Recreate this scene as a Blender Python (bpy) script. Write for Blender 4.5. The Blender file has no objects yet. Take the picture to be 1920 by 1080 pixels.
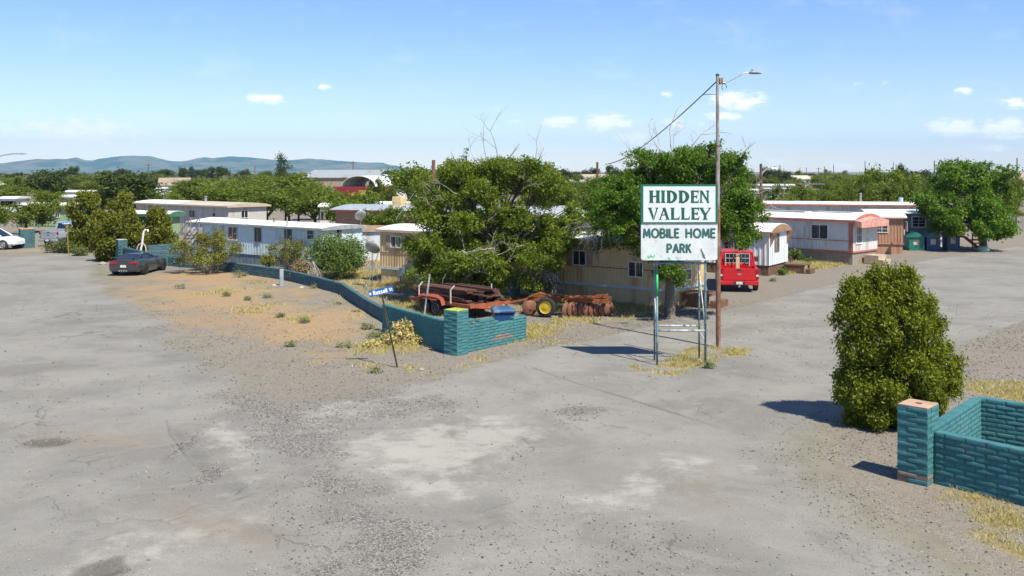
import bpy, math, random
import numpy as np
from mathutils import Vector, Matrix
random.seed(7)
rng = np.random.default_rng(7)
R = math.radians
SC = bpy.context.scene
COL = SC.collection

# ---------------------------------------------------------------- survey: the ground plan was measured from one viewpoint
F, H, Y0 = 1800.0, 6.2, 322.0
def G(px, py, z=0.0):
    Y = F * (H - z) / (py - Y0)
    return ((px - 960) * Y / F, Y)
def ZA(Y, py): return H - (py - Y0) * Y / F
def XA(px, Y): return (px - 960) * Y / F

# ---------------------------------------------------------------- materials
def nodes_of(name):
    m = bpy.data.materials.new(name); m.use_nodes = True
    nt = m.node_tree
    return m, nt, nt.nodes['Principled BSDF'], nt.nodes['Material Output']
def nd(nt, typ, **kw):
    n = nt.nodes.new(typ)
    for k, v in kw.items():
        if hasattr(n, k) and k not in n.inputs: setattr(n, k, v)
        else: n.inputs[k].default_value = v
    return n
def math_n(nt, op, a, b=None, c=None, clamp=False):
    n = nt.nodes.new('ShaderNodeMath'); n.operation = op; n.use_clamp = clamp
    for i, v in enumerate((a, b, c)):
        if v is None: continue
        if isinstance(v, (int, float)): n.inputs[i].default_value = v
        else: nt.links.new(v, n.inputs[i])
    return n.outputs[0]
def mixc(nt, fac, a, b, blend='MIX'):
    n = nt.nodes.new('ShaderNodeMix'); n.data_type = 'RGBA'; n.blend_type = blend
    for i, v in ((0, fac), (6, a), (7, b)):
        if isinstance(v, (int, float)): n.inputs[i].default_value = v
        elif isinstance(v, tuple): n.inputs[i].default_value = (*v[:3], 1)
        else: nt.links.new(v, n.inputs[i])
    return n.outputs[2]
def ramp(nt, val, a, b, lo=0., hi=1., smooth=True):
    n = nt.nodes.new('ShaderNodeMapRange'); n.interpolation_type = 'SMOOTHSTEP' if smooth else 'LINEAR'
    n.inputs['From Min'].default_value = a; n.inputs['From Max'].default_value = b
    n.inputs['To Min'].default_value = lo; n.inputs['To Max'].default_value = hi
    nt.links.new(val, n.inputs['Value']); return n.outputs['Result']
def noise(nt, vec, scale, detail=4, rough=.55, dist=0.):
    n = nt.nodes.new('ShaderNodeTexNoise')
    n.inputs['Scale'].default_value = scale; n.inputs['Detail'].default_value = detail
    n.inputs['Roughness'].default_value = rough; n.inputs['Distortion'].default_value = dist
    if vec is not None: nt.links.new(vec, n.inputs['Vector'])
    return n.outputs['Fac']
MATS = {}
def mat(name, col, rough=.7, metal=0., var=.15, scale=3., dirt=None, dirt_amt=.3, dirt_scale=1.5, streak=False, bump=0., bscale=20., spec=.5, rand=0., coat=0.):
    """paint / metal / wood: base colour with uneven fading, a second weathering colour with its own patches and a fine bump"""
    if name in MATS: return MATS[name]
    m, nt, bs, out = nodes_of(name)
    tc = nt.nodes.new('ShaderNodeTexCoord'); v = tc.outputs['Object']
    if streak:
        mp = nt.nodes.new('ShaderNodeMapping'); mp.inputs['Scale'].default_value = (1, 1, .18)
        nt.links.new(v, mp.inputs['Vector']); v2 = mp.outputs[0]
    else: v2 = v
    n1 = noise(nt, v, scale, 5)
    c = mixc(nt, ramp(nt, n1, .3, .7), tuple(x * (1 - var) for x in col), tuple(min(1, x * (1 + var)) for x in col))
    if dirt:
        n2 = noise(nt, v2, dirt_scale, 7, .65)
        c = mixc(nt, ramp(nt, n2, .62 - dirt_amt * .35, .74 - dirt_amt * .2), c, dirt)
    if rand:
        oi = nt.nodes.new('ShaderNodeObjectInfo')
        hs = nt.nodes.new('ShaderNodeHueSaturation'); nt.links.new(c, hs.inputs['Color'])
        nt.links.new(ramp(nt, oi.outputs['Random'], 0, 1, 1 - rand, 1 + rand, False), hs.inputs['Value']); c = hs.outputs['Color']
    nt.links.new(c, bs.inputs['Base Color'])
    bs.inputs['Roughness'].default_value = rough; bs.inputs['Metallic'].default_value = metal
    bs.inputs['Specular IOR Level'].default_value = spec; bs.inputs['Coat Weight'].default_value = coat
    if bump:
        b = nt.nodes.new('ShaderNodeBump'); b.inputs['Strength'].default_value = bump; b.inputs['Distance'].default_value = .02
        nt.links.new(noise(nt, v, bscale, 4), b.inputs['Height']); nt.links.new(b.outputs[0], bs.inputs['Normal'])
    MATS[name] = m; return m
def glass_mat(name, col=(.02, .025, .03), curt=.8):
    if name in MATS: return MATS[name]
    m, nt, bs, out = nodes_of(name)
    tc = nt.nodes.new('ShaderNodeTexCoord')
    n1 = noise(nt, tc.outputs['Object'], 1.7, 3)
    nt.links.new(mixc(nt, ramp(nt, n1, .35, .65), tuple(x * .6 for x in col), tuple(x * 1.6 for x in col)), bs.inputs['Base Color'])
    mp = nt.nodes.new('ShaderNodeMapping'); mp.inputs['Scale'].default_value = (1, 1, .12); nt.links.new(tc.outputs['Object'], mp.inputs['Vector'])
    n2 = noise(nt, mp.outputs[0], 2.4, 2); cl = mixc(nt, math_n(nt, 'MULTIPLY', ramp(nt, n2, .56, .62), curt), bs.inputs['Base Color'].links[0].from_socket, (.24, .22, .19))
    nt.links.new(cl, bs.inputs['Base Color'])
    bs.inputs['Roughness'].default_value = .12; bs.inputs['Specular IOR Level'].default_value = .6
    MATS[name] = m; return m
def leaf_mat(name, dark, light, trans=.35, rough=.55, yellow=None):
    if name in MATS: return MATS[name]
    m, nt, bs, out = nodes_of(name)
    at = nd(nt, 'ShaderNodeAttribute', attribute_name='tint')
    cr = nt.nodes.new('ShaderNodeValToRGB')
    cr.color_ramp.elements[0].position = .1; cr.color_ramp.elements[0].color = (*dark, 1)
    cr.color_ramp.elements[1].position = .85; cr.color_ramp.elements[1].color = (*light, 1)
    if yellow:
        e = cr.color_ramp.elements.new(1.0); e.color = (*yellow, 1)
    nt.links.new(at.outputs['Fac'], cr.inputs[0])
    oi = nt.nodes.new('ShaderNodeObjectInfo')
    hs = nt.nodes.new('ShaderNodeHueSaturation'); nt.links.new(cr.outputs[0], hs.inputs['Color'])
    nt.links.new(ramp(nt, oi.outputs['Random'], 0, 1, .8, 1.15, False), hs.inputs['Value'])
    c = hs.outputs['Color']
    nt.links.new(c, bs.inputs['Base Color']); bs.inputs['Roughness'].default_value = rough; bs.inputs['Specular IOR Level'].default_value = .25
    tr = nt.nodes.new('ShaderNodeBsdfTranslucent')
    nt.links.new(mixc(nt, .55, c, (light[0] * 1.5, light[1] * 1.45, light[2] * .7)), tr.inputs['Color'])
    mx = nt.nodes.new('ShaderNodeMixShader'); mx.inputs[0].default_value = trans
    nt.links.new(bs.outputs[0], mx.inputs[1]); nt.links.new(tr.outputs[0], mx.inputs[2]); nt.links.new(mx.outputs[0], out.inputs['Surface'])
    MATS[name] = m; return m

# ---------------------------------------------------------------- objects
def setp(o, label=None, cat=None, group=None, kind=None):
    if label: o['label'] = label
    if cat: o['category'] = cat
    if group: o['group'] = group
    if kind: o['kind'] = kind
    return o
def thing(name, label, cat, loc=(0, 0, 0), rz=0., group=None):
    o = bpy.data.objects.new(name, None); COL.objects.link(o)
    o.empty_display_size = .2
    o.location = (loc[0], loc[1], loc[2] if len(loc) > 2 else 0); o.rotation_euler = (0, 0, rz)
    return setp(o, label, cat, group)
def children_of(o): return [c for c in COL.objects if c.parent is o]
def copy_tree(o, loc=None, rz=None, scale=None, label=None, parent=None, kids=None):
    c = o.copy(); COL.objects.link(c)
    if parent is not None: c.parent = parent
    for ch in (kids[o] if kids else children_of(o)): copy_tree(ch, parent=c, kids=kids)
    if loc is not None: c.location = (loc[0], loc[1], loc[2] if len(loc) > 2 else 0)
    if rz is not None: c.rotation_euler = (0, 0, rz)
    if scale is not None: c.scale = scale if isinstance(scale, tuple) else (scale,) * 3
    if label: c['label'] = label
    return c

class MB:
    def __init__(s): s.v = []; s.f = []; s.m = []; s.M = None
    def add(s, V, Fs, mi=0):
        n = len(s.v)
        if s.M is not None: V = [s.M @ Vector(p) for p in V]
        s.v += [tuple(p) for p in V]
        for f in Fs: s.f.append(tuple(i + n for i in f)); s.m.append(mi)
        return s
    def box(s, x0, x1, y0, y1, z0, z1, mi=0, tx=0., ty=0.):
        V = [(x0, y0, z0), (x1, y0, z0), (x1, y1, z0), (x0, y1, z0), (x0 + tx, y0 + ty, z1), (x1 - tx, y0 + ty, z1), (x1 - tx, y1 - ty, z1), (x0 + tx, y1 - ty, z1)]
        return s.add(V, [(3, 2, 1, 0), (4, 5, 6, 7), (0, 1, 5, 4), (1, 2, 6, 5), (2, 3, 7, 6), (3, 0, 4, 7)], mi)
    def rbox(s, x0, x1, y0, y1, z0, z1, b=.03, mi=0):
        """box with chamfered vertical and top edges"""
        def ring(z, i): return [(x0 + i + b, y0 + i, z), (x1 - i - b, y0 + i, z), (x1 - i, y0 + i + b, z), (x1 - i, y1 - i - b, z), (x1 - i - b, y1 - i, z), (x0 + i + b, y1 - i, z), (x0 + i, y1 - i - b, z), (x0 + i, y0 + i + b, z)]
        return s.loft([ring(z0 , b*.6), ring(z0 + b, 0), ring(z1 - b, 0), ring(z1, b)], mi=mi)
    def loft(s, rings, closed=True, caps=True, mi=0):
        n = len(rings[0]); V = [p for r in rings for p in r]; Fs = []
        for i in range(len(rings) - 1):
            for j in range(n if closed else n - 1):
                a, b = i * n + j, i * n + (j + 1) % n
                Fs.append((a, b, b + n, a + n))
        if caps:
            Fs.append(tuple(reversed(range(n)))); k = (len(rings) - 1) * n; Fs.append(tuple(range(k, k + n)))
        return s.add(V, Fs, mi)
    def tube(s, pts, r, n=6, mi=0, flat=None, caps=True):
        pts = [Vector(p) for p in pts]
        rs = r if isinstance(r, (list, tuple)) else [r] * len(pts)
        rings = []
        ref = None
        for i, p in enumerate(pts):
            d = (pts[min(i + 1, len(pts) - 1)] - pts[max(i - 1, 0)])
            if d.length < 1e-9: d = Vector((0, 0, 1))
            d.normalize()
            if flat is not None:
                u = Vector((0, 1, 0)); w = d.cross(u).normalized(); u = u * flat
            else:
                if ref is None or abs(ref.dot(d)) > .95: ref = Vector((0, 0, 1)) if abs(d.z) < .9 else Vector((1, 0, 0))
                u = d.cross(ref).normalized(); w = u.cross(d)
            rings.append([p + (w * math.cos(2 * math.pi * k / n) + u * math.sin(2 * math.pi * k / n)) * rs[i] for k in range(n)])
        return s.loft(rings, True, caps, mi)
    def cyl(s, p0, p1, r0, r1=None, n=12, mi=0): return s.tube([p0, p1], [r0, r0 if r1 is None else r1], n, mi)
    def prism(s, poly, y0, y1, mi=0):
        """polygon in the x-z plane pushed from y0 to y1"""
        n = len(poly)
        V = [(x, y0, z) for x, z in poly] + [(x, y1, z) for x, z in poly]
        Fs = [tuple(range(n)), tuple(reversed(range(n, 2 * n)))] + [(i, i + n, (i + 1) % n + n, (i + 1) % n) for i in range(n)]
        return s.add(V, Fs, mi)
    def build(s, name, mats, parent=None, smooth=False, label=None):
        me = bpy.data.meshes.new(name); me.from_pydata(s.v, [], s.f)
        if not isinstance(mats, (list, tuple)): mats = [mats]
        for m in mats: me.materials.append(m)
        me.polygons.foreach_set('material_index', s.m)
        if smooth: me.polygons.foreach_set('use_smooth', [True] * len(me.polygons))
        import bmesh
        bm = bmesh.new(); bm.from_mesh(me); bmesh.ops.recalc_face_normals(bm, faces=bm.faces); bm.to_mesh(me); bm.free()
        me.update()
        o = bpy.data.objects.new(name, me); COL.objects.link(o)
        if parent is not None: o.parent = parent
        if label: o['label'] = label
        return o
def np_quads(name, V, Q, m, parent=None, tint=None, smooth=False):
    me = bpy.data.meshes.new(name)
    k = Q.shape[1]
    me.vertices.add(len(V)); me.vertices.foreach_set('co', np.asarray(V, dtype=np.float32).ravel())
    me.loops.add(Q.size); me.loops.foreach_set('vertex_index', Q.astype(np.int32).ravel())
    me.polygons.add(len(Q)); me.polygons.foreach_set('loop_start', np.arange(0, Q.size, k, dtype=np.int32))
    me.polygons.foreach_set('loop_total', np.full(len(Q), k, dtype=np.int32))
    if smooth: me.polygons.foreach_set('use_smooth', np.ones(len(Q), dtype=bool))
    me.update(calc_edges=True)
    if tint is not None:
        a = me.attributes.new('tint', 'FLOAT', 'POINT'); a.data.foreach_set('value', np.asarray(tint, dtype=np.float32))
    me.materials.append(m)
    o = bpy.data.objects.new(name, me); COL.objects.link(o)
    if parent is not None: o.parent = parent
    return o

# ---------------------------------------------------------------- numpy noise
def vnoise(x, y, seed=0):
    xi = np.floor(x).astype(np.int64); yi = np.floor(y).astype(np.int64); fx = x - xi; fy = y - yi
    fx = fx * fx * (3 - 2 * fx); fy = fy * fy * (3 - 2 * fy)
    def h(a, b):
        n = (a * 374761393 + b * 668265263 + seed * 1442695041) & 0xffffffff
        n = ((n ^ (n >> 13)) * 1274126177) & 0xffffffff
        return ((n ^ (n >> 16)) & 0xffff) / 65535.0
    return (h(xi, yi) * (1 - fx) + h(xi + 1, yi) * fx) * (1 - fy) + (h(xi, yi + 1) * (1 - fx) + h(xi + 1, yi + 1) * fx) * fy
def fbm(x, y, sc, octv=4, seed=0):
    t = 0.; a = .5; s = sc
    for i in range(octv): t = t + a * (vnoise(x * s, y * s, seed + i * 17) - .5); a *= .5; s *= 2.03
    return t
def sdf(px, py, poly):
    """signed distance (inside positive) of points to a polygon"""
    P = np.array(poly, float); d = np.full(px.shape, 1e18); ins = np.zeros(px.shape, bool)
    for i in range(len(P)):
        a = P[i]; b = P[(i + 1) % len(P)]; e = b - a
        wx = px - a[0]; wy = py - a[1]
        t = np.clip((wx * e[0] + wy * e[1]) / (e @ e + 1e-12), 0, 1)
        d = np.minimum(d, (wx - e[0] * t) ** 2 + (wy - e[1] * t) ** 2)
        c = ((a[1] > py) != (b[1] > py)) & (px < (b[0] - a[0]) * (py - a[1]) / (b[1] - a[1] + 1e-12) + a[0])
        ins ^= c
    return np.where(ins, 1, -1) * np.sqrt(d)
def GP(pts): return [G(*p) for p in pts]

# ---------------------------------------------------------------- camera
cam = bpy.data.cameras.new('camera'); co = bpy.data.objects.new('camera', cam); COL.objects.link(co)
co.location = (0, 0, H); co.rotation_euler = (R(90), 0, 0)
cam.sensor_width = 36; cam.lens = F / 1920 * 36; cam.shift_y = -(540 - Y0) / 1920
cam.clip_start = .1; cam.clip_end = 60000
SC.camera = co

# ---------------------------------------------------------------- light
SUN_EL = R(55); SX, SY = .59, -.81
sl = bpy.data.lights.new('sun', 'SUN'); so = bpy.data.objects.new('sun', sl); COL.objects.link(so)
sl.energy = 4.25; sl.angle = R(.5); sl.color = (1.0, .94, .79)
dv = Vector((-SX * math.cos(SUN_EL), -SY * math.cos(SUN_EL), -math.sin(SUN_EL)))
so.rotation_euler = dv.to_track_quat('-Z', 'Y').to_euler(); so.location = (30, -40, 80)
W = bpy.data.worlds.new('World'); SC.world = W; W.use_nodes = True
nt = W.node_tree; bg = nt.nodes['Background']
sky = nt.nodes.new('ShaderNodeTexSky'); sky.sky_type = 'NISHITA'; sky.sun_disc = False
sky.sun_elevation = SUN_EL; sky.sun_rotation = math.atan2(SX, SY); sky.altitude = 1300; sky.air_density = 1.0; sky.dust_density = .3; sky.ozone_density = 2.6
SKY_STRENGTH = .088
tc = nt.nodes.new('ShaderNodeTexCoord'); sep = nt.nodes.new('ShaderNodeSeparateXYZ'); nt.links.new(tc.outputs['Generated'], sep.inputs[0])
yy = math_n(nt, 'MAXIMUM', sep.outputs[1], .05)
ca = math_n(nt, 'DIVIDE', sep.outputs[0], yy); cb = math_n(nt, 'DIVIDE', sep.outputs[2], yy)
cv = nt.nodes.new('ShaderNodeCombineXYZ'); nt.links.new(ca, cv.inputs[0]); nt.links.new(math_n(nt, 'MULTIPLY', cb, 2.2), cv.inputs[1])
CL = [(495, 186, 34, 11, 1), (535, 190, 20, 6, .5), (130, 252, 150, 30, .75), (200, 262, 80, 20, .6), (40, 262, 60, 18, .4), (1050, 229, 44, 12, .8), (1138, 229, 44, 17, 1), (1188, 260, 38, 13, .8), (1385, 190, 56, 20, .9),
      (1355, 217, 40, 10, .9), (1270, 230, 26, 12, .7), (1790, 239, 50, 17, 1), (1885, 240, 46, 20, 1.1), (1858, 279, 40, 8, .7), (1905, 193, 26, 11, .9), (605, 163, 20, 7, .55), (1250, 177, 14, 8, .5), (1806, 171, 18, 9, .7),
      (1440, 303, 55, 9, .6), (1580, 310, 60, 7, .6), (720, 282, 50, 9, .35), (1035, 306, 34, 8, .8), (940, 205, 30, 9, .35), (965, 228, 20, 8, .4), (1610, 158, 12, 7, .5), (1660, 157, 14, 7, .35), (1700, 262, 22, 8, .3), (1840, 245, 120, 40, .3),
      (1330, 215, 150, 50, .25), (2150, 200, 120, 40, 1), (-250, 220, 150, 40, .9), (2450, 150, 160, 40, .8)]
f = None
for px, py, sx, sy, k in CL:
    dx = math_n(nt, 'MULTIPLY', math_n(nt, 'SUBTRACT', ca, (px - 960) / F), F / sx)
    dy = math_n(nt, 'MULTIPLY', math_n(nt, 'SUBTRACT', cb, (Y0 - py) / F), F / sy)
    d2 = math_n(nt, 'ADD', math_n(nt, 'MULTIPLY', dx, dx), math_n(nt, 'MULTIPLY', dy, dy))
    e = math_n(nt, 'MULTIPLY', math_n(nt, 'EXPONENT', math_n(nt, 'MULTIPLY', d2, -1.0)), k)
    f = e if f is None else math_n(nt, 'MAXIMUM', f, e)
nz = noise(nt, cv.outputs[0], 60., 8, .62, .3)
nz2 = noise(nt, cv.outputs[0], 14., 4, .6)
f = math_n(nt, 'ADD', f, math_n(nt, 'MULTIPLY', math_n(nt, 'SUBTRACT', nz, .5), math_n(nt, 'MULTIPLY', ramp(nt, f, .03, .4), 2.3)))
cm = ramp(nt, f, .14, .95, 0, .97)
wisp = math_n(nt, 'MULTIPLY', ramp(nt, nz2, .5, .8, 0, .14), ramp(nt, cb, .0, .06))
cm = math_n(nt, 'MAXIMUM', cm, wisp)
SKYHUE = nt.nodes.new('ShaderNodeHueSaturation'); nt.links.new(sky.outputs[0], SKYHUE.inputs['Color'])
SKYHUE.inputs['Saturation'].default_value = 1.17; SKYHUE.inputs['Value'].default_value = 1.0
skt = mixc(nt, 1.0, SKYHUE.outputs[0], (1.08, .985, 1.08), 'MULTIPLY')
skc = mixc(nt, cm, skt, (8.6, 8.7, 8.8))
nt.links.new(skc, bg.inputs['Color']); bg.inputs['Strength'].default_value = SKY_STRENGTH
SC.view_settings.view_transform = 'Standard'; SC.view_settings.look = 'None'; SC.view_settings.exposure = 0.88; SC.view_settings.gamma = 1.0
SC.cycles.max_bounces = 6; SC.cycles.diffuse_bounces = 3; SC.cycles.transmission_bounces = 4; SC.cycles.transparent_max_bounces = 8; SC.cycles.volume_bounces = 0
SC.cycles.use_denoising = True
# ---------------------------------------------------------------- ground, road
ROAD = GP([(-900, 1300), (2300, 1300), (1900, 1150), (1700, 1040), (1580, 960), (1500, 880), (1490, 836), (1530, 792), (1640, 730), (1740, 680), (1830, 636), (1920, 600), (2080, 552), (2500, 470), (2500, 425), (2080, 440), (1920, 461), (1850, 471),
           (1720, 491), (1600, 523), (1440, 563), (1340, 586), (1240, 607), (1120, 634), (1010, 656), (900, 688), (800, 716), (690, 738), (560, 752), (440, 740), (390, 690), (340, 640), (270, 590), (210, 548), (186, 520), (178, 500), (215, 480), (165, 474), (80, 478), (0, 484), (-300, 505), (-900, 560)])
ORANGE = GP([(180, 540), (260, 520), (420, 505), (600, 530), (720, 592), (745, 625), (640, 640), (560, 668), (440, 640), (330, 590), (240, 560)])
ORANGE2 = GP([(330, 575), (430, 580), (520, 625), (480, 640), (380, 600)])
YARD = GP([(415, 488), (520, 500), (600, 520), (735, 580), (840, 630), (900, 650), (985, 640), (1200, 596), (1310, 566), (1300, 520), (1100, 470), (700, 440), (420, 470)])
YARD2 = GP([(1478, 515), (1600, 497), (1660, 492), (1640, 478), (1480, 480), (1440, 512)])
ISLE = GP([(1180, 690), (1230, 710), (1300, 700), (1390, 668), (1395, 655), (1330, 652), (1270, 662)])
GRAVEL_Y = GP([(1000, 655), (1120, 632), (1240, 606), (1340, 585), (1440, 562), (1600, 522), (1720, 490), (1850, 471), (1800, 440), (1440, 490), (1320, 520), (1300, 560), (1160, 600), (1020, 636)])
BELT = GP([(420, 740), (560, 760), (690, 742), (840, 738), (860, 760), (720, 795), (650, 830), (645, 868), (720, 920), (800, 960), (900, 1000), (820, 1090), (540, 1090), (600, 1010), (560, 920), (470, 830)])
BELT2 = GP([(930, 850), (1010, 800), (1110, 780), (1060, 810), (960, 880), (1000, 930), (1130, 960), (1230, 1010), (1180, 1100), (1000, 1100), (1030, 1000), (930, 930)])
LIGHT1 = GP([(540, 775), (640, 755), (760, 748), (690, 790), (600, 800)])
LIGHT2 = GP([(640, 850), (720, 815), (900, 775), (1060, 800), (960, 860), (930, 910), (900, 960), (800, 940), (700, 895)])
LIGHT3 = GP([(425, 790), (470, 860), (478, 910), (440, 925), (450, 870), (405, 800)])
LIGHT4 = GP([(1080, 940), (1200, 900), (1280, 860), (1330, 880), (1180, 960), (1080, 985)])
LIGHT5 = GP([(150, 1060), (260, 1030), (330, 1000), (420, 990), (330, 1040), (200, 1075)])
BROWN = [GP([(1270, 905), (1330, 890), (1400, 960), (1390, 990), (1300, 960)]), GP([(80, 800), (170, 800), (330, 815), (280, 840), (120, 850)]), GP([(300, 920), (420, 960), (560, 1000), (500, 1040), (330, 990)])]

# fan-shaped sheet, finest close by, so the wear in the surface has real resolution
nu, nv = 720, 640
u = np.linspace(-.80, .80, nu); Yl = 10.5 * (150 / 10.5) ** np.linspace(0, 1, nv)
YY, UU = np.meshgrid(Yl, u, indexing='ij'); XX = UU * YY
w1 = fbm(XX, YY, .35, 4, 3); w2 = fbm(XX, YY, 1.6, 4, 9); w3 = fbm(XX, YY, .12, 3, 21)
ss = lambda d, w: np.clip(d / w * .5 + .5, 0, 1)
road_d = sdf(XX, YY, ROAD)
leftness = np.clip((2 - XX) / 8, 0, 1)
road = ss(road_d + w1 * (.5 + 2.0 * leftness) + w2 * .5, .12 + 1.1 * leftness + 1.3 * np.clip((27 - YY) / 4, 0, 1) * (XX > 2))
orange = np.maximum(np.clip(.62 + w3 * 1.5 + w1 * 1.6 + w2 * .8, .1, 1) * ss(sdf(XX, YY, ORANGE) + w1 * 4 + w2 * 2.5, 3.), .8 * ss(sdf(XX, YY, ORANGE2) + w1 * 3, 1.5))
yard = ss(sdf(XX, YY, YARD) + w1 * .8, .4)
grass = np.maximum.reduce([yard * np.clip(.5 + w1 * 2.2 + w2 * 1.3, 0, 1), ss(sdf(XX, YY, YARD2) + w1 * 1.5, .5), ss(sdf(XX, YY, ISLE) + w1 * .9 + w2 * .7, .2) * np.clip(.6 + w2 * 1.8, 0, 1)])
def ell(px, py, rx, ry, rot=0):
    x0, y0 = G(px, py); ax = abs(G(px + rx, py)[0] - x0); ay = abs(G(px, py - ry)[1] - y0)
    dx, dy = XX - x0, YY - y0; c, s_ = math.cos(rot), math.sin(rot)
    dx, dy = dx * c + dy * s_, -dx * s_ + dy * c
    return np.exp(-((dx / ax) ** 2 + (dy / ay) ** 2))
for px, py, rx, ry, k in [(700, 655, 50, 16, .9), (760, 650, 60, 16, .8), (690, 690, 60, 14, .45), (760, 690, 40, 10, .6), (905, 675, 34, 6, .7), (850, 688, 40, 7, .6), (470, 585, 60, 8, .6), (420, 548, 60, 7, .6), (560, 600, 40, 8, .6), (640, 560, 30, 6, .45), (505, 575, 36, 6, .55), (610, 640, 30, 8, .5), (540, 625, 24, 6, .4), (660, 600, 30, 7, .45), (380, 552, 30, 5, .5), (480, 535, 40, 5, .5), (800, 704, 40, 6, .4), (1040, 640, 60, 12, .5),
                           (395, 718, 26, 8, .3), (440, 735, 24, 7, .3), (250, 640, 30, 12, .25), (1830, 935, 90, 20, .9), (1895, 975, 80, 40, .9), (1780, 935, 60, 14, .8), (1870, 1015, 60, 26, .7), (1930, 1040, 50, 30, .7), (1870, 728, 85, 18, 1.), (1930, 745, 80, 24, 1.), (500, 545, 50, 8, .4), (60, 470, 30, 4, .8), (20, 470, 30, 4, .5)]:
    grass = np.maximum(grass, k * ell(px, py, rx, ry) * np.clip(.9 + w2 * 2, 0, 1.2))
grass = np.clip(grass, 0, 1)
gravel = np.maximum.reduce([ss(sdf(XX, YY, BELT) + w1 * 1.6 + w2 * 1.2, 1.1) * .85, .65 * ss(sdf(XX, YY, BELT2) + w1 * 1.8 + w2 * 1.2, 1.0), ss(sdf(XX, YY, GRAVEL_Y) + w1 * .6, .3),
                            ell(1090, 770, 62, 11, .2) , .55 * ell(700, 740, 130, 14), ell(95, 828, 55, 14), ell(190, 1068, 70, 24), .8 * ell(345, 835, 26, 40), .8 * ell(390, 890, 30, 26)])
gravel = np.clip(gravel + np.clip(1 - road, 0, 1) * .72 * (1 - .85 * orange) * (1 - .5 * grass) + .25 * np.clip(w3 + w1, 0, 1), 0, 1)
lightp = np.clip(np.maximum.reduce([.75 * ss(sdf(XX, YY, p) + w1 * 2.2 + w2 * 1.4, 1.3) for p in (LIGHT1, LIGHT2, LIGHT3, LIGHT4, LIGHT5)]), 0, 1)
brown = np.clip(np.maximum.reduce([.7 * ss(sdf(XX, YY, p) + w1 * 1.2, .8) for p in BROWN] + [ss(sdf(XX, YY, ORANGE2) + w1 * 2.5 + w2, 1.2)] + [ell(95, 828, 55, 13), .5 * ell(190, 1066, 75, 26), .35 * (1 - road)]), 0, 1)
def line_d(pts):
    d = np.full(XX.shape, 1e9); P_ = GP(pts)
    for a, b in zip(P_[:-1], P_[1:]):
        ex, ey = b[0] - a[0], b[1] - a[1]; t = np.clip(((XX - a[0]) * ex + (YY - a[1]) * ey) / (ex * ex + ey * ey), 0, 1)
        d = np.minimum(d, np.hypot(XX - a[0] - ex * t, YY - a[1] - ey * t))
    return d
dark = np.zeros_like(XX)
for pts, wd, k in [([(312, 786), (320, 815), (355, 862), (400, 900), (440, 918)], .05, .7), ([(345, 805), (400, 850), (455, 890)], .05, .45), ([(120, 500), (330, 600), (520, 690), (760, 735)], .2, .2), ([(150, 530), (330, 640), (500, 715), (700, 745)], .2, .2), ([(-100, 800), (300, 700), (600, 745), (900, 800)], .22, .16), ([(-100, 860), (320, 745), (620, 790), (900, 850)], .22, .16), ([(600, 1080), (900, 830), (1250, 690), (1700, 560)], .24, .18), ([(760, 1080), (1020, 850), (1330, 710), (1760, 575)], .24, .18), ([(1100, 1080), (1250, 900), (1440, 730), (1800, 590)], .25, .15), ([(60, 1080), (330, 900), (420, 760), (300, 600)], .22, .15), ([(1000, 690), (1080, 718), (1180, 748), (1300, 786), (1440, 830)], .08, .95), ([(1440, 830), (1500, 792), (1540, 770)], .06, .7), ([(315, 790), (330, 820), (365, 862), (400, 905)], .04, .2), ([(0, 855), (60, 838), (140, 815), (200, 795)], .03, .4),
                   ([(150, 760), (190, 815), (210, 880)], .05, .35), ([(60, 900), (150, 890), (260, 868)], .03, .35), ([(880, 690), (960, 680), (1060, 700)], .1, .4), ([(700, 738), (780, 722), (850, 705)], .15, .45), ([(1500, 700), (1700, 620), (1920, 545)], .05, .35), ([(1450, 640), (1700, 560), (1920, 500)], .07, .25),
                   ([(1440, 640), (1560, 600), (1800, 540)], .04, .3), ([(930, 830), (1010, 800), (1110, 784)], .07, .35)]:
    dark = np.maximum(dark, k * np.clip(.75 + w1 * 2.2 + w2, .1, 1.2) * np.exp(-((line_d(pts) + (w2 * .35 + w1 * .3) * min(1, wd * 3)) / wd) ** 2))
TR_ = GP([(312, 786), (345, 805), (400, 850), (455, 890), (462, 912), (440, 918), (400, 900), (355, 862), (320, 815)])
trench = ss(sdf(XX, YY, TR_) + w2 * .25, .16)
dark = np.maximum(dark, .55 * trench * np.clip(.8 + w2 * 1.5, 0, 1))
ZZ = .012 * w1 * 2 + .02 * w3 - .035 * trench
pots = [(95, 828, 50, 10, .035), (185, 1066, 62, 22, .04)]
for px, py, rx, ry, k in pots:
    e = ell(px, py, rx, ry); ZZ -= k * np.clip(e * 1.6 - .3, 0, 1); dark = np.maximum(dark, .8 * np.clip(e * 2.6 - 1.0 + w2 * 1.2 + w1, 0, 1))
dark = np.maximum(dark, .9 * np.clip(ell(215, 1050, 22, 10) * 1.4 - .2 + w2, 0, 1))
# loose earth banked against the far part of the wall
BANK = GP([(500, 530), (600, 548), (690, 586), (722, 610), (640, 600), (540, 565), (430, 530)])
ZZ += .16 * np.clip(ss(sdf(XX, YY, BANK) + w1, 1.6), 0, 1) + .03 * (1 - road) * (w2 + w1)
ZZ = np.where(YY > 130, 0, ZZ)
V = np.stack([XX, YY, ZZ], -1).reshape(-1, 3)
idx = np.arange(nu * nv).reshape(nv, nu)
Q = np.stack([idx[:-1, :-1], idx[:-1, 1:], idx[1:, 1:], idx[1:, :-1]], -1).reshape(-1, 4)
rf = road.ravel()[Q].mean(1) > .5

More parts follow.
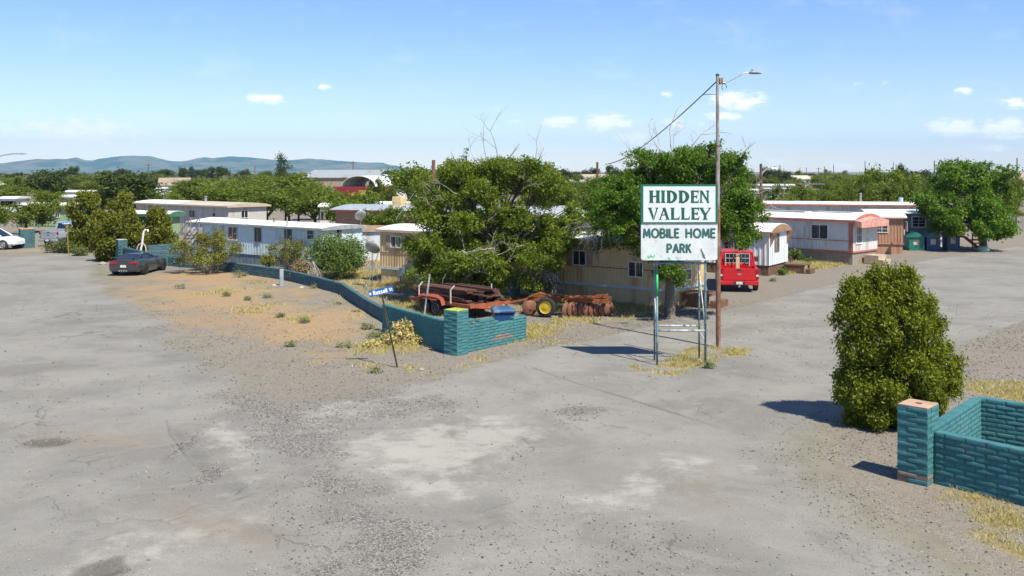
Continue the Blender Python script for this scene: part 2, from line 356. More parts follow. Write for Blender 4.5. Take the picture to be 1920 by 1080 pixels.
gm, nt, bs, out = nodes_of('earth_gravel_and_worn_asphalt')
geo = nt.nodes.new('ShaderNodeNewGeometry'); pos = geo.outputs['Position']
a1 = nd(nt, 'ShaderNodeVertexColor', layer_name='m1'); s1 = nt.nodes.new('ShaderNodeSeparateColor'); nt.links.new(a1.outputs[0], s1.inputs[0])
a2 = nd(nt, 'ShaderNodeVertexColor', layer_name='m2'); s2 = nt.nodes.new('ShaderNodeSeparateColor'); nt.links.new(a2.outputs[0], s2.inputs[0])
mR, mG, mGr = s1.outputs; mO, mL, mD = s2.outputs
nbig = noise(nt, pos, .25, 6, .6); nmid = noise(nt, pos, 1.4, 6, .62); nfine = noise(nt, pos, 9, 6, .7); ngrit = noise(nt, pos, 34, 3, .8)
def vor(scale, rnd=1.):
    n = nd(nt, 'ShaderNodeTexVoronoi', feature='F1'); n.inputs['Scale'].default_value = scale; n.inputs['Randomness'].default_value = rnd
    nt.links.new(pos, n.inputs['Vector']); return n
v1, v2_ = vor(27), vor(50); sv1 = nt.nodes.new('ShaderNodeSeparateColor'); nt.links.new(v1.outputs['Color'], sv1.inputs[0]); sv2 = nt.nodes.new('ShaderNodeSeparateColor'); nt.links.new(v2_.outputs['Color'], sv2.inputs[0])
gam = math_n(nt, 'MULTIPLY', mR, 1)
# sharpen the masks with noise
def sharp(m, amt=.5, a=.35, b=.65, nn=None):
    return ramp(nt, math_n(nt, 'ADD', m, math_n(nt, 'MULTIPLY', math_n(nt, 'SUBTRACT', nn or nfine, .5), amt)), a, b)
rd = sharp(mR, .9, .3, .7)
gv = sharp(mG, 1.7, .1, 1.1, nmid); gr = sharp(mGr, 1.2, .3, .75, noise(nt, pos, 5, 7, .75)); og = sharp(mO, .8, .1, .9, nmid); lt = sharp(mL, 1.9, .25, .75, noise(nt, pos, 1.3, 9, .74)); dk = sharp(mD, .5, .1, .9)
soil = mixc(nt, ramp(nt, nmid, .3, .7), (.165, .150, .116), (.24, .22, .178))
far = ramp(nt, noise(nt, pos, .02, 5, .6), .42, .6)
soil = mixc(nt, math_n(nt, 'MULTIPLY', far, math_n(nt, 'SUBTRACT', 1.0, math_n(nt, 'MAXIMUM', mG, mR), None, True)), soil, (.13, .125, .06))
soil = mixc(nt, og, soil, mixc(nt, ramp(nt, nfine, .35, .65), (.265, .170, .086), (.345, .250, .142)))
asph = mixc(nt, ramp(nt, nbig, .35, .65), (.184, .176, .160), (.252, .242, .222))
asph = mixc(nt, ramp(nt, noise(nt, pos, .45, 9, .72, .8), .44, .60, 0, .45), asph, (.295, .281, .250))
asph = mixc(nt, ramp(nt, noise(nt, pos, .9, 9, .74, .4), .54, .68, 0, .35), asph, (.125, .119, .108))
asph = mixc(nt, ramp(nt, noise(nt, pos, .6, 7, .7, 1.), .55, .75, 0, .5), asph, (.205, .18, .14))
asph = mixc(nt, ramp(nt, ngrit, .4, .7, 0, .6), asph, (.12, .113, .105))
wv = nt.nodes.new('ShaderNodeMix'); wv.data_type = 'VECTOR'; wv.inputs[0].default_value = .06
nd3 = nt.nodes.new('ShaderNodeTexNoise'); nd3.inputs['Scale'].default_value = .9; nd3.inputs['Detail'].default_value = 5; nt.links.new(pos, nd3.inputs['Vector'])
vm = nt.nodes.new('ShaderNodeVectorMath'); vm.operation = 'MULTIPLY_ADD'; nt.links.new(nd3.outputs['Color'], vm.inputs[0]); vm.inputs[1].default_value = (1.6, 1.6, 0); nt.links.new(pos, vm.inputs[2])
ck = nd(nt, 'ShaderNodeTexVoronoi', feature='DISTANCE_TO_EDGE'); ck.inputs['Scale'].default_value = .33; nt.links.new(vm.outputs[0], ck.inputs['Vector'])
crack = math_n(nt, 'MULTIPLY', ramp(nt, ck.outputs['Distance'], .002, .012, 1, 0), ramp(nt, noise(nt, pos, .35, 3), .5, .62))
asph = mixc(nt, math_n(nt, 'MULTIPLY', crack, .55), asph, (.085, .08, .072))
c = mixc(nt, rd, soil, asph)
gcol = mixc(nt, ramp(nt, sv1.outputs[0], 0, 1), (.095, .088, .078), (.27, .255, .23))
gcol = mixc(nt, ramp(nt, sv2.outputs[1], .55, .9, 0, .8), gcol, (.09, .085, .08)); gcol = mixc(nt, ramp(nt, sv2.outputs[2], .8, .95, 0, .8), gcol, (.36, .345, .32))
gw = mixc(nt, math_n(nt, 'SUBTRACT', 1.0, mR, None, True), gcol, mixc(nt, .5, gcol, (.245, .212, .17)))
pt = noise(nt, pos, .8, 9, .72, .6)
thin = ramp(nt, math_n(nt, 'ADD', pt, math_n(nt, 'MULTIPLY', math_n(nt, 'SUBTRACT', mG, .5), .95)), .48, .60)
c = mixc(nt, math_n(nt, 'MULTIPLY', thin, math_n(nt, 'MULTIPLY', ramp(nt, mG, .05, .35), .9)), c, gw)
c = mixc(nt, math_n(nt, 'MULTIPLY', lt, .62), c, (.37, .355, .322))
brn = nd(nt, 'ShaderNodeAttribute', attribute_name='brown')
c = mixc(nt, math_n(nt, 'MULTIPLY', sharp(brn.outputs['Fac'], .8, .1, .9, nmid), .5), c, (.22, .175, .13))
# scattered loose stones everywhere, thinner on clean asphalt
st = ramp(nt, v1.outputs['Distance'], .18, .32, 1, 0); st = math_n(nt, 'MULTIPLY', st, ramp(nt, math_n(nt, 'ADD', sv1.outputs[1], math_n(nt, 'MULTIPLY', gv, .2)), .80, .86))
st = math_n(nt, 'MULTIPLY', st, ramp(nt, noise(nt, pos, 1.1, 4), .38, .6))
c = mixc(nt, math_n(nt, 'MULTIPLY', st, .8), c, mixc(nt, ramp(nt, sv1.outputs[2], .4, .6), (.085, .08, .075), (.30, .285, .265)))
c = mixc(nt, math_n(nt, 'MULTIPLY', dk, .75), c, (.10, .095, .088))
c = mixc(nt, math_n(nt, 'MULTIPLY', gr, .72), c, mixc(nt, ramp(nt, nfine, .3, .7), (.235, .19, .09), (.35, .29, .15)))
nt.links.new(c, bs.inputs['Base Color']); bs.inputs['Roughness'].default_value = .92; bs.inputs['Specular IOR Level'].default_value = .2
bh = math_n(nt, 'ADD', math_n(nt, 'MULTIPLY', nfine, .5), math_n(nt, 'MULTIPLY', st, .8)); bh = math_n(nt, 'ADD', bh, math_n(nt, 'MULTIPLY', math_n(nt, 'MULTIPLY', v2_.outputs['Distance'], gv), -1.2)); bh = math_n(nt, 'ADD', bh, math_n(nt, 'MULTIPLY', ngrit, .35)); bh = math_n(nt, 'ADD', bh, math_n(nt, 'MULTIPLY', nmid, .8))
b = nt.nodes.new('ShaderNodeBump'); b.inputs['Strength'].default_value = .55; b.inputs['Distance'].default_value = .035; nt.links.new(bh, b.inputs['Height']); nt.links.new(b.outputs[0], bs.inputs['Normal'])

def sheet(name, mask, extra=False):
    q = Q[mask]; used = np.unique(q); mp = -np.ones(len(V), np.int64); mp[used] = np.arange(len(used)); q = mp[q]; vv = V[used]
    cols = [np.stack([x.ravel()[used] for x in t] + [np.ones(len(used))], -1) for t in ((road, gravel, grass), (orange, lightp, dark))]; br = brown.ravel()[used]
    if extra:   # the land beyond, down a little, out to the horizon
        n = len(vv); S = 30000.
        vv = np.concatenate([vv, [(-S, -400, -.12), (S, -400, -.12), (S, S, -.12), (-S, S, -.12)]]); q = np.concatenate([q, [[n, n + 1, n + 2, n + 3]]])
        cols = [np.concatenate([c_, np.tile([[0., 0., 0., 1.]], (4, 1))]) for c_ in cols]; br = np.concatenate([br, np.zeros(4)])
    o = np_quads(name, vv, q, gm, smooth=True)
    for nm, c_ in zip(('m1', 'm2'), cols):
        a = o.data.color_attributes.new(nm, 'FLOAT_COLOR', 'POINT'); a.data.foreach_set('color', c_.astype(np.float32).ravel())
    a = o.data.attributes.new('brown', 'FLOAT', 'POINT'); a.data.foreach_set('value', br.astype(np.float32))
    return setp(o, kind='structure')
setp(sheet('road', rf), 'worn pale grey asphalt road and junction with gravel patches', 'road')
setp(sheet('ground', ~rf, True), 'dry sandy and gravelly desert ground around the road', 'ground')
def mask_at(arr, x, y):
    j = np.clip(((x / y) + .8) / 1.6 * (nu - 1), 0, nu - 1).astype(int); i = np.clip(np.log(y / 10.5) / np.log(150 / 10.5) * (nv - 1), 0, nv - 1).astype(int)
    return arr[i, j]

# ---------------------------------------------------------------- mountains and far rise
mx = np.linspace(-9500, -800, 240); my = np.linspace(7600, 11500, 46); MX, MY = np.meshgrid(mx, my)
ridge = [(-700, 318), (-500, 305), (-300, 298), (-100, 300), (0, 305), (40, 300), (70, 297), (90, 299), (105, 297), (120, 298), (142, 294), (158, 299), (172, 300), (190, 296), (215, 291), (250, 290), (280, 292), (300, 297), (325, 303), (345, 303), (365, 298), (382, 294), (400, 296), (430, 291), (470, 294), (505, 299),
         (530, 301), (570, 298), (590, 299), (615, 302), (650, 303), (690, 306), (715, 306), (740, 311), (762, 318), (790, 322), (850, 324)]
rp = np.array(ridge, float); Yr = 9000.
prof = np.interp(MX / MY * F + 960, rp[:, 0], (Y0 - rp[:, 1]) / F * Yr)
t = (MY - my[0]) / (Yr - my[0]); tt = np.clip(np.where(t < 1, t, 2 - t), 0, 1)
rn = 1 - np.abs(fbm(MX, MY, 1 / 420., 5, 31)) * 4
MZ = H + np.maximum(prof, 0) * (tt ** 1.25) * (1 - (1 - tt) * .75 * (1 - rn)) + fbm(MX, MY, 1 / 420., 6, 40) * 170 * tt * (prof > 5) * (1 - .75 * np.exp(-((t - 1) / .12) ** 2))
MZ = np.maximum(MZ, -1); MZ[0] = -1.; MZ[-1] = -1.
mq = np.arange(MX.size).reshape(MX.shape); mq = np.stack([mq[:-1, :-1], mq[:-1, 1:], mq[1:, 1:], mq[1:, :-1]], -1).reshape(-1, 4)
mm, nt, bs, out = nodes_of('scrub_covered_hills')
geo = nt.nodes.new('ShaderNodeNewGeometry'); n1 = noise(nt, geo.outputs['Position'], .004, 8, .65); n2 = noise(nt, geo.outputs['Position'], .0012, 4)
c = mixc(nt, ramp(nt, n1, .42, .58), (.02, .06, .035), (.12, .13, .085)); c = mixc(nt, ramp(nt, n2, .5, .7, 0, .6), c, (.17, .13, .09)); nt.links.new(c, bs.inputs['Base Color']); bs.inputs['Roughness'].default_value = 1; bs.inputs['Specular IOR Level'].default_value = 0
setp(np_quads('mountain', np.stack([MX, MY, MZ], -1).reshape(-1, 3), mq, mm, smooth=True), 'long low mountain range, hazy blue, on the horizon', 'mountain', kind='structure')
HAZE = MB().box(-11000, 11000, -60, 12500, -1.2, 420)
hm, nt, bs, out = nodes_of('thin_air'); nt.nodes.remove(bs)
pv = nt.nodes.new('ShaderNodeVolumePrincipled'); pv.inputs['Color'].default_value = (.42, .70, 1.0, 1); pv.inputs['Density'].default_value = .00007; pv.inputs['Anisotropy'].default_value = 0.
nt.links.new(pv.outputs[0], out.inputs['Volume'])
USE_HAZE = True
if USE_HAZE:
    hz = HAZE.build('haze', hm); setp(hz, 'thin blue desert haze fading the far mountains', 'haze', kind='stuff')
# ---------------------------------------------------------------- slump block walls
def block_mat(name, col, worn, amt, rough=.8):
    return mat(name, col, rough, var=.12, scale=2.2, dirt=worn, dirt_amt=amt, dirt_scale=2.6, bump=.5, bscale=38, spec=.25)
M_TEAL = block_mat('teal_painted_block', (.048, .160, .176), (.085, .17, .178), .2)
M_TEAL2 = block_mat('shade_dark_worn_teal_block', (.050, .110, .130), (.08, .13, .145), .4)  # darker, bluer teal: the far wall's shade is put into the colour
M_BARE = block_mat('bare_tan_block', (.20, .15, .125), (.10, .15, .15), .5)
M_YELLOW = mat('yellow_green_paint', (.36, .40, .045), .8, var=.2, dirt=(.3, .36, .2), bump=.3)
M_MORTAR = mat('painted_mortar', (.046, .130, .142), .9, var=.3, bump=.6, bscale=60)
def block_run(mb, p0, p1, z0, z1, th, top=None, bw=.405, bh=.102, start=0., mi=0, core=1, rnd=None, base=None, bare=None, bulge=1.):
    """courses of bulging slump blocks in running bond between two points; top(u) is the height there"""
    rnd = rnd or random
    p0 = Vector((p0[0], p0[1], 0)); p1 = Vector((p1[0], p1[1], 0)); L = (p1 - p0).length; d = (p1 - p0) / L; nrm = Vector((-d.y, d.x, 0))
    mx = lambda u: top(u) if top else z1
    # mortar core, a little behind the block faces
    K = max(1, int(L / .4)) if top else 1
    for k in range(K):
        ua, ub = L * k / K, L * (k + 1) / K; zt = min(mx(ua + 1e-3), mx(ub - 1e-3)) - .02
        if zt <= z0 + .05: continue
        a, b_ = p0 + d * max(ua, .015), p0 + d * min(ub, L - .015); w = th / 2 - .010
        mb.add([a - nrm * w, b_ - nrm * w, b_ + nrm * w, a + nrm * w, a - nrm * w + Vector((0, 0, zt)), b_ - nrm * w + Vector((0, 0, zt)), b_ + nrm * w + Vector((0, 0, zt)), a + nrm * w + Vector((0, 0, zt))],
               [(0, 1, 5, 4), (1, 2, 6, 5), (2, 3, 7, 6), (3, 0, 4, 7), (4, 5, 6, 7)], core)
    nc = int(round((z1 - z0) / bh))
    for c in range(nc):
        za = z0 + c * bh + .004; u = -((c % 2) * .5 * bw) - start
        while u < L - .02:
            ua, ub = max(u, 0) + .006, min(u + bw, L) - .006; u += bw
            if ub - ua < .05: continue
            h = bh - .006
            if za + h * .7 > mx((ua + ub) / 2): continue
            bl = (.005 + rnd.random() * .009) * bulge; j = (rnd.random() - .5) * .008; hz = (rnd.random() - .5) * .010; j *= bulge
            prof = [(-th / 2 + .004, 0), (-th / 2 - bl * .5, h * .14), (-th / 2 - bl, h * .40 + hz), (-th / 2 - bl * .55, h * .78), (-th / 2 + .005, h), (th / 2 - .005, h), (th / 2 + bl * .55, h * .78), (th / 2 + bl, h * .40 - hz), (th / 2 + bl * .5, h * .14), (th / 2 - .004, 0)]
            rings = []
            for uu, k in ((ua, 0.), (ua + .035, .9), ((ua + ub) / 2, 1.05 + rnd.random() * .3), (ub - .035, .9), (ub, 0.)):
                q = p0 + d * uu
                rings.append([q + nrm * ((abs(y) - th / 2) * k + th / 2) * (1 if y > 0 else -1) + nrm * j + Vector((0, 0, za + z)) for y, z in prof])
            mb.loft(rings, mi=(bare(c, (ua + ub) / 2, rnd) if bare else mi))
def pillar(root, c, e1, side, hgt, mats, capm, rnd, bare=None):
    """square pier, four blocks to the course round a hollow core"""
    e1 = Vector((*e1, 0)).normalized(); e2 = Vector((-e1.y, e1.x, 0)); mb = MB(); s = side / 2; t = .2; c = Vector((*c, 0))
    n = int(round(hgt / .102)); bh = hgt / n
    for k in range(n):
        fl = k % 2
        for q in range(4):
            a = [e1, e2, -e1, -e2][q]; b_ = [e2, -e1, -e2, e1][q]
            o = c - b_ * (s - t / 2)
            lo, hi = (-s, s - t) if fl else (-s + t, s)
            block_run(mb, (o + a * lo)[:2], (o + a * hi)[:2], k * bh, (k + 1) * bh, t, rnd=rnd, bw=.41, start=0 if True else 0, bh=bh, mi=0, core=1, bulge=.6, bare=bare and (lambda cc, u, r, k=k: bare(k, u, r)))
            # block_run shifts odd courses only inside one run, so single-course runs keep whole blocks
    mb.build('pillar', mats, root)
    cp = MB(); h0 = .075
    def ring(w, z): return [tuple(c + e1 * a * w + e2 * b_ * w + Vector((0, 0, z))) for a, b_ in ((-1, -1), (1, -1), (1, 1), (-1, 1))]
    cp.loft([ring(s - .012, hgt - .012), ring(s - .006, hgt + .022), ring(s - .02, hgt + .030), ring(h0, hgt + .030), ring(h0 - .01, hgt - .10)], caps=False)
    cp.add(ring(h0 - .01, hgt - .10), [(0, 1, 2, 3)])
    cp.build('cap', capm, root)
rb = random.Random(5)
# right entrance: pier and three-sided planter wall
e1 = Vector((.695, .719)); e2 = Vector((-.719, .695))
rt = thing('block_wall', 'teal slump block planter wall with a tall tan topped pillar beside the big bush', 'wall', (8.165, 19.30))
pillar(rt, (0, 0), e1, .60, 1.52, [M_TEAL, M_MORTAR, M_BARE], mat('tan_cap', (.42, .27, .19), .85, var=.2, dirt=(.30, .22, .17), bump=.3), rb, bare=lambda k, u, r: 2 if (k == 0 and r.random() < .8) or (k == 1 and r.random() < .4) or r.random() < .006 else 0)
mb = MB(); block_run(mb, (.30, -.16), (3.75, -4.35), 0, 1.04, .2, rnd=rb, bh=.104, bare=lambda c, u, r: 2 if c == 0 and r.random() < .06 else 0); mb.build('wall_section', [M_TEAL, M_MORTAR, M_BARE], rt)
mb = MB(); block_run(mb, (.36, .20), (2.45, 2.64), 0, 1.04, .2, rnd=rb, bh=.104); mb.build('wall_section', [M_TEAL, M_MORTAR], rt)
mb = MB(); block_run(mb, (2.52, 2.72), (7.2, -1.2), 0, 1.04, .2, rnd=rb, bh=.104); mb.build('wall_section', [M_TEAL, M_MORTAR], rt)
# middle entrance: pier, stepped long wall and broken short wall
pc = G(852, 668); pcx = (-1.90, 32.66)
rt = thing('block_wall', 'long low teal block wall with yellow capped corner pillar and a broken short end', 'wall', (*pcx, 0))
pillar(rt, (0, 0), (.61, .79), .60, 1.50, [M_TEAL, M_MORTAR], M_YELLOW, rb)
def W2(x, y): return (x - pcx[0], y - pcx[1])
mb = MB(); block_run(mb, W2(-1.62, 32.98), W2(.46, 35.35), 0, 1.12, .2, rnd=rb, top=lambda u: 1.12 if u < .35 else (.98 if u < .8 else (1.02 if u < 1.25 else (.92 if u < 1.75 else .83 if u < 2.5 else .93))), bare=lambda c, u, r: 2 if c in (2, 3) and 1.3 < u < 2.3 and r.random() < .5 else 0); mb.build('wall_section', [M_TEAL, M_MORTAR, M_BARE], rt)
mb = MB(); block_run(mb, W2(-2.22, 32.98), W2(-4.94, 37.15), 0, 1.08, .2, rnd=rb, bh=.108, top=lambda u: 1.08 if 0.3 < u < 4.7 else 1.08); mb.build('wall_section', [M_TEAL, M_MORTAR], rt)
FARW = [(-4.72, 38.1), (-6.4, 42.2), (-8.53, 48.2), (-10.9, 51.9), (-13.3, 55.3), (-18.4, 60.2), (-22.6, 63.2)]
mb = MB()
for a, b_ in zip(FARW[:-1], FARW[1:]): block_run(mb, W2(*a), W2(*b_), -.1, .61, .2, rnd=rb)
mb.build('wall_section', [M_TEAL2, M_MORTAR], rt)
# left entrance, the mirror image
lp = (-26.7, 65.6)
rt = thing('block_wall', 'weathered teal block planter wall and pillar behind the dark sports car', 'wall', (*lp, 0))
def W3(x, y): return (x - lp[0], y - lp[1])
pillar(rt, (0, 0), (.74, .67), .62, 1.56, [M_TEAL2, M_MORTAR], mat('pale_cap', (.42, .38, .34), .85), rb)
mb = MB(); block_run(mb, W3(-26.4, 65.4), W3(-24.0, 62.3), 0, 1.08, .2, rnd=rb); mb.build('wall_section', [M_TEAL2, M_MORTAR], rt)
mb = MB(); block_run(mb, W3(-23.9, 62.4), W3(-21.9, 63.6), 0, 1.05, .2, rnd=rb); mb.build('wall_section', [M_TEAL2, M_MORTAR], rt)
mb = MB(); block_run(mb, W3(-26.4, 66.0), W3(-23.9, 68.8), 0, 1.08, .2, rnd=rb); block_run(mb, W3(-23.8, 68.7), W3(-22.0, 66.4), 0, 1.08, .2, rnd=rb); mb.build('wall_section', [M_TEAL2, M_MORTAR], rt)
# pier between the white car and the pickup
rt = thing('brick_pillar', 'short teal block pillar between the white car and the silver pickup', 'pillar', (*G(50, 464.5), 0))
pillar(rt, (0, 0), (.8, .6), 1.05, 1.55, [M_TEAL2, M_MORTAR], mat('orange_cap', (.55, .27, .06), .8), rb)

# ---------------------------------------------------------------- lettering
def arc(cx, cz, rx, rz, a0, a1, n=9): return [(cx + rx * math.cos(R(a0 + (a1 - a0) * i / n)), cz + rz * math.sin(R(a0 + (a1 - a0) * i / n))) for i in range(n + 1)]
FONT = {
 'M': (.92, [[(0, 0), (.09, 1), (.42, .18), (.75, 1), (.84, 0)]]),
 'O': (.98, [arc(.45, .5, .45, .5, 90, 450, 20)]),
 'B': (.70, [[(0, 0), (0, 1)], [(0, 1)] + arc(.28, .76, .26, .24, 90, -90) + [(0, .52)], [(0, .52)] + arc(.30, .26, .30, .26, 90, -90) + [(0, 0)]]),
 'I': (.12, [[(0, 0), (0, 1)]]), 'L': (.54, [[(0, 1), (0, 0), (.48, 0)]]), 'E': (.58, [[(.50, 1), (0, 1), (0, 0), (.50, 0)], [(0, .53), (.44, .53)]]),
 'H': (.78, [[(0, 0), (0, 1)], [(.66, 0), (.66, 1)], [(0, .52), (.66, .52)]]), 'P': (.68, [[(0, 0), (0, 1)] + arc(.28, .73, .30, .27, 90, -90) + [(0, .46)]]),
 'A': (.84, [[(0, 0), (.38, 1), (.76, 0)], [(.14, .34), (.62, .34)]]), 'R': (.72, [[(0, 0), (0, 1)] + arc(.28, .75, .28, .25, 90, -90) + [(0, .5)], [(.28, .5), (.60, 0)]]),
 'K': (.72, [[(0, 0), (0, 1)], [(.58, 1), (.02, .44)], [(.2, .62), (.62, 0)]]), 'N': (.78, [[(0, 0), (0, 1), (.64, 0), (.64, 1)]]),
 'u': (.60, [[(0, .68), (0, .24)] + arc(.24, .24, .24, .24, 180, 360) + [(.48, .68)], [(.48, .3), (.48, 0)]]),
 's': (.50, [arc(.2, .51, .19, .17, 40, 250, 8) + arc(.2, .17, .19, .17, 80, -140, 8)]), 'S': (.62, [arc(.27, .75, .25, .25, 40, 265, 9) + arc(.27, .25, .26, .25, 85, -140, 9)]),
 'e': (.58, [[(.02, .36), (.46, .36)] + arc(.24, .34, .24, .34, 8, 315, 12)]), 'l': (.12, [[(0, 0), (0, 1)]]), 't': (.38, [[(.13, .95), (.13, .1), (.3, 0)], [(0, .68), (.3, .68)]]), ' ': (.42, [])}
def stroke_text(mb, s, x0, x1, z0, h, r, y, depth=.35, gap=.22, mi=0):
    tot = sum(FONT[c][0] + gap for c in s) - gap; k = (x1 - x0) / tot; x = x0
    for c in s:
        w, st = FONT[c]
        for pl in st:
            pts = [(x + px * k, y, z0 + pz * h) for px, pz in pl]
            pts = [p for i, p in enumerate(pts) if i == 0 or (Vector(p) - Vector(pts[i - 1])).length > 1e-5]
            runs = [[pts[0]]]
            for i in range(1, len(pts)):
                runs[-1].append(pts[i])
                if i < len(pts) - 1 and (Vector(pts[i]) - Vector(pts[i - 1])).angle(Vector(pts[i + 1]) - Vector(pts[i])) > .75: runs.append([pts[i]])
            for q in runs:
                a = Vector(q[0]); b_ = Vector(q[1]); e0 = tuple(a + (a - b_).normalized() * r * .6)
                a = Vector(q[-1]); b_ = Vector(q[-2]); e1_ = tuple(a + (a - b_).normalized() * r * .6)
                mb.tube([e0] + q + [e1_], [r * .55] + [r] * len(q) + [r * .55], 8, mi, flat=depth)
        x += (w + gap) * k
def qd(mb, pl, y, k):
    mb.prism(pl, y - .004 - k * .0006, y + .002)
def serif_letter(mb, ch, x, w, z, h, y):
    P = lambda pts: [(x + a * w, z + b_ * h) for a, b_ in pts]
    t = [0]
    def add(pts): t[0] += 1; qd(mb, P(pts), y, t[0])
    def stem(a, b_, f=.07, lo=True, hi=True):
        pts = []
        pts += [(a - f, 0), (b_ + f, 0), (b_, .13)] if lo else [(a, 0), (b_, 0)]
        pts += [(b_, .87), (b_ + f, 1), (a - f, 1), (a, .87)] if hi else [(b_, 1), (a, 1)]
        if lo: pts += [(a, .13)]
        add(pts)
    if ch == 'H': stem(.06, .36); stem(.66, .96); add([(.30, .45), (.72, .49), (.72, .59), (.30, .55)])
    if ch == 'I': stem(.16, .84, .2)
    if ch == 'D':
        stem(.06, .36)
        o = [(.30 + .68 * math.sin(R(a)), .5 + .5 * math.cos(R(a))) for a in range(0, 181, 12)]; i = [(.28 + .37 * math.sin(R(a)), .5 + .40 * math.cos(R(a))) for a in range(180, -1, -12)]
        for k in range(len(o) - 1): add([o[k], o[k + 1], i[len(i) - 2 - k], i[len(i) - 1 - k]])
    if ch == 'N':
        stem(.10, .26, .09, hi=False); add([(0, 1), (.30, 1), (1.0, .0), (.82, -.02), (.2, .80)]); stem(.74, .90, .10, lo=False)
    if ch == 'V':
        add([(-.03, 1), (.42, 1), (.33, .9), (.56, .28), (.47, -.02), (.09, .86)]); add([(.47, -.02), (.58, .22), (.80, .88), (.68, 1), (1.03, 1), (.93, .88), (.60, 0)])
    if ch == 'A':
        add([(-.02, 0), (.28, 0), (.19, .1), (.5, .86), (.44, 1), (.40, .93), (.07, .1)]); add([(.30, .93), (.50, 1.02), (.60, 1), (.94, .1), (1.02, 0), (.58, 0), (.68, .1), (.42, .84)]); add([(.22, .33), (.72, .40), (.74, .49), (.24, .40)])
    if ch == 'L':
        stem(.06, .38); add([(.30, 0), (.96, 0), (1.02, .34), (.82, .13), (.30, .11)])
    if ch == 'E':
        stem(.04, .40); add([(.30, .89), (.84, .87), (.98, .70), (1.0, 1), (.30, 1)]); add([(.30, 0), (.98, 0), (1.05, .34), (.86, .13), (.30, .11)]); add([(.30, .43), (.60, .47), (.78, .34), (.86, .68), (.64, .57), (.30, .55)])
    if ch == 'Y':
        add([(-.03, 1), (.40, 1), (.32, .90), (.60, .46), (.36, .40), (.06, .87)]); add([(.46, .42), (.84, .90), (.72, 1), (1.05, 1), (.96, .88), (.62, .40)]); stem(.38, .62, .1, hi=False) if False else add([(.28, 0), (.72, 0), (.62, .13), (.62, .48), (.38, .44), (.38, .13)])

# ---------------------------------------------------------------- park sign
M_SIGNW = mat('sign_white', (.60, .65, .68), .45, var=.05, scale=1.5, dirt=(.52, .55, .55), dirt_amt=.12, dirt_scale=3)
M_SIGNW2 = mat('weathered_sign_white', (.56, .60, .61), .6, var=.07, scale=2, dirt=(.40, .42, .42), dirt_amt=.22, dirt_scale=4.5, bump=.2)
M_SIGNG = mat('sign_green', (.006, .115, .07), .45, var=.1)
M_LETD = mat('letter_green', (.006, .085, .055), .5, var=.12); M_LETF = mat('faded_letter_green', (.025, .10, .095), .6, var=.2, dirt=(.06, .16, .15), dirt_amt=.2, dirt_scale=9)
M_PIPE = mat('blue_green_painted_pipe', (.10, .19, .21), .55, var=.3, scale=5, dirt=(.36, .40, .40), dirt_amt=.3, dirt_scale=6)
M_PIPEW = mat('chipped_white_pipe', (.42, .45, .45), .6, var=.25, scale=6, dirt=(.09, .13, .14), dirt_amt=.4, dirt_scale=7)
M_GREENB = mat('bright_green_paint', (.02, .42, .12), .6, var=.2)
SXL, SYF, SYB = 4.65, 30.83, 31.60; WP = 2.46; px0 = XA(1201, 30.76)
rt = thing('park_sign', 'tall white and green park sign with two panels on a blue pipe frame', 'sign', (SXL + .78, 31.2))
ox, oy = rt.location.x, rt.location.y
def pipe(pts, r, m, name='leg'): mb = MB(); mb.tube([(x - ox, y - oy, z) for x, y, z in pts], r, 10); return mb.build(name, m, rt, smooth=True)
XL, XR = 4.66, 6.21
pipe([(XL, SYF, -.1), (XL, SYF, 2.2)], .034, M_PIPE); mb = MB(); mb.tube([(XL - ox, SYF - oy, 2.2), (XL - ox, SYF - oy, 2.9)], .0365, 10); mb.tube([(XL - ox, SYF - oy, 2.9), (XL - ox, SYF - oy, 5.4)], .034, 10, 1); mb.build('leg', [M_GREENB, M_PIPE], rt, smooth=True)
pipe([(XR, SYF, -.1), (XR, SYF, 5.4)], .036, M_PIPE); pipe([(XL + .03, SYB, -.1), (XL + .03, SYB, 5.2)], .032, M_PIPE); pipe([(XR - .05, SYB, -.1), (XR - .05, SYB, 5.2)], .032, M_PIPE)
pipe([(XL, SYF, 3.26), (XR, SYF, 3.26)], .034, M_PIPE, 'crossbar'); pipe([(XL, SYF, 1.10), (XR, SYF, 1.10)], .032, M_PIPEW, 'crossbar'); pipe([(XL + .03, SYB, 1.13), (XR - .05, SYB, 1.13)], .03, M_PIPEW, 'crossbar'); pipe([(XL + .03, SYB, 3.2), (XR - .05, SYB, 3.2)], .03, M_PIPE, 'crossbar')
for pts in ([(XR, SYF, 1.12), (XR - .05, SYB, 2.95)], [(XL, SYF, 1.12), (XL + .03, SYB, 2.2)], [(XR, SYF, .75), (XR - .05, SYB, .95)], [(XL, SYF, 3.26), (XL + .03, SYB, 3.2)], [(XR, SYF, 3.26), (XR - .05, SYB, 3.2)]): pipe(pts, .022, M_PIPEW if pts[0][2] < 2 else M_PIPE, 'brace')
pipe([(XR - .14, SYF - .1, 3.75), (XR - .06, SYF - .13, 3.55), (XR - .02, SYF - .05, 3.36)], .03, M_PIPEW, 'brace')
YP = 30.73; ZB, ZM, ZT = ZA(YP, 488), ZA(YP, 417.5), ZA(YP, 345.5)
kx = WP / 573.; U = lambda zx: px0 - ox + (zx - 965) * kx; Vz = lambda zy: ZB + (912 - zy) * kx
mb = MB()
y0 = YP - oy
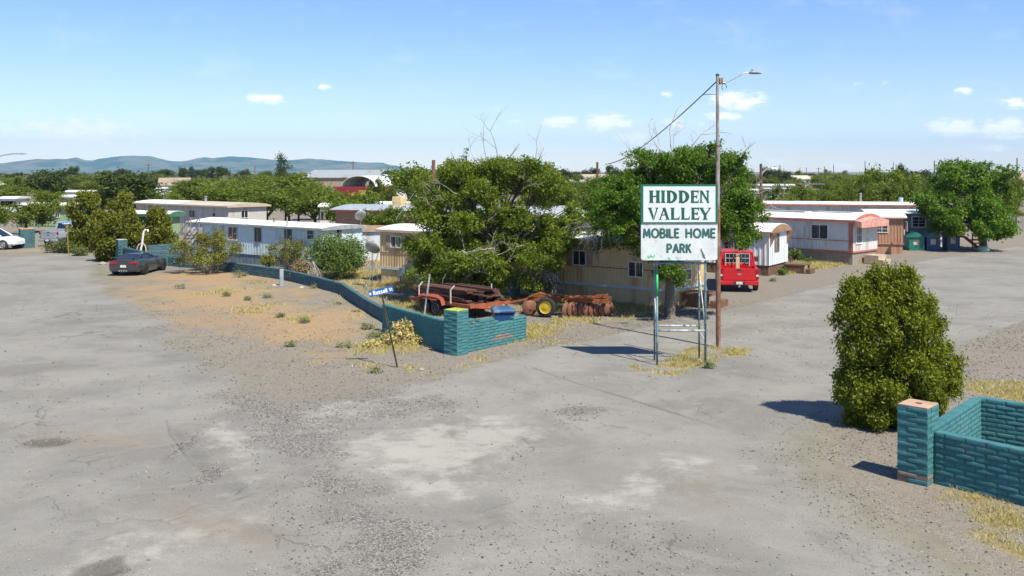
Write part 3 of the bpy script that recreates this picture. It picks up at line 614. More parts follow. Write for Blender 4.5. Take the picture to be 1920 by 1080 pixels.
def rrect(x0, x1, z0, z1, r): return [(x0 + r * (1 - math.cos(a)), z0 + r * (1 - math.sin(a))) for a in (0, .52, 1.05, 1.57)] + [(x1 - r * (1 - math.sin(a)), z0 + r * (1 - math.cos(a))) for a in (0, .52, 1.05, 1.57)] + [(x1 - r * (1 - math.cos(a)), z1 - r * (1 - math.sin(a))) for a in (0, .52, 1.05, 1.57)] + [(x0 + r * (1 - math.sin(a)), z1 - r * (1 - math.cos(a))) for a in (0, .52, 1.05, 1.57)]
mb.prism(rrect(U(968), U(1538), Vz(912), Vz(631), .08), y0, y0 + .05)
low = mb.build('lower_panel', M_SIGNW2, rt)
mb = MB(); stroke_text(mb, 'MOBILE', U(988), U(1252), Vz(742), 62 * kx, .037, y0, .2); mb.build('lettering', M_LETF, low); mb = MB(); stroke_text(mb, 'HOME', U(1305), U(1523), Vz(742), 62 * kx, .037, y0, .2); mb.build('lettering', M_LETF, low); mb = MB(); stroke_text(mb, 'PARK', U(1164), U(1342), Vz(854), 60 * kx, .037, y0, .2, gap=.24); mb.build('lettering', M_LETF, low)
for zx, zy, a in ((1030, 890, 60), (1040, 880, 95), (1050, 886, 120), (1066, 880, 75), (1172, 898, 85), (1182, 902, 110), (1020, 884, 80)):
    mb = MB(); l = .085; mb.tube([(U(zx) - math.cos(R(a)) * l / 2, y0, Vz(zy) - math.sin(R(a)) * l / 2), (U(zx) + math.cos(R(a)) * l / 2, y0, Vz(zy) + math.sin(R(a)) * l / 2)], [.022, .012], 6, flat=.12); mb.build('paint_mark', M_GREENB, low)
mb = MB()
for zx, zy, r in ((1240, 640, .016), (1236, 646, .012), (1248, 643, .01), (1100, 650, .008), (1480, 865, .01), (1200, 700, .006), (1390, 890, .012), (1310, 905, .016), (1440, 830, .006), (1010, 650, .007)):
    mb = MB(); mb.cyl((U(zx), y0 + .002, Vz(zy)), (U(zx), y0 - .003, Vz(zy)), r, r * .8, 6); mb.build('bullet_hole', mat('dark_hole', (.04, .04, .04), .8), low)

mb = MB(); mb.box(U(965), U(1538), y0 - .03, y0 + .06, Vz(636), Vz(345))
up = mb.build('upper_panel', M_SIGNG, rt)
mb = MB(); mb.box(U(984), U(1521), y0 - .034, y0 - .02, Vz(627), Vz(361)); mb.build('face', M_SIGNW, up)
mb = MB(); YL = y0 - .034
for ch, a, b_ in (('H', 1026, 1108), ('I', 1114, 1148), ('D', 1156, 1238), ('D', 1246, 1328), ('E', 1337, 1396), ('N', 1400, 1478)): serif_letter(mb, ch, U(a), (b_ - a) * kx, Vz(484), 93 * kx, YL)
mb.build('lettering', M_LETD, up); mb = MB()
for ch, a, b_ in (('V', 1018, 1096), ('A', 1100, 1180), ('L', 1187, 1255), ('L', 1264, 1331), ('E', 1341, 1400), ('Y', 1402, 1486)): serif_letter(mb, ch, U(a), (b_ - a) * kx, Vz(609), 90 * kx, YL)
mb.build('lettering', M_LETD, up)

# ---------------------------------------------------------------- lamp pole and its cable
M_RUST = mat('rusty_steel', (.17, .085, .05), .8, var=.35, scale=4, dirt=(.30, .22, .17), dirt_amt=.35, dirt_scale=5, streak=True)
M_PEEL = mat('peeling_grey_pole', (.30, .27, .26), .7, var=.2, scale=3, dirt=(.13, .07, .045), dirt_amt=.45, dirt_scale=4, streak=True)
M_BLACK = mat('black_rubber', (.02, .02, .02), .7); M_GALV = mat('galvanised', (.38, .39, .40), .45, .6, var=.15)
lx, ly = G(1347, 652)
rt = thing('street_lamp', 'tall rusty steel lamp pole with a small arm beside the park sign', 'street lamp', (lx, ly))
ZP = ZA(ly, 142); zc = ZA(ly, 395)
mb = MB(); mb.tube([(0, 0, -.1), (-.01, 0, 2.4), (-.02, 0, zc)], [.088, .085, .083], 14, 0); mb.tube([(-.02, 0, zc), (-.02, 0, zc + .05)], [.095, .095], 14, 0); mb.tube([(-.02, 0, zc + .05), (-.025, 0, ZA(ly, 275))], [.076, .073], 14, 1); mb.tube([(-.025, 0, ZA(ly, 275)), (-.025, 0, ZA(ly, 272))], [.085, .085], 14, 0); mb.tube([(-.025, 0, ZA(ly, 272)), (-.03, 0, ZP)], [.060, .055], 12, 1)
mb.tube([(-.02, 0, 3.9), (-.02, 0, 4.0)], [.09, .09], 14, 0); mb.build('pole', [M_RUST, M_PEEL], rt, smooth=False)
mb = MB(); mb.tube([(0, 0, ZA(ly, 156)), (.25, 0, ZA(ly, 155)), (.6, 0, ZA(ly, 146)), (.85, 0, ZA(ly, 138)), (1.12, 0, ZA(ly, 135))], .022, 8); mb.build('arm', M_GALV, rt)
mb = MB(); zl = ZA(ly, 136); mb.loft([[(1.08 + x, w * math.cos(a), zl + zc_ + hh * math.sin(a)) for a in np.linspace(0, 2 * math.pi, 10, endpoint=False)] for x, w, hh, zc_ in ((0, .05, .05, 0), (.1, .10, .06, 0), (.28, .13, .05, -.01), (.42, .08, .02, -.03))])
mb.cyl((1.2, 0, zl + .05), (1.2, 0, zl + .11), .045, n=10); mb.build('lamp_head', mat('lamp_grey', (.25, .26, .27), .5), rt)
mb = MB(); mb.box(.03, .15, -.07, .07, ZA(ly, 158), ZA(ly, 146)); mb.cyl((-.03, 0, ZP), (-.03, 0, ZP + .07), .07, .05, 10, 1); mb.build('bracket', [M_RUST, M_BLACK], rt)
mb = MB(); mb.tube([(.2 + .13 * math.cos(a) * .6, 0, ZA(ly, 163) + .12 * math.sin(a)) for a in np.linspace(-.5, 4.2, 12)], .012, 5); mb.build('cable_loop', M_BLACK, rt)
mb = MB(); A = Vector((lx - .05, ly, ZA(ly, 152))); B = Vector((10.0, 103., 7.0)); pts = []
for i in range(25):
    t = i / 24; p = A.lerp(B, t); p.z -= 1.1 * 4 * t * (1 - t) * .6; pts.append(p)
mb.tube([tuple(p) for p in pts], [.022 + .02 * i / 24 for i in range(25)], 5); mb.tube([tuple(A + Vector((-.02, 0, -.02))), tuple(pts[1] + Vector((.3, -1, -.1))), tuple(pts[1] * .9 + pts[2] * .1)], .012, 5)
setp(mb.build('overhead_cable', M_BLACK), 'single black power cable sloping down left from the lamp pole top', 'cable')

# ---------------------------------------------------------------- street name sign
M_BLUE = mat('sign_blue', (.012, .10, .36), .4, var=.08); M_WHITE = mat('white_letter', (.8, .82, .84), .5, var=.03); M_POSTG = mat('weathered_green_post', (.10, .095, .05), .7, .2, var=.3, dirt=(.2, .13, .07))
def name_sign(loc, h, lean, label, wd, hd, rz, text=True, post=M_POSTG, blank=False):
    rt = thing('street_name_sign', label, 'street sign', loc, rz)
    T = Matrix.Rotation(lean, 4, 'Y')
    mb = MB(); mb.M = T
    for dx in (-.022, .022): mb.box(dx - .006, dx + .006, -.02, .02, -.2, h)
    mb.box(-.016, .016, .012, .018, -.2, h); mb.build('post', post, rt)
    mb = MB(); mb.M = T; mb.prism(rrect(-wd / 2, wd / 2, h, h + hd, .03), -.008, .008); pl = mb.build('name_plate', M_BLUE, rt)
    mb = MB(); mb.M = T
    w = wd / 2
    if text:
        stroke_text(mb, 'N', -w * .93, -w * .82, h + hd * .30, hd * .34, .010, -.008, .2); mb.build('lettering', M_WHITE, pl); mb = MB(); mb.M = T; stroke_text(mb, 'Russell', -w * .62, w * .48, h + hd * .2, hd * .58, .014, -.008, .15, gap=.30); mb.build('lettering', M_WHITE, pl); mb = MB(); mb.M = T; stroke_text(mb, 'St', w * .66, w * .90, h + hd * .30, hd * .42, .010, -.008, .2)
    mb.build('lettering', M_WHITE, pl)
    return rt
sx, sy = G(745, 689)
name_sign((sx, sy), 2.36, R(-12), 'leaning blue street name sign on a thin post by the yellow capped pillar', .80, .205, 0)
sx, sy = G(118, 479)
name_sign((sx, 72), 2.25, R(-3), 'small blue street name sign before the conical bushes and silver pickup', .72, .2, 0, post=mat('yellow_post', (.35, .25, .06), .7))
# ---------------------------------------------------------------- mobile homes
M_GLASS = glass_mat('window_glass'); M_ALU = mat('white_window_frame', (.62, .63, .62), .5, var=.08); M_DKFR = mat('dark_window_frame', (.10, .07, .06), .6)
M_ROOFW = mat('white_coated_roof', (.66, .65, .62), .75, var=.1, scale=1.2, dirt=(.42, .38, .33), dirt_amt=.3, dirt_scale=.8, bump=.2, bscale=6)
M_ROOFT = mat('tan_roof', (.44, .39, .32), .8, var=.12, scale=1.2, dirt=(.33, .29, .24), dirt_amt=.3, bump=.2, bscale=6)
class Home: pass
def home(label, corner, d, L, Wd, zt, wallm, roofm, skm, trimm, skirt=.62, rib=.16, ribd=.018, rise=.22, over=.12, band=None, name='mobile_home', group=None, fascia=.13, cat='mobile home', sides='fr', skr=.2):
    """corner: the near right-hand bottom corner on the ground, d: unit direction of the long side towards it"""
    h = Home(); d = Vector(d).normalized(); O = Vector(corner) - d * L
    h.O, h.d, h.n, h.L, h.W = O, d, Vector((-d.y, d.x)), L, Wd
    h.rt = thing(name, label, cat, (O.x, O.y), math.atan2(d.y, d.x), group)
    mb = MB(); zb = skirt; zr = zt - fascia * .6
    def ribs(L_):
        out = []; u = 0.; k = 0
        while u < L_ - 1e-3:
            e = min(u + rib * .62, L_); out += [(u, 0), (e, 0)]
            if e < L_: out += [(min(e + rib * .07, L_), ribd), (min(u + rib * .93, L_), ribd)]
            u += rib
        out.append((L_, 0)); return out
    for side in ('f', 'r', 'l', 'b'):
        L_ = L if side in 'fb' else Wd
        pr = ribs(L_) if side in sides else [(0, 0), (L_, 0)]
        tr = {'f': lambda u, o: (u, -o), 'r': lambda u, o: (L + o, u), 'b': lambda u, o: (u, Wd + o), 'l': lambda u, o: (-o, u)}[side]
        V = []; Fs = []
        for u, o in pr: V += [(*tr(u, o), zb), (*tr(u, o), zr)]
        for i in range(len(pr) - 1): Fs.append((2 * i, 2 * i + 2, 2 * i + 3, 2 * i + 1))
        mb.add(V, Fs)
    mb.add([(0, 0, zb), (L, 0, zb), (L, Wd, zb), (0, Wd, zb)], [(0, 1, 2, 3)])
    h.wall = mb.build('wall', wallm, h.rt)
    mb = MB(); i = .05
    n = int(L / skr); V = []; Fs = []
    for k in range(n + 1):
        u = i + (L - 2 * i) * k / n; o = .012 * (k % 2); V += [(u, i - o, -.05), (u, i - o, zb)]
    for k in range(n): Fs.append((2 * k, 2 * k + 2, 2 * k + 3, 2 * k + 1))
    mb.add(V, Fs)
    n = int(Wd / skr); V = []; Fs = []
    for k in range(n + 1):
        u = i + (Wd - 2 * i) * k / n; o = .012 * (k % 2); V += [(L - i + o, u, -.05), (L - i + o, u, zb)]
    for k in range(n): Fs.append((2 * k, 2 * k + 2, 2 * k + 3, 2 * k + 1))
    mb.add(V, Fs); mb.add([(i, i, -.05), (i, Wd - i, -.05), (i, Wd - i, zb), (i, i, zb)], [(0, 1, 2, 3)])
    mb.build('skirting', skm, h.rt)
    mb = MB(); rings = []
    for x in (-over, L + over):
        top = [(y, zt + rise * (1 - ((y - Wd / 2) / (Wd / 2 + over)) ** 2)) for y in np.linspace(-over, Wd + over, 9)]
        rings.append([(x, y, z) for y, z in top] + [(x, Wd + over, zt - fascia), (x, -over, zt - fascia)])
    for k, (ra, rb_) in enumerate(zip(rings[:-1], rings[1:])): mb.loft([ra, rb_])
    h.roof = mb.build('roof', roofm, h.rt)
    mb = MB()
    mb.box(-over - .012, L + over + .012, -over - .022, -over - .002, zt - fascia - .01, zt - .02); 
    ring = lambda x: [(x, y, zt + (rise - .03) * (1 - ((y - Wd / 2) / (Wd / 2 + over)) ** 2) - .01) for y in np.linspace(-over, Wd + over, 9)] + [(x, Wd + over, zt - fascia - .012), (x, -over, zt - fascia - .012)]
    mb.loft([ring(L + over + .003), ring(L + over + .02)])
    mb.build('fascia', trimm, h.rt)
    if band:
        mb = MB(); 
        for z, t_, m_ in band: mb.box(-.02, L + .03, -.045, -.02, z, z + t_); mb.box(L + .02, L + .045, -.02, Wd, z, z + t_)
        mb.build('trim', band[0][2], h.rt)
    return h
def onf(h, side, px, py):
    """where a sight line meets the long side (f) or the right end (r) of a home: distance along it and height"""
    n = -h.n if side == 'f' else h.d; P0 = h.O if side == 'f' else h.O + h.d * h.L; ax = h.d if side == 'f' else h.n
    a = (px - 960) / F; t = (P0.x * n.x + P0.y * n.y) / (a * n.x + n.y); p = Vector((a * t, t))
    return (p - P0).dot(ax), H - (py - Y0) / F * t
def fbox(mb, h, side, s0, s1, d0, d1, z0, z1, mi=0):
    if side == 'f': mb.box(s0, s1, -d1, -d0, z0, z1, mi)
    else: mb.box(h.L + d0, h.L + d1, s0, s1, z0, z1, mi)
def window(h, side, x0, y0, x1, y1, fm=None, gm_=None, mull=1, hmull=0, fr=.05, shut=None, rect=None):
    if rect: s0, s1, z0, z1 = rect
    else:
        s0, _ = onf(h, side, x0, (y0 + y1) / 2); s1, _ = onf(h, side, x1, (y0 + y1) / 2); _, z1 = onf(h, side, (x0 + x1) / 2, y0); _, z0 = onf(h, side, (x0 + x1) / 2, y1)
    mb = MB(); a, b_ = .012, .055
    fbox(mb, h, side, s0 - fr, s0, a, b_, z0 - fr, z1 + fr); fbox(mb, h, side, s1, s1 + fr, a, b_, z0 - fr, z1 + fr); fbox(mb, h, side, s0, s1, a, b_, z1, z1 + fr); fbox(mb, h, side, s0, s1, a, b_ + .02, z0 - fr, z0)
    for k in range(mull): m_ = s0 + (s1 - s0) * (k + 1) / (mull + 1); fbox(mb, h, side, m_ - .018, m_ + .018, a, b_ - .006, z0, z1)
    for k in range(hmull): m_ = z0 + (z1 - z0) * (k + 1) / (hmull + 1); fbox(mb, h, side, s0, s1, a, b_ - .012, m_ - .014, m_ + .014)
    w = mb.build('window', fm or M_ALU, h.rt)
    mb = MB(); fbox(mb, h, side, s0, s1, .010, .030, z0, z1); mb.build('pane', gm_ or M_GLASS, w)
    if shut:
        for q0, q1 in ((s0 - fr - .36, s0 - fr - .02), (s1 + fr + .02, s1 + fr + .36)):
            mb = MB(); fbox(mb, h, side, q0, q1, .02, .05, z0 - .06, z1 + .06)
            for k in range(9): zz = z0 + (z1 - z0) * k / 9; fbox(mb, h, side, q0 + .05, q1 - .05, .05, .058, zz + .02, zz + .08)
            mb.build('shutter', shut, h.rt)
    return w
def door(h, side, x0, x1, y0, y1, m, rect=None):
    if rect: s0, s1, z0, z1 = rect
    else:
        s0, _ = onf(h, side, x0, (y0 + y1) / 2); s1, _ = onf(h, side, x1, (y0 + y1) / 2); _, z1 = onf(h, side, (x0 + x1) / 2, y0); _, z0 = onf(h, side, (x0 + x1) / 2, y1)
    mb = MB(); fbox(mb, h, side, s0, s1, .012, .05, z0, z1); w = s1 - s0; hh = z1 - z0
    for r in range(3):
        for c_ in range(2): fbox(mb, h, side, s0 + w * (.12 + .42 * c_), s0 + w * (.46 + .42 * c_), .05, .062, z0 + hh * (.07 + .31 * r), z0 + hh * (.32 + .31 * r))
    dd = mb.build('door', m, h.rt)
    mb = MB(); fbox(mb, h, side, s1 - .12, s1 - .06, .05, .11, z0 + hh * .46, z0 + hh * .5); mb.build('handle', M_GALV, dd)
def pipe_vent(h, u, v, ht=.4, r=.06, m=None, cap=True):
    mb = MB(); zt = h.roof.data.vertices[4].co.z; mb.cyl((u, v, zt - .15), (u, v, zt + ht), r, r, 10)
    if cap: mb.cyl((u, v, zt + ht), (u, v, zt + ht + .08), r * 1.7, r * .6, 10)
    mb.build('roof_vent', m or M_GALV, h.rt)
sid = lambda n, c, **k: mat(n, c, .55, var=.06, scale=1.2, **{**dict(dirt=(c[0] * .72, c[1] * .64, c[2] * .56), dirt_amt=.34, dirt_scale=1.4, streak=True), **k})
M_BEIGE = sid('beige_siding', (.56, .41, .215)); M_TRIMW = mat('pale_blue_grey_trim', (.42, .48, .52), .5, var=.1, dirt=(.3, .27, .23), dirt_amt=.3)
M_BROWNT = mat('brown_trim', (.20, .10, .065), .7, var=.2); M_TANT = mat('tan_trim', (.42, .34, .26), .7, var=.1)
# beige home under the big trees
HB = home('long beige ribbed mobile home shaded by the two big trees', G(1256, 579), (.81, -.588), 18.0, 3.7, 2.98, M_BEIGE, M_ROOFW, M_BEIGE, M_TANT, skirt=.78, rib=.2, band=[(.76, .13, M_TRIMW)], over=.16)
mb = MB(); mb.box(-.02, HB.L + .02, -.04, -.02, 1.66, 1.70); mb.build('belt_trim', M_BROWNT, HB.rt)
M_SHUT = mat('brown_shutter', (.36, .25, .17), .7)
window(HB, 'f', 734, 444, 752, 463, shut=M_SHUT); window(HB, 'f', 1076, 471, 1098, 496, mull=1, shut=M_SHUT); window(HB, 'f', 880, 452, 905, 476); window(HB, 'f', 1180, 492, 1205, 518, mull=1)
door(HB, 'f', 1030, 1047, 476, 534, mat('pale_blue_door', (.42, .58, .64), .5, var=.05)); window(HB, 'r', 1276, 506, 1294, 524, mull=1)
sd, _ = onf(HB, 'f', 1038, 520)
rt = thing('porch_steps', 'grey steps with a thin black railing at the pale blue door', 'steps', tuple(HB.O + HB.d * sd - HB.n * .02), math.atan2(HB.d.y, HB.d.x))
mb = MB()
for k in range(4): mb.box(-.7, .7, -.9 - .28 * (3 - k) - .001 * k, -.05, .2 * k, .2 * (k + 1) - .002 * k)
mb.build('steps', mat('weathered_grey_wood', (.22, .19, .17), .85, var=.25), rt)
mb = MB()
for x in (-.68, .68):
    mb.tube([(x, -.1, 1.75), (x, -.9, 1.7), (x, -1.75, .95)], .02, 6)
    for k in range(8): y = -.15 - k * .2; mb.cyl((x, y, .1), (x, y, 1.72 if k < 4 else 1.72 - (k - 3.8) * .19), .012, n=5)
for k in range(9): mb.cyl((-.68 + k * .17, -.92, .8), (-.68 + k * .17, -.92, 1.7), .011, n=5)
mb.tube([(-.68, -.92, 1.7), (.2, -.92, 1.7)], .018, 6)
mb.build('railing', M_BLACK, rt)
rt = thing('porch_steps', 'small wooden landing steps at the sunny end of the beige home', 'steps', (*(HB.O + HB.d * (HB.L + .06) + HB.n * 1.7), 0), math.atan2(HB.d.y, HB.d.x))
mb = MB(); mb.box(0, 1.4, -.7, .7, .55, .64, 0); mb.box(1.4, 1.75, -.6, .6, .0, .34); mb.box(.05, 1.35, -.66, -.63, .05, .55)
for x, y in ((.08, -.62), (1.3, -.62), (.08, .62), (1.3, .62), (1.68, -.5), (1.68, .5)): mb.box(x - .05, x + .05, y - .05, y + .05, 0, .548 if x < 1.5 else .278)
mb.build('landing', mat('brown_stained_wood', (.17, .085, .05), .8, var=.3), rt)
rt = thing('gas_meter', 'grey utility meter on pipes by the skirting of the beige home', 'meter', (*(HB.O + HB.d * 2.0 - HB.n * .35), 0), math.atan2(HB.d.y, HB.d.x))
mb = MB(); mb.rbox(-.2, .2, -.12, .12, .45, .95, .05); mb.build('meter_box', mat('meter_grey', (.22, .28, .30), .5), rt); 
for q in ([(-.15, 0, 0), (-.15, 0, .45)], [(.15, 0, 0), (.15, 0, .45)], [(.15, .05, .9), (.15, .25, 1.3)]): mb = MB(); mb.tube(q, .03); mb.build('pipe', M_GALV, rt)

# pale blue home
M_PBLUE = sid('pale_blue_siding', (.52, .63, .66)); M_GREYSK = mat('blue_grey_skirting', (.13, .17, .20), .8, var=.2)
HW = home('pale blue single wide mobile home with white roof behind the low wall', (-11.85, 59.9), (.79, -.613), 12.6, 3.4, 2.68, M_PBLUE, M_ROOFW, M_GREYSK, mat('slate_grey_trim', (.26, .29, .31), .6), skirt=.66, rib=.3, ribd=.012, rise=.16, over=.2)  # fascia in one even blue grey
M_CURT = mat('curtain_pane', (.20, .10, .06), .4, var=.5, scale=2)
window(HW, 'f', 429, 426, 445, 449, gm_=M_CURT); window(HW, 'f', 479, 429, 489, 452, mull=0, hmull=1, fm=mat('dark_frame', (.07, .08, .09), .5)); window(HW, 'f', 577, 432, 589, 448, mull=0, hmull=1)
door(HW, 'f', 534, 547, 430, 472, mat('dark_screen_door', (.05, .055, .06), .5)); pipe_vent(HW, 6.4, 1.2, .25, .09, mat('rusty_vent', (.22, .15, .11), .7)); window(HW, 'r', 630, 428, 640, 446, mull=0, hmull=1)
mb = MB()
for k, (u, v) in enumerate([(.8, 1.), (2.6, .6), (4., 2.2), (5.4, 1.8), (7.3, .7), (8.7, 2.4), (10., 1.1), (11.6, 2.0)]): zz = HW.roof.data.vertices[0].co.z + .1; mb.cyl((u, v, zz - .02), (u, v, zz + .1), .24, .18, 12); mb.cyl((u, v, zz - .02), (u, v, zz + .1 + .001), .1, .1, 10)
def dish(loc, rz, h, r, label, tilt=.7, tripod=False, colr=(.30, .31, .31)):
    rt = thing('satellite_dish', label, 'satellite dish', loc, rz)
    mb = MB()
    if tripod:
        for a in (0, 2.1, 4.2): mb.tube([(.5 * math.cos(a), .5 * math.sin(a), 0), (0, 0, h * .75)], .02, 6)
    mb.tube([(0, 0, 0), (0, 0, h)], .025, 8); mb.build('mast', mat('dull_grey_pole', (.12, .12, .12), .7), rt)
    mb = MB(); mb.M = Matrix.Translation((0, -.06, h + .05)) @ Matrix.Rotation(-(math.pi / 2 - tilt), 4, 'X')
    rr = []
    for k in range(6): q = r * k / 5; rr.append([(q * math.cos(a) * 1.0 + 1e-4 * math.cos(a), q * 1.1 * math.sin(a) + 1e-4 * math.sin(a), .35 * q * q / r) for a in np.linspace(0, 2 * math.pi, 20, endpoint=False)])
    rr += [[(x, y, z - .015) for x, y, z in q] for q in reversed(rr)]
    mb.loft(rr, caps=False); mb.build('reflector', mat('dish_grey', colr, .45), rt, smooth=True)
    mb = MB(); mb.M = Matrix.Translation((0, -.06, h + .05)) @ Matrix.Rotation(-(math.pi / 2 - tilt), 4, 'X'); mb.tube([(0, -r, 0), (0, -r * .55, r * .8)], .015, 6); mb.rbox(-.06, .06, -r * .55 - .05, -r * .55 + .05, r * .78, r * .95, .02); mb.build('feed_arm', M_GALV, rt)
    return rt
dish((*(HW.O + HW.d * (HW.L + .06) + HW.n * 3.2), 2.5), R(25), .75, .38, 'grey satellite dish fixed to the end of the pale blue home')
dx, dy = G(690, 540)
dish((-7.5, 51.5), R(-20), 2.0, .42, 'old satellite dish on a ground mast between the pale blue and beige homes', tripod=True, colr=(.42, .38, .30))
rt = thing('leaning_pole', 'thin grey pole leaning over the lawn near the beige home corner', 'pole', (*G(682, 552), 0))
mb = MB(); mb.tube([(0, 0, -.1), (.45, 2.0, 1.9)], .028, 8); mb.build('pole', mat('dull_grey_pole', (.12, .12, .12), .7), rt)
rt = thing('leaning_pole', 'grey clothesline pole standing in front of the lumber trailer', 'pole', (*G(795, 590), 0))
mb = MB(); mb.tube([(0, 0, -.1), (.25, 0, 1.75)], .04, 8); mb.build('pole', mat('flaking_grey_pole', (.33, .35, .36), .6, var=.3, scale=8), rt)
# white shed between the homes
M_WHITES = sid('white_siding', (.62, .65, .68))
HS = home('small white garage with brown roof between the pale blue and beige homes', (-8.0, 66.0), (1, -.15), 4.2, 4, 2.2, M_WHITES, mat('brown_shingle', (.25, .17, .11), .85, var=.2), M_WHITES, M_TANT, skirt=.05, rib=4, name='garage', cat='garage', rise=.18)
# grey tan home behind
M_GREYT = sid('grey_tan_siding', (.44, .42, .38)); M_CREAM = sid('cream_siding', (.62, .57, .46))
HG = home('grey corrugated home with tan and white roof behind the pale blue home', (-25.7, 87), (.78, -.62), 15.5, 4.2, 3.1, M_GREYT, M_ROOFT, M_CREAM, M_TANT, skirt=.4, rib=.3, rise=.25, over=.3)
mb = MB(); W_ = 4.2 + .6
mb.loft([[(x, y, 3.1 + .25 * (1 - ((y - 2.1) / 2.4) ** 2) + dz) for y in np.linspace(-.29, 4.49, 9) for dz in (.012,)] for x in (-.29, 7.5)], closed=False, caps=False); mb.build('roof_patch', M_ROOFW, HG.rt)
window(HG, 'f', 355, 394, 366, 407); window(HG, 'f', 399, 399, 405, 406, mull=0); door(HG, 'f', 374, 382, 391, 410, mat('grey_blue_door', (.40, .45, .46), .6)); window(HG, 'f', 322, 393, 331, 397); window(HG, 'r', 452, 395, 464, 408); pipe_vent(HG, 9, 2, .45, .13)
rt = thing('shed', 'white tool shed with wooden stairs at the left end of the pale blue home', 'shed', (*G(366, 476), 0), -.5); rt.location = (XA(352, 71.), 71., 0)
mb = MB(); mb.box(0, 1.7, 0, 2.2, 0, 2.45); mb.build('wall', M_WHITES, rt); mb = MB(); mb.loft([[(x, -.1, 2.46 + .0), (x, -.1, 2.54), (x, 2.3, 2.75), (x, 2.3, 2.67)] for x in (-.1, 1.85)]); mb.build('roof', M_ROOFW, rt)
mb = MB()
for k in range(6): mb.box(-.1 + .24 * k, .15 + .24 * k, -1.0, -.2, .26 * k + .5, .26 * k + .56)
for y in (-1.02, -.2): mb.tube([(-.1, y, .5), (1.4, y, 2.0)], .05, 6); mb.tube([(-.1, y, 1.4), (1.4, y, 2.85)], .035, 6); mb.cyl((-.1, y, 0), (-.1, y, 1.4), .04, n=6); mb.cyl((1.4, y, 0), (1.4, y, 2.85), .04, n=6)
mb.build('stairs', mat('old_wood', (.26, .20, .15), .85), rt)
M_GREENW = sid('light_green_siding', (.24, .34, .19))
HGr = home('light green home with dark green eave left of the grey corrugated home', (XA(316, 74.), 74.), (.95, -.3), 6., 1.4, 2.95, M_GREENW, M_ROOFW, M_GREENW, mat('dark_green_trim', (.05, .17, .09), .5), skirt=.1, rib=.4, over=.3, fascia=.22)
HGl = home('light green home with white roof behind the left bushes', (XA(128, 106.), 106.), (.97, -.24), 6.0, 4, 2.5, M_GREENW, M_ROOFW, M_GREENW, mat('green_trim', (.10, .27, .13), .5), skirt=.2, rib=.4, over=.4)
window(HGl, 'f', 104, 400, 112, 407)
# pink-brown house with a carport, behind the middle tree
M_PINK = mat('salmon_stucco', (.33, .19, .135), .85, var=.12, bump=.2); M_METROOF = mat('corrugated_roof', (.50, .53, .53), .4, .4, var=.12, dirt=(.38, .36, .33), dirt_amt=.2)
HP = home('salmon house with low white roof and a carport behind the central tree', (XA(870, 72.), 76), (.93, -.37), 12, 6, 3.05, M_PINK, M_METROOF, M_PINK, mat('dark_red_trim', (.16, .05, .04), .6), skirt=.05, rib=4, rise=.35, over=.4, name='house', cat='house')
window(HP, 'f', 735, 395, 745, 405); mb = MB(); mb.rbox(4.2, 5.1, 2, 3, 3.3, 4.1, .05); mb.build('cooler', mat('tan_cooler', (.50, .37, .19), .7, var=.15), HP.rt)
mb = MB(); mb.box(6.2, 12.5, -3.2, -.45, 2.72, 2.80)
for x in (6.4, 9.3, 12.3): mb.box(x - .06, x + .06, -3.1, -2.98, 0, 2.72)
mb.build('carport', M_METROOF, HP.rt); mb = MB(); mb.box(6.3, 12.4, -.6, -.52, .0, 1.9); mb.build('screen_wall', mat('grey_panel', (.30, .31, .32), .7), HP.rt)
HR = home('brick red home with a ribbed grey roof between the two big trees', (XA(1095, 74.), 74.), (.9, .436), 8., 6, 2.9, M_PINK, M_METROOF, M_PINK, mat('dark_red_trim', (.16, .05, .04), .6), skirt=.05, rib=.4, rise=.6, over=.4, name='house', cat='house')
HM = home('white roofed home half hidden behind the beige home and central tree', (XA(1235, 66.), 62.), (.81, -.588), 9., 3.7, 2.9, M_WHITES, M_ROOFW, M_WHITES, M_BROWNT, skirt=.5, rib=.3)
# right-hand row
M_CORR = sid('pale_corrugated_siding', (.56, .56, .55)); M_RED = mat('salmon_red_trim', (.42, .13, .10), .6, var=.15)
M_CONC = mat('grey_brown_skirting', (.24, .20, .16), .85, var=.15)
HA = home('white corrugated home with salmon red trim facing the road', (22.65, 63.8), (.70, -.714), 12.5, 3.6, 3.0, M_CORR, M_ROOFW, M_CONC, M_RED, skirt=.82, rib=.2, ribd=.03, rise=.42, over=.25, band=[(.80, .10, M_RED)], fascia=.16)
window(HA, 'f', 1522, 422, 1552, 447); mb = MB(); mb.box(0, HA.L, -.05, -.03, 1.55, 1.6); mb.box(HA.L - .25, HA.L + .035, -.05, -.028, .9, 2.84); mb.build('corner_trim', M_RED, HA.rt)
window(HA, 'r', 1605, 426, 1615, 455, fm=M_ALU, hmull=1, mull=0, fr=.09)
mb = MB(); mb.box(3.5, 8.5, .9, 1.6, 3.35, 3.43); mb.box(8.9, 11.8, 1.2, 2.3, 3.36, 3.435); mb.build('roof_patch', mat('grey_roof_patch', (.36, .36, .35), .8), HA.rt)
mb = MB(); mb.loft([[(HA.L + .3, -.3, 2.55), (HA.L + .3, 3.8, 2.55), (HA.L + .3, 3.8, 2.98), (HA.L + .3, 1.8, 3.2), (HA.L + .3, -.3, 2.98)], [(HA.L + .75, -.3, 2.5), (HA.L + .75, 3.8, 2.5), (HA.L + .75, 3.8, 2.9), (HA.L + .75, 1.8, 3.1), (HA.L + .75, -.3, 2.9)]]); mb.build('visor', mat('pink_louvre', (.52, .26, .21), .6, var=.15), HA.rt)
rt = thing('porch_steps', 'low wooden steps at the end of the white and salmon home', 'steps', (*(HA.O + HA.d * (HA.L + .1) + HA.n * 2.0), 0), math.atan2(HA.d.y, HA.d.x))
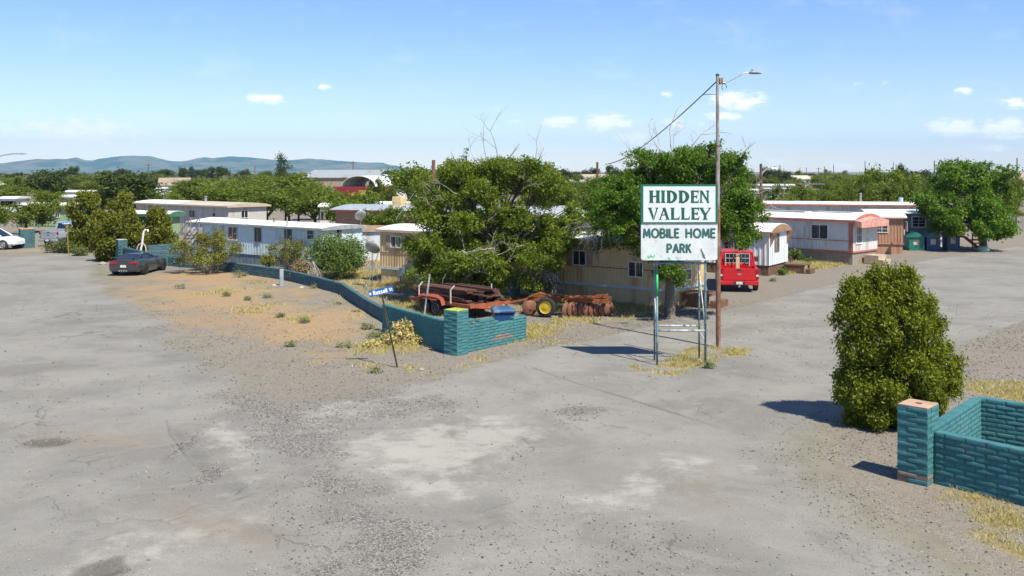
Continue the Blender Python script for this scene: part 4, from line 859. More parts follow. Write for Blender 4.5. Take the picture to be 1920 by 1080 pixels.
mb = MB(); mb.box(0, 1.0, -.6, .6, .02, .6); mb.box(1.0, 1.35, -.6, .6, .0, .32)
mb.build('steps', mat('pale_wood', (.42, .33, .24), .8), rt)
M_WOODB = mat('dark_brown_wood', (.13, .07, .045), .85, var=.3, scale=5)
HT = home('white addition with an arched roof and brown wood skirting behind the red pickup', (15.25, 57.0), (.83, -.56), 8.5, 3.4, 2.65, M_CORR, M_ROOFW, M_WOODB, mat('arched_brown_fascia', (.26, .15, .09), .7, var=.2), skirt=.62, rib=.32, ribd=.03, rise=.42, over=.22, fascia=.08)
mb = MB(); fbox(mb, HT, 'r', -.03, 3.43, .002, .03, .62, 2.6); mb.build('end_panel', mat('white_panel', (.66, .69, .73), .5, var=.05), HT.rt)
window(HT, 'r', 1452, 440, 1459, 469, fm=M_BROWNT, mull=0, hmull=1, fr=.08); window(HT, 'f', 1357, 447, 1383, 467, fm=M_BROWNT, mull=1, hmull=2, fr=.1)
for s in (.1, 3.2):
  mb = MB(); mb.add([(HT.L + .03, s, 2.55), (HT.L + .03, s + .1, 2.55), (HT.L + .03, s + .1, 1.7), (HT.L + .03, s, 1.7), (HT.L + .45, s, 2.6), (HT.L + .45, s + .1, 2.6)], [(0, 1, 5, 4), (0, 3, 2, 1), (0, 4, 3), (1, 2, 5), (3, 4, 5, 2)]); mb.build('bracket', mat('arched_brown_fascia', (.26, .15, .09), .7), HT.rt)
rt = thing('wooden_deck', 'dark brown wooden step deck beside the white arched addition', 'deck', (*(HT.O + HT.d * (HT.L + .1) + HT.n * 2.4), 0), math.atan2(HT.d.y, HT.d.x))
mb = MB(); mb.box(0, 1.3, 0, 1.2, .48, .56); mb.box(1.3, 1.6, .1, 1.1, .0, .28); mb.box(.04, 1.26, .04, .07, .02, .48)
for x in (.06, 1.2): mb.box(x - .05, x + .05, .02, .12, 0, .48); mb.box(x - .05, x + .05, 1.08, 1.18, 0, .48)
mb.box(0, .1, 1.1, 1.2, .56, .95); mb.build('deck', M_WOODB, rt)
M_TERRA = sid('terracotta_siding', (.38, .20, .125))
HBr = home('terracotta brown home with white roof next to the salmon trimmed home', (29.45, 72.2), (.97, -.243), 8.5, 3.6, 2.78, M_TERRA, M_ROOFW, M_TERRA, M_TERRA, skirt=.72, rib=.22, ribd=.03, rise=.28, over=.22, fascia=.1)
window(HBr, 'f', 1643, 417, 1664, 435, hmull=2); window(HBr, 'r', 1697, 417, 1700, 432, mull=0); mb = MB(); mb.box(0, HBr.L + .03, -.045, -.02, .72, .80); mb.box(4.9, 6.7, -.045, -.032, 1.38, 1.42); mb.box(4.9, 6.7, -.045, -.032, 2.45, 2.49); mb.build('trim', M_TERRA, HBr.rt)
HGy = home('grey home with white framed window behind the playground', (XA(1800, 79.), 79.), (.98, -.2), 7.2, 4, 2.75, mat('grey_siding', (.20, .205, .21), .6, var=.08), M_ROOFW, M_WHITES, mat('grey_siding', (.2, .2, .2)), skirt=.9, rib=.3, rise=.25, over=.25)
window(HGy, 'f', 1711, 407, 1734, 425, mull=1, hmull=2, fr=.1); window(HGy, 'f', 1770, 409, 1785, 425, mull=1, fr=.1)
HBk = home('white roofed home with a red stripe behind the salmon trimmed home', (XA(1740, 90.), 88.), (.96, -.28), 15.5, 4, 3.15, M_CORR, M_ROOFW, M_CONC, M_RED, skirt=.4, rib=.3, rise=.2, over=.3)
pipe_vent(HBk, 9.0, 2., .75, .09); pipe_vent(HBk, 12.6, 2.2, .4, .2, mat('pale_blue_vent', (.40, .52, .60), .5), cap=False)

# ---------------------------------------------------------------- vehicles
M_TYRE = mat('tyre', (.018, .018, .018), .85, var=.3); M_RIM = mat('alloy_rim', (.45, .46, .47), .3, .8); M_DRIM = mat('dark_rim', (.05, .05, .055), .35, .6)
M_CARGL = mat('car_glass', (.012, .016, .02), .06, var=.1, spec=.7); M_LAMPR = mat('red_lamp', (.30, .01, .012), .25, var=.2); M_PLATE = mat('licence_plate', (.55, .56, .54), .5, var=.2, scale=20); M_PLAST = mat('black_plastic', (.03, .03, .032), .6); M_CHROME = mat('chrome_bumper', (.6, .6, .6), .25, .9)
M_LAMPW = mat('clear_lamp', (.6, .62, .62), .2)
def wheel(root, x, y, r, w, rim, s):
    mb = MB(); prof = [(-w / 2, .62), (-w / 2, .9), (-w / 2 * .8, 1.0), (w / 2 * .8, 1.0), (w / 2, .9), (w / 2, .62)]
    mb.loft([[(x + r * q * math.cos(a), y + o, r + r * q * math.sin(a)) for a in np.linspace(0, 2 * math.pi, 22, endpoint=False)] for o, q in prof])
    t = mb.build('wheel', M_TYRE, root, smooth=False); mb = MB(); yo = y + s * (w / 2 + .004)
    for k in range(5):
        a = 2 * math.pi * k / 5 + .3; mb.M = Matrix.Translation((x, yo, r)) @ Matrix.Rotation(a, 4, 'Y'); mb.box(.02, r * .6, -.012, .012, -.05, .05)
    mb.M = None; n = 20; ci = [(x + r * .64 * math.cos(a), yo, r + r * .64 * math.sin(a)) for a in np.linspace(0, 2 * math.pi, n, endpoint=False)]
    mb.tube(ci + [ci[0]], .022, 5); mb.cyl((x, yo - .02 * s, r), (x, yo + .015 * s, r), .07, n=10); mb.build('rim', rim, t)
def body_rings(st):
    rs = []
    for x, w, z0, z1, zs, zt in st:
        half = [(0, z0), (w * .86, z0), (w * .97, z0 + (z1 - z0) * .35), (w, z1), (w * .96, zs), (w * .72, zt - .01), (w * .3, zt)]
        rs.append([(x, y, z) for y, z in half] + [(x, -y, z) for y, z in reversed(half[1:])])
    return rs
def arch(mb, x, y, r, s): mb.loft([[(x + r * math.cos(a), y + s * o, max(.12, r * .92 + r * math.sin(a))) for a in np.linspace(0, 2 * math.pi, 20, endpoint=False)] for o in (-.2, .006)])
def paint(name, c): return mat(name, c, .28, var=.05, scale=2, dirt=tuple(x * .8 + .03 for x in c), dirt_amt=.2, dirt_scale=2, coat=.6)
def pickup(label, loc, rz, pm, L=5.7, Wd=1.98, hgt=1.92, bumper=M_CHROME, lift=.0, rim=M_RIM, canopy=False):
    """x forward, tailgate at x=0"""
    rt = thing('pickup_truck', label, 'pickup truck', loc, rz); w = Wd / 2; zb = .52 + lift; zr = 1.16 + lift; bl = 1.75 * L / 5.7
    mb = MB()
    # bed: two sides, floor, front bulkhead
    for s in (-1, 1): mb.loft([[(x, s * (w + q), z) for z, q in ((zb - .02, -.06), (zb + .12, 0), (zr - .12, .0), (zr, -.03))] + [(x, s * (w - .16), zr), (x, s * (w - .16), zb)] for x in (.05, bl)])
    mb.box(.05, bl, -w + .1, w - .1, zb, zb + .1); mb.box(bl - .06, bl, -w + .1, w - .1, zb, zr - .01)
    # cab and nose
    mb.loft(body_rings([(bl + .01, w, zb - .12, zb + .3, zr - .05, zr), (bl + 2.1, w, zb - .12, zb + .3, zr - .05, zr), (bl + 2.5, w * .99, zb - .1, zb + .3, zr - .06, zr - .01), (L - .35, w * .97, zb - .08, zb + .3, zr - .12, zr - .06), (L - .02, w * .9, zb, zb + .25, zr - .2, zr - .12)]))
    b = mb.build('body', pm, rt)
    mb = MB(); c0, c1 = bl + .05, bl + 2.05; zt = hgt + lift
    mb.loft([[(c0 + .02, -w + .08, zr - .02), (c0 + .02, w - .08, zr - .02), (c1 + .45, w - .1, zr - .02), (c1 + .45, -w + .1, zr - .02)], [(c0 + .14, -w + .22, zt - .13), (c0 + .14, w - .22, zt - .13), (c1 - .35, w - .22, zt - .13), (c1 - .35, -w + .22, zt - .13)]])
    mb.build('cab_glass', M_CARGL, rt)
    mb = MB(); mb.loft([[(c0 + .12 - k, -w + .2 + k2, z), (c0 + .12 - k, w - .2 - k2, z), (c1 - .3 - k2, w - .2 - k2, z), (c1 - .3 - k2, -w + .2 + k2, z)] for k, k2, z in ((.02, -.02, zt - .14), (.02, -.02, zt - .08), (-.04, .05, zt - .02), (-.2, .22, zt))])
    for s in (-1, 1):
        for (xa, xb) in ((c0, c0 + .13), (c0 + .95, c0 + .95), (c1 + .42, c1 - .33)): mb.tube([(xa + .02, s * (w - .075), zr - .03), (xb + .01, s * (w - .21), zt - .1)], .055 if xa == c0 else .04, 6)
    # rear corner panels beside the window
    for s in (-1, 1): mb.add([(c0, s * (w - .07), zr), (c0, s * (w - .24), zr), (c0 + .12, s * (w - .34), zt - .12), (c0 + .12, s * (w - .21), zt - .12), (c0 + .03, s * (w - .07), zr)], [(0, 1, 2, 3)])
    mb.box(c0 - .005, c0 + .02, -w + .1, w - .1, zr - .02, zr + .14); mb.build('cab', pm, rt)
    mb = MB(); mb.rbox(-.02, .05, -w + .17, w - .17, zb + .04, zr + .01, .015); mb.box(-.03, -.018, -w + .28, w - .28, zr - .16, zr - .12); tg = mb.build('tailgate', pm, rt)
    mb = MB(); mb.loft([[(-.028 - o, .11 * k * math.cos(a), (zb + zr) / 2 + .02 + .045 * k * math.sin(a)) for a in np.linspace(0, 2 * math.pi, 16, endpoint=False)] for o, k in ((-.02, 1), (.004, 1), (.008, .8))]); mb.build('emblem', M_CHROME, tg)
    mb = MB(); mb.box(-.04, -.02, -.12, .12, zr - .10, zr - .03); mb.build('handle', M_PLAST, tg)
    for s in (-1, 1): mb = MB(); mb.rbox(-.025, .1, s * (w - .085) - .075, s * (w - .085) + .075, zb + .2, zr - .02, .02); mb.box(-.03, -.0255, s * (w - .085) - .06, s * (w - .085) + .06, zb + .24, zb + .34, 1); mb.build('tail_light', [M_LAMPR, M_LAMPW], rt)
    mb = MB(); mb.rbox(-.16, .06, -w + .02, w - .02, zb - .2, zb + .02, .03); mb.box(-.165, -.1, -.3, .3, zb - .16, zb - .0, 1); bp = mb.build('bumper', [bumper, M_PLAST], rt)
    mb = MB(); mb.box(-.18, -.168, -.16, .16, zb - .155, zb - .02); mb.build('licence_plate', M_PLATE, bp)
    mb = MB(); mb.box(-.2, .1, -.05, .05, zb - .3, zb - .2); mb.cyl((-.17, 0, zb - .22), (-.17, 0, zb - .12), .035); mb.build('hitch', M_CHROME, rt)
    mb = MB(); mb.box(.3, L - .4, -w + .25, w - .25, .35, zb); 
    for x in (1.05 * L / 5.7, L - .95):
        for s in (-1, 1): arch(mb, x, s * w * .985, .46, s)
    mb.build('underbody', M_PLAST, rt)
    r = .38
    for x in (1.05 * L / 5.7, L - .95):
        for s in (-1, 1): wheel(rt, x, s * (w - .10), r, .25, rim, s)
    for s in (-1, 1):
        mb = MB(); mb.rbox(c1 + .1, c1 + .28, s * (w + .16) - .12, s * (w + .16) + .12, zr + .02, zr + .30, .03); mb.box(c1 + .12, c1 + .2, min(s * (w - .12), s * (w + .08)), max(s * (w - .12), s * (w + .08)), zr + .05, zr + .1); mb.build('mirror', M_PLAST, rt)
        mb = MB(); mb.box(bl + .9, bl + 1.02, s * w - .012, s * w + .018, zr - .22, zr - .17); mb.build('door_handle', M_PLAST, rt)
        mb = MB(); mb.rbox(L - .12, L + .005, s * (w * .68) - .16, s * (w * .68) + .16, zr - .4, zr - .2, .03); mb.build('headlight', M_LAMPW, rt)
    return rt
M_REDP = paint('red_paint', (.46, .006, .012))
tx, ty = G(1386, 548)
ta = R(80)
TR = pickup('red pickup truck parked facing away with load in its bed', (tx, ty), ta, M_REDP, lift=.06, hgt=1.93, bumper=M_REDP)
mb = MB(); xr = 1.70
for y in (-.62, .62): mb.tube([(xr, y, 1.2), (xr, y, 1.86)], .03, 6)
for z in (1.35, 1.6, 1.84): mb.tube([(xr, -.62, z), (xr, .62, z)], .014, 6)
for k in range(5): mb.tube([(xr, -.41 + k * .205, 1.25), (xr, -.41 + k * .205, 1.84)], .009, 5)
mb.build('headache_rack', mat('pale_rack', (.40, .41, .41), .5), TR)
rt = thing('wooden_post', 'pale wooden post standing upright in the red pickup bed', 'timber', (tx + .25 * math.cos(ta) + .22 * math.sin(ta), ty + .25 * math.sin(ta) + .3, .75), ta)
mb = MB(); mb.box(.2, .29, .1, .28, -.0, 1.12); mb.build('timber', mat('raw_wood', (.55, .42, .26), .8), rt)
rt = thing('garden_hose', 'black hose bent over in the red pickup bed', 'hose', (tx + .8 * math.cos(ta), ty + .8 * math.sin(ta), .7), ta)
mb = MB(); mb.tube([(0, .35, .0), (0, .33, .8), (0, .2, 1.08), (0, -.05, 1.12), (0, -.35, .7), (0, -.55, .2), (0, -.6, .05)], .035, 7); mb.build('hose', M_BLACK, rt)
M_SILV = paint('silver_blue_paint', (.27, .31, .35))
px_, py_ = XA(91, 79.5), 79.5
pickup('silver blue pickup truck parked beside the conical bushes', (px_, py_), R(74), M_SILV, bumper=M_SILV, L=5.4, Wd=1.9, hgt=1.88, lift=.1)
# sports car
cx, cy = G(231, 518); ca_ = R(87)
rt = thing('sports_car', 'dark grey low sports car with rear wing parked on the dirt', 'car', (cx, cy), ca_)
M_DGREY = paint('dark_grey_paint', (.034, .036, .038))
mb = MB(); mb.loft(body_rings([(0, .84, .34, .62, .82, .90), (.06, .90, .26, .62, .88, .96), (.5, .965, .22, .58, .90, .98), (.95, .985, .18, .56, .93, .99), (1.5, .95, .16, .52, .88, .97), (2.2, .93, .16, .52, .84, .92), (2.9, .93, .16, .54, .82, .88), (3.45, .955, .18, .56, .83, .84), (3.95, .93, .2, .54, .74, .76), (4.3, .82, .22, .48, .62, .65), (4.5, .6, .26, .42, .52, .54)])); mb.build('body', M_DGREY, rt, smooth=False)
mb = MB(); gl = [(.35, .62, .95, .955), (.8, .66, .95, 1.08), (1.3, .66, .93, 1.2), (1.75, .64, .92, 1.235), (2.15, .64, .90, 1.22), (2.6, .68, .88, 1.06), (3.0, .72, .86, .88)]
mb.loft([[(x, w, z0), (x, w * .80, z1 - .02), (x, w * .4, z1), (x, -w * .4, z1), (x, -w * .80, z1 - .02), (x, -w, z0)] for x, w, z0, z1 in gl], closed=True); mb.build('cabin_glass', M_CARGL, rt, smooth=False)
mb = MB(); mb.loft([[(x, w * .80, z1 - .012), (x, w * .4, z1 + .012), (x, -w * .4, z1 + .012), (x, -w * .80, z1 - .012), (x, -w * .78, z1 - .05), (x, w * .78, z1 - .05)] for x, w, z0, z1 in gl[2:5]])
for s in (-1, 1): mb.tube([(.4, s * .66, .95), (.8, s * .6, 1.05), (1.3, s * .54, 1.19), (1.75, s * .53, 1.225), (2.15, s * .53, 1.20), (2.6, s * .57, 1.04), (3.0, s * .66, .87)], .035, 6)
mb.build('roof', M_DGREY, rt)
mb = MB(); mb.box(.0, .28, -.80, .80, 1.07, 1.10)
for s in (-.55, .55): mb.box(.08, .22, s - .03, s + .03, .93, 1.07)
mb.build('rear_wing', M_PLAST, rt)
for s in (-1, 1):
    mb = MB(); mb.rbox(-.03, .06, s * .60 - .24, s * .60 + .22, .71, .84, .02); mb.build('tail_light', M_LAMPR, rt); mb = MB(); mb.rbox(2.35, 2.55, s * .98 - .1, s * .98 + .1, .90, 1.02, .03); mb.build('mirror', M_DGREY, rt)
    mb = MB(); mb.box(2.75, 2.95, s * .93 - .012, s * .935 + .012, .45, .72); mb.build('side_vent', M_PLAST, rt)
mb = MB(); mb.box(-.035, .04, -.72, .72, .30, .42); mb.build('diffuser', M_PLAST, rt)
for k in range(4): mb = MB(); mb.cyl((-.07, -.21 + .14 * k, .33), (.1, -.21 + .14 * k, .33), .05, n=12); mb.build('exhaust_pipe', M_CHROME, rt)
mb = MB(); mb.box(-.03, .02, -.17, .17, .52, .66); mb.build('licence_plate', M_PLATE, rt)
for x in (.9, 3.55):
    for s in (-1, 1): mb = MB(); arch(mb, x, s * .955, .40, s); mb.build('wheel_arch', M_PLAST, rt)
for x in (.9, 3.55):
    for s in (-1, 1): wheel(rt, x, s * .87, .35, .27, M_DRIM, s)
# white estate car at the left edge
M_WHP = paint('white_paint', (.72, .73, .74))
ex, ey = G(38, 466.5)
rt = thing('parked_car', 'white sport utility car cut by the frame beside the short pillar', 'car', (XA(38, 76.5) - 4.85, 76.5 + .9), R(-4))
mb = MB(); mb.loft(body_rings([(0, .82, .4, .8, 1.0, 1.05), (.15, .9, .32, .8, 1.02, 1.08), (1.2, .93, .26, .75, 1.0, 1.06), (3.0, .93, .26, .72, .98, 1.04), (3.4, .92, .27, .72, .96, 1.03), (4.1, .89, .3, .7, .90, .95), (4.45, .82, .34, .66, .80, .84), (4.6, .62, .4, .6, .68, .70)])); mb.build('body', M_WHP, rt)
mb = MB(); mb.loft([[(x, w, z0), (x, w * .82, z1 - .03), (x, w * .4, z1), (x, -w * .4, z1), (x, -w * .82, z1 - .03), (x, -w, z0)] for x, w, z0, z1 in ((.12, .7, 1.03, 1.1), (.55, .76, 1.03, 1.64), (1.6, .78, 1.02, 1.68), (2.5, .77, 1.0, 1.62), (3.45, .78, 1.0, 1.05))]); mb.build('cabin_glass', M_CARGL, rt)
mb = MB(); mb.loft([[(x, w * .83, z1 - .02), (x, w * .4, z1 + .015), (x, -w * .4, z1 + .015), (x, -w * .83, z1 - .02), (x, -w * .8, z1 - .07), (x, w * .8, z1 - .07)] for x, w, z1 in ((.5, .76, 1.64), (1.6, .78, 1.68), (2.5, .77, 1.62))])
for s in (-1, 1): mb.tube([(2.45, s * .63, 1.59), (3.45, s * .74, 1.04)], .045, 6); mb.tube([(1.75, s * .77, 1.04), (1.75, s * .64, 1.63)], .04, 6); mb.tube([(.15, s * .7, 1.05), (.55, s * .63, 1.6)], .06, 6)
mb.build('roof', M_WHP, rt)
for x in (.85, 3.65):
    for s in (-1, 1): mb = MB(); arch(mb, x, s * .915, .41, s); mb.build('wheel_arch', M_PLAST, rt)
for x in (.85, 3.65):
    for s in (-1, 1): wheel(rt, x, s * .83, .36, .24, M_RIM, s)
for s in (-1, 1):
    mb = MB(); mb.rbox(4.2, 4.5, s * .66 - .13, s * .66 + .13, .68, .80, .03); mb.build('headlight', M_LAMPW, rt); mb = MB(); mb.rbox(4.35, 4.5, s * .66 - .07, s * .66 + .07, .46, .56, .02); mb.build('fog_light', M_PLAST, rt); mb = MB(); mb.rbox(3.0, 3.16, s * 1.0 - .09, s * 1.0 + .09, 1.02, 1.18, .03); mb.build('mirror', M_WHP, rt)

# ---------------------------------------------------------------- trailer, planks, harrow, bin
M_ORTR = mat('faded_orange_paint', (.29, .066, .03), .7, var=.2, dirt=(.25, .10, .06), dirt_amt=.35, dirt_scale=4); M_RUSTO = mat('rusty_orange', (.215, .064, .016), .75, var=.3, scale=4, dirt=(.15, .06, .03), dirt_amt=.45, dirt_scale=5)  # rusty orange darkened to carry the half shade on the harrow
ta = math.atan2(39.9 - 42.9, -1.72 + 4.6); T0 = (-4.6, 42.9)
rt = thing('flatbed_trailer', 'faded orange flatbed trailer carrying dark rusty boards under the tree', 'trailer', T0, ta)
LT, WT = 4.15, 2.3
mb = MB(); 
for a, b_, c_, d_ in ((0, LT, 0, .1), (0, LT, WT - .1, WT), (0, .1, .1, WT - .1), (LT - .1, LT, .1, WT - .1)): mb.box(a, b_, c_, d_, .50, .64)
for k in range(6): mb.box(.5 + k * .6, .56 + k * .6, .1, WT - .1, .52, .60)
mb.build('frame', M_ORTR, rt); mb = MB(); mb.box(.1, LT - .1, .1, WT - .1, .602, .645); mb.build('deck', M_WOODB, rt)
mb = MB(); mb.tube([(.9, -.16, .5), (1.0, -.16, .74), (1.3, -.16, .82), (2.2, -.16, .82), (2.5, -.16, .74), (2.6, -.16, .5)], .11, 4, flat=1.0); mb.build('fender', M_ORTR, rt)
mb = MB(); mb.tube([(LT, .3, .52), (LT + 1.3, WT / 2, .5)], .05, 6); mb.tube([(LT, WT - .3, .52), (LT + 1.3, WT / 2, .5)], .05, 6); mb.build('tongue', M_ORTR, rt)
for x in (1.35, 2.15):
    for y, s in ((-.14, -1), (WT + .14, 1)): wheel(rt, x, y, .34, .2, M_DRIM, s)
for x in (.75, 2.9): mb = MB(); mb.tube([(x, -.02, .6), (x, -.03, 1.15), (x + .08, .12, 1.35)], .035, 6); mb.build('stake', mat('pale_strap', (.45, .40, .35), .8), rt)
for x in (.75, 2.9): mb = MB(); mb.tube([(x, WT + .02, .6), (x, WT + .03, 1.25)], .035, 6); mb.build('stake', MATS['pale_strap'], rt)
M_BOARD = mat('rusty_board', (.085, .034, .024), .85, var=.4, scale=3, dirt=(.05, .025, .02), dirt_amt=.4, dirt_scale=4, rand=.45)
mb = MB(); mb.rbox(-1.75, 1.75, -.14, .14, 0, .055, .008); board = None
rs = random.Random(3); c_, s_ = math.cos(ta), math.sin(ta); k = 0
for lay in range(9):
    for row in range(6):
        u = 2.0 + rs.uniform(-.38, .38) + lay * .02; v = .28 + row * .35 + rs.uniform(-.03, .03); z = .65 + lay * .062
        if lay > 6 and rs.random() < .35: continue
        loc = (T0[0] + u * c_ - v * s_, T0[1] + u * s_ + v * c_, z)
        if board is None: board = mb.build('board', M_BOARD); setp(board, 'dark rusty board in the stack on the orange trailer', 'board', 'stacked boards on the trailer'); o = board
        else: o = board.copy(); COL.objects.link(o)
        o.location = loc; o.rotation_euler = (rs.uniform(-.03, .03), rs.uniform(-.012, .012), ta + rs.uniform(-.05, .05)); o.scale = (rs.uniform(.85, 1.05), rs.uniform(.9, 1.2), 1)
# disc harrow
rt = thing('disc_harrow', 'rusty orange disc harrow with one yellow rimmed wheel', 'farm implement', (1.55, 41.35), R(-14))
mb = MB()
for y in (0., 1.0): mb.box(-.9, 2.6, y - .07, y + .07, .62, .78)
for x in (-.85, .3, 1.3, 2.45): mb.box(x - .06, x + .06, .07, .93, .64, .76)
mb.tube([(-.9, .5, .66), (-1.25, .45, .55), (-1.9, .4, .42)], .06, 6); mb.tube([(-.8, -.1, .8), (-.3, -.1, .98), (.3, 0, .78)], .05, 6); mb.tube([(.7, -.1, .7), (1.0, -.3, .86), (1.5, .2, .86)], .05, 6); mb.box(1.3, 2.0, -.15, .3, .80, .9); mb.box(1.9, 2.5, .2, .8, .8, .93); mb.build('frame', M_RUSTO, rt)
mb = MB(); mb.box(.62, .82, -.08, -.072, .64, .76); mb.build('decal', mat('yellow_decal', (.5, .36, .02), .6), rt)
mb = MB(); mb.loft([[(.0 + .42 * q * math.cos(a), -.42 + o, .42 + .42 * q * math.sin(a)) for a in np.linspace(0, 2 * math.pi, 24, endpoint=False)] for o, q in ((-.14, .60), (-.14, .86), (-.09, 1.), (.09, 1.), (.14, .86), (.14, .6))]); wl = mb.build('wheel', M_TYRE, rt)
mb = MB(); mb.loft([[(.26 * q * math.cos(a), -.60 + o, .42 + .26 * q * math.sin(a)) for a in np.linspace(0, 2 * math.pi, 24, endpoint=False)] for o, q in ((0.02, 1), (-.01, .98), (.03, .75), (.04, .3), (.0, .28), (.0, .1))]); mb.build('rim', mat('yellow_rim', (.40, .275, .015), .55, var=.15), wl)
mb = MB(); mb.cyl((0, -.3, .42), (0, .9, .42), .05); mb.tube([(0, .2, .42), (.2, .2, .7)], .05, 6); mb.build('axle', M_RUSTO, rt)
def disc(x, y, yaw, r=.33):
    mb = MB(); mb.M = Matrix.Translation((x, y, r)) @ Matrix.Rotation(yaw, 4, 'Z')
    mb.loft([[(r * q * math.cos(a), o, r * q * math.sin(a)) for a in np.linspace(0, 2 * math.pi, 20, endpoint=False)] for o, q in ((-.0, .02), (.01, .4), (.05, .8), (.09, 1.0), (.075, 1.0), (.03, .8), (-.012, .4), (-.02, .02))]); mb.cyl((0, -.06, 0), (0, .06, 0), .06, n=8)
    return mb.build('disc_blade', mat('rusty_disc', (.15, .06, .035), .7, var=.3, scale=6), rt)
for x, y in ((-.72, -.25), (-.85, .2), (-.95, .6)): disc(x, y, R(30))
for k in range(9): disc(.95 + k * .21, -.30 + k * .10, R(62))
mb = MB(); mb.cyl((.75, -.4, .33), (2.85, .62, .33), .03, n=8)
for k in range(4): mb.tube([(1.0 + k * .5, -.25 + k * .24, .36), (1.0 + k * .5, -.1 + k * .24, .66)], .03, 6)
mb.build('gang_shaft', M_RUSTO, rt)
# blue wheelie bin
bx_, by_ = G(943, 629)
rt = thing('wheelie_bin', 'blue plastic wheelie bin behind the broken short wall', 'bin', (-.34, 36.35), R(10))
M_BIN = mat('blue_plastic', (.015, .06, .17), .45, var=.15); mb = MB(); mb.loft([[(-.30 - k, -.32 - k, z), (.30 + k, -.32 - k, z), (.30 + k, .32 + k, z), (-.30 - k, .32 + k, z)] for k, z in ((0, .04), (.07, .86), (.10, .87), (.10, .93))]); mb.build('bin', M_BIN, rt)
mb = MB(); mb.loft([[(-.42 + k, -.46 + k, z), (.42 - k, -.46 + k, z), (.42 - k, .44 - k, z + .02), (-.42 + k, .44 - k, z + .02)] for k, z in ((0, .935), (0, .98), (.06, 1.03), (.16, 1.06))]); mb.tube([(-.35, .46, .96), (.35, .46, .96)], .025, 6); mb.build('lid', mat('sun_bleached_lid', (.03, .09, .20), .5, var=.2, scale=2, dirt=(.22, .24, .25), dirt_amt=.3, dirt_scale=2), rt)
for s in (-1, 1): mb = MB(); mb.cyl((s * .26, .34, .12), (s * .33, .34, .12), .12, n=14); mb.build('wheel', M_TYRE, rt)
# clutter under the tree
rt = thing('metal_drum', 'grey metal drum among the clutter under the central tree', 'drum', (*G(965, 556), 0)); mb = MB(); mb.loft([[(.27 * q * math.cos(a), .27 * q * math.sin(a), z) for a in np.linspace(0, 2 * math.pi, 18, endpoint=False)] for z, q in ((0, 1), (.28, 1), (.3, 1.04), (.32, 1), (.58, 1), (.6, 1.04), (.62, 1), (.85, 1), (.86, .95), (.84, .9))]); mb.build('drum', mat('blue_grey_drum', (.22, .30, .34), .6, var=.2), rt)
rt = thing('tyre', 'black old tyre lying by the steps of the beige home', 'tyre', (*G(1027, 562), 0)); mb = MB(); c8 = [(.33 * math.cos(a), .33 * math.sin(a), .12) for a in np.linspace(0, 2 * math.pi, 21)]; mb.tube(c8, .12, 8, caps=False); mb.build('tyre', M_TYRE, rt)
rs = random.Random(8); pal = [(.30, .28, .26), (.5, .5, .48), (.12, .10, .09), (.35, .2, .1), (.2, .3, .36)]
for k in range(12):
    x, y = G(rs.uniform(925, 1020), rs.uniform(552, 578)); mb = MB(); l = rs.uniform(.4, 1.3); mb.rbox(-l / 2, l / 2, -.07, .07, 0, rs.uniform(.04, .2), .015)
    o = mb.build('scrap_piece', mat('scrap_%s' % 'abcde'[k % 5], pal[k % 5], .8, var=.3)); o.location = (x, y, 0); o.rotation_euler = (rs.uniform(-.1, .1), rs.uniform(-.1, .1), rs.uniform(0, 3)); setp(o, 'piece of scrap lying under the central tree by the harrow', 'scrap', 'scrap under the central tree')
# left entrance gooseneck pipe
rt = thing('gooseneck_pipe', 'white curved standpipe with a hoop inside the left planter wall', 'pipe', (XA(264, 65.5), 65.5, 0))
mb = MB(); mb.tube([(-.05, 0, 0), (0, 0, .9), (.1, 0, 1.3), (.15, 0, 1.8), (.2, 0, 2.1), (.33, 0, 2.25), (.46, 0, 2.24), (.5, 0, 2.12)], .07, 8); mb.build('pipe', mat('white_pipe', (.70, .68, .66), .5), rt); mb = MB(); mb.tube([(-.25 + .3 * (1 - math.cos(a)), 0, .9 + .42 * math.sin(a)) for a in np.linspace(0, math.pi, 10)], .035, 6); mb.tube([(-.25, 0, 0), (-.25, 0, .9)], .035, 6); mb.tube([(.35, 0, 0), (.35, 0, .9)], .035, 6); mb.build('hoop', mat('pinkish_pipe', (.62, .45, .40), .6), rt)
# small marker post on the dirt
rt = thing('marker_post', 'short grey concrete marker post on the dirt before the low wall', 'post', (*G(528, 538), 0)); mb = MB(); mb.rbox(-.1, .1, -.1, .1, -.05, .95, .03); mb.build('post', mat('grey_post', (.30, .34, .36), .8, var=.2), rt)
def ac_unit(h, side, s, z):
    mb = MB(); fbox(mb, h, side, s - .32, s + .32, .02, .42, z, z + .42); 
    for k in range(6): fbox(mb, h, side, s - .28, s + .28, .42, .435, z + .04 + k * .06, z + .07 + k * .06)
    mb.build('air_conditioner', mat('dusty_beige_metal', (.42, .40, .35), .6, var=.1), h.rt)
ac_unit(HG, 'f', 6.0, 1.7); ac_unit(HA, 'f', 6.2, 1.5); ac_unit(HBr, 'r', 2.6, 1.3)
def panel_box(h, side, s, z):
    mb = MB(); fbox(mb, h, side, s - .16, s + .16, .02, .16, z, z + .55); mb.build('electric_panel', mat('meter_grey', (.22, .28, .30), .5), h.rt); mb = MB(); fbox(mb, h, side, s - .03, s + .03, .03, .09, z + .56, 3.3); mb.build('conduit', M_GALV, h.rt)
panel_box(HA, 'f', 5.0, 1.4); panel_box(HW, 'f', 9.3, 1.2); panel_box(HT, 'f', 7.2, 1.2)
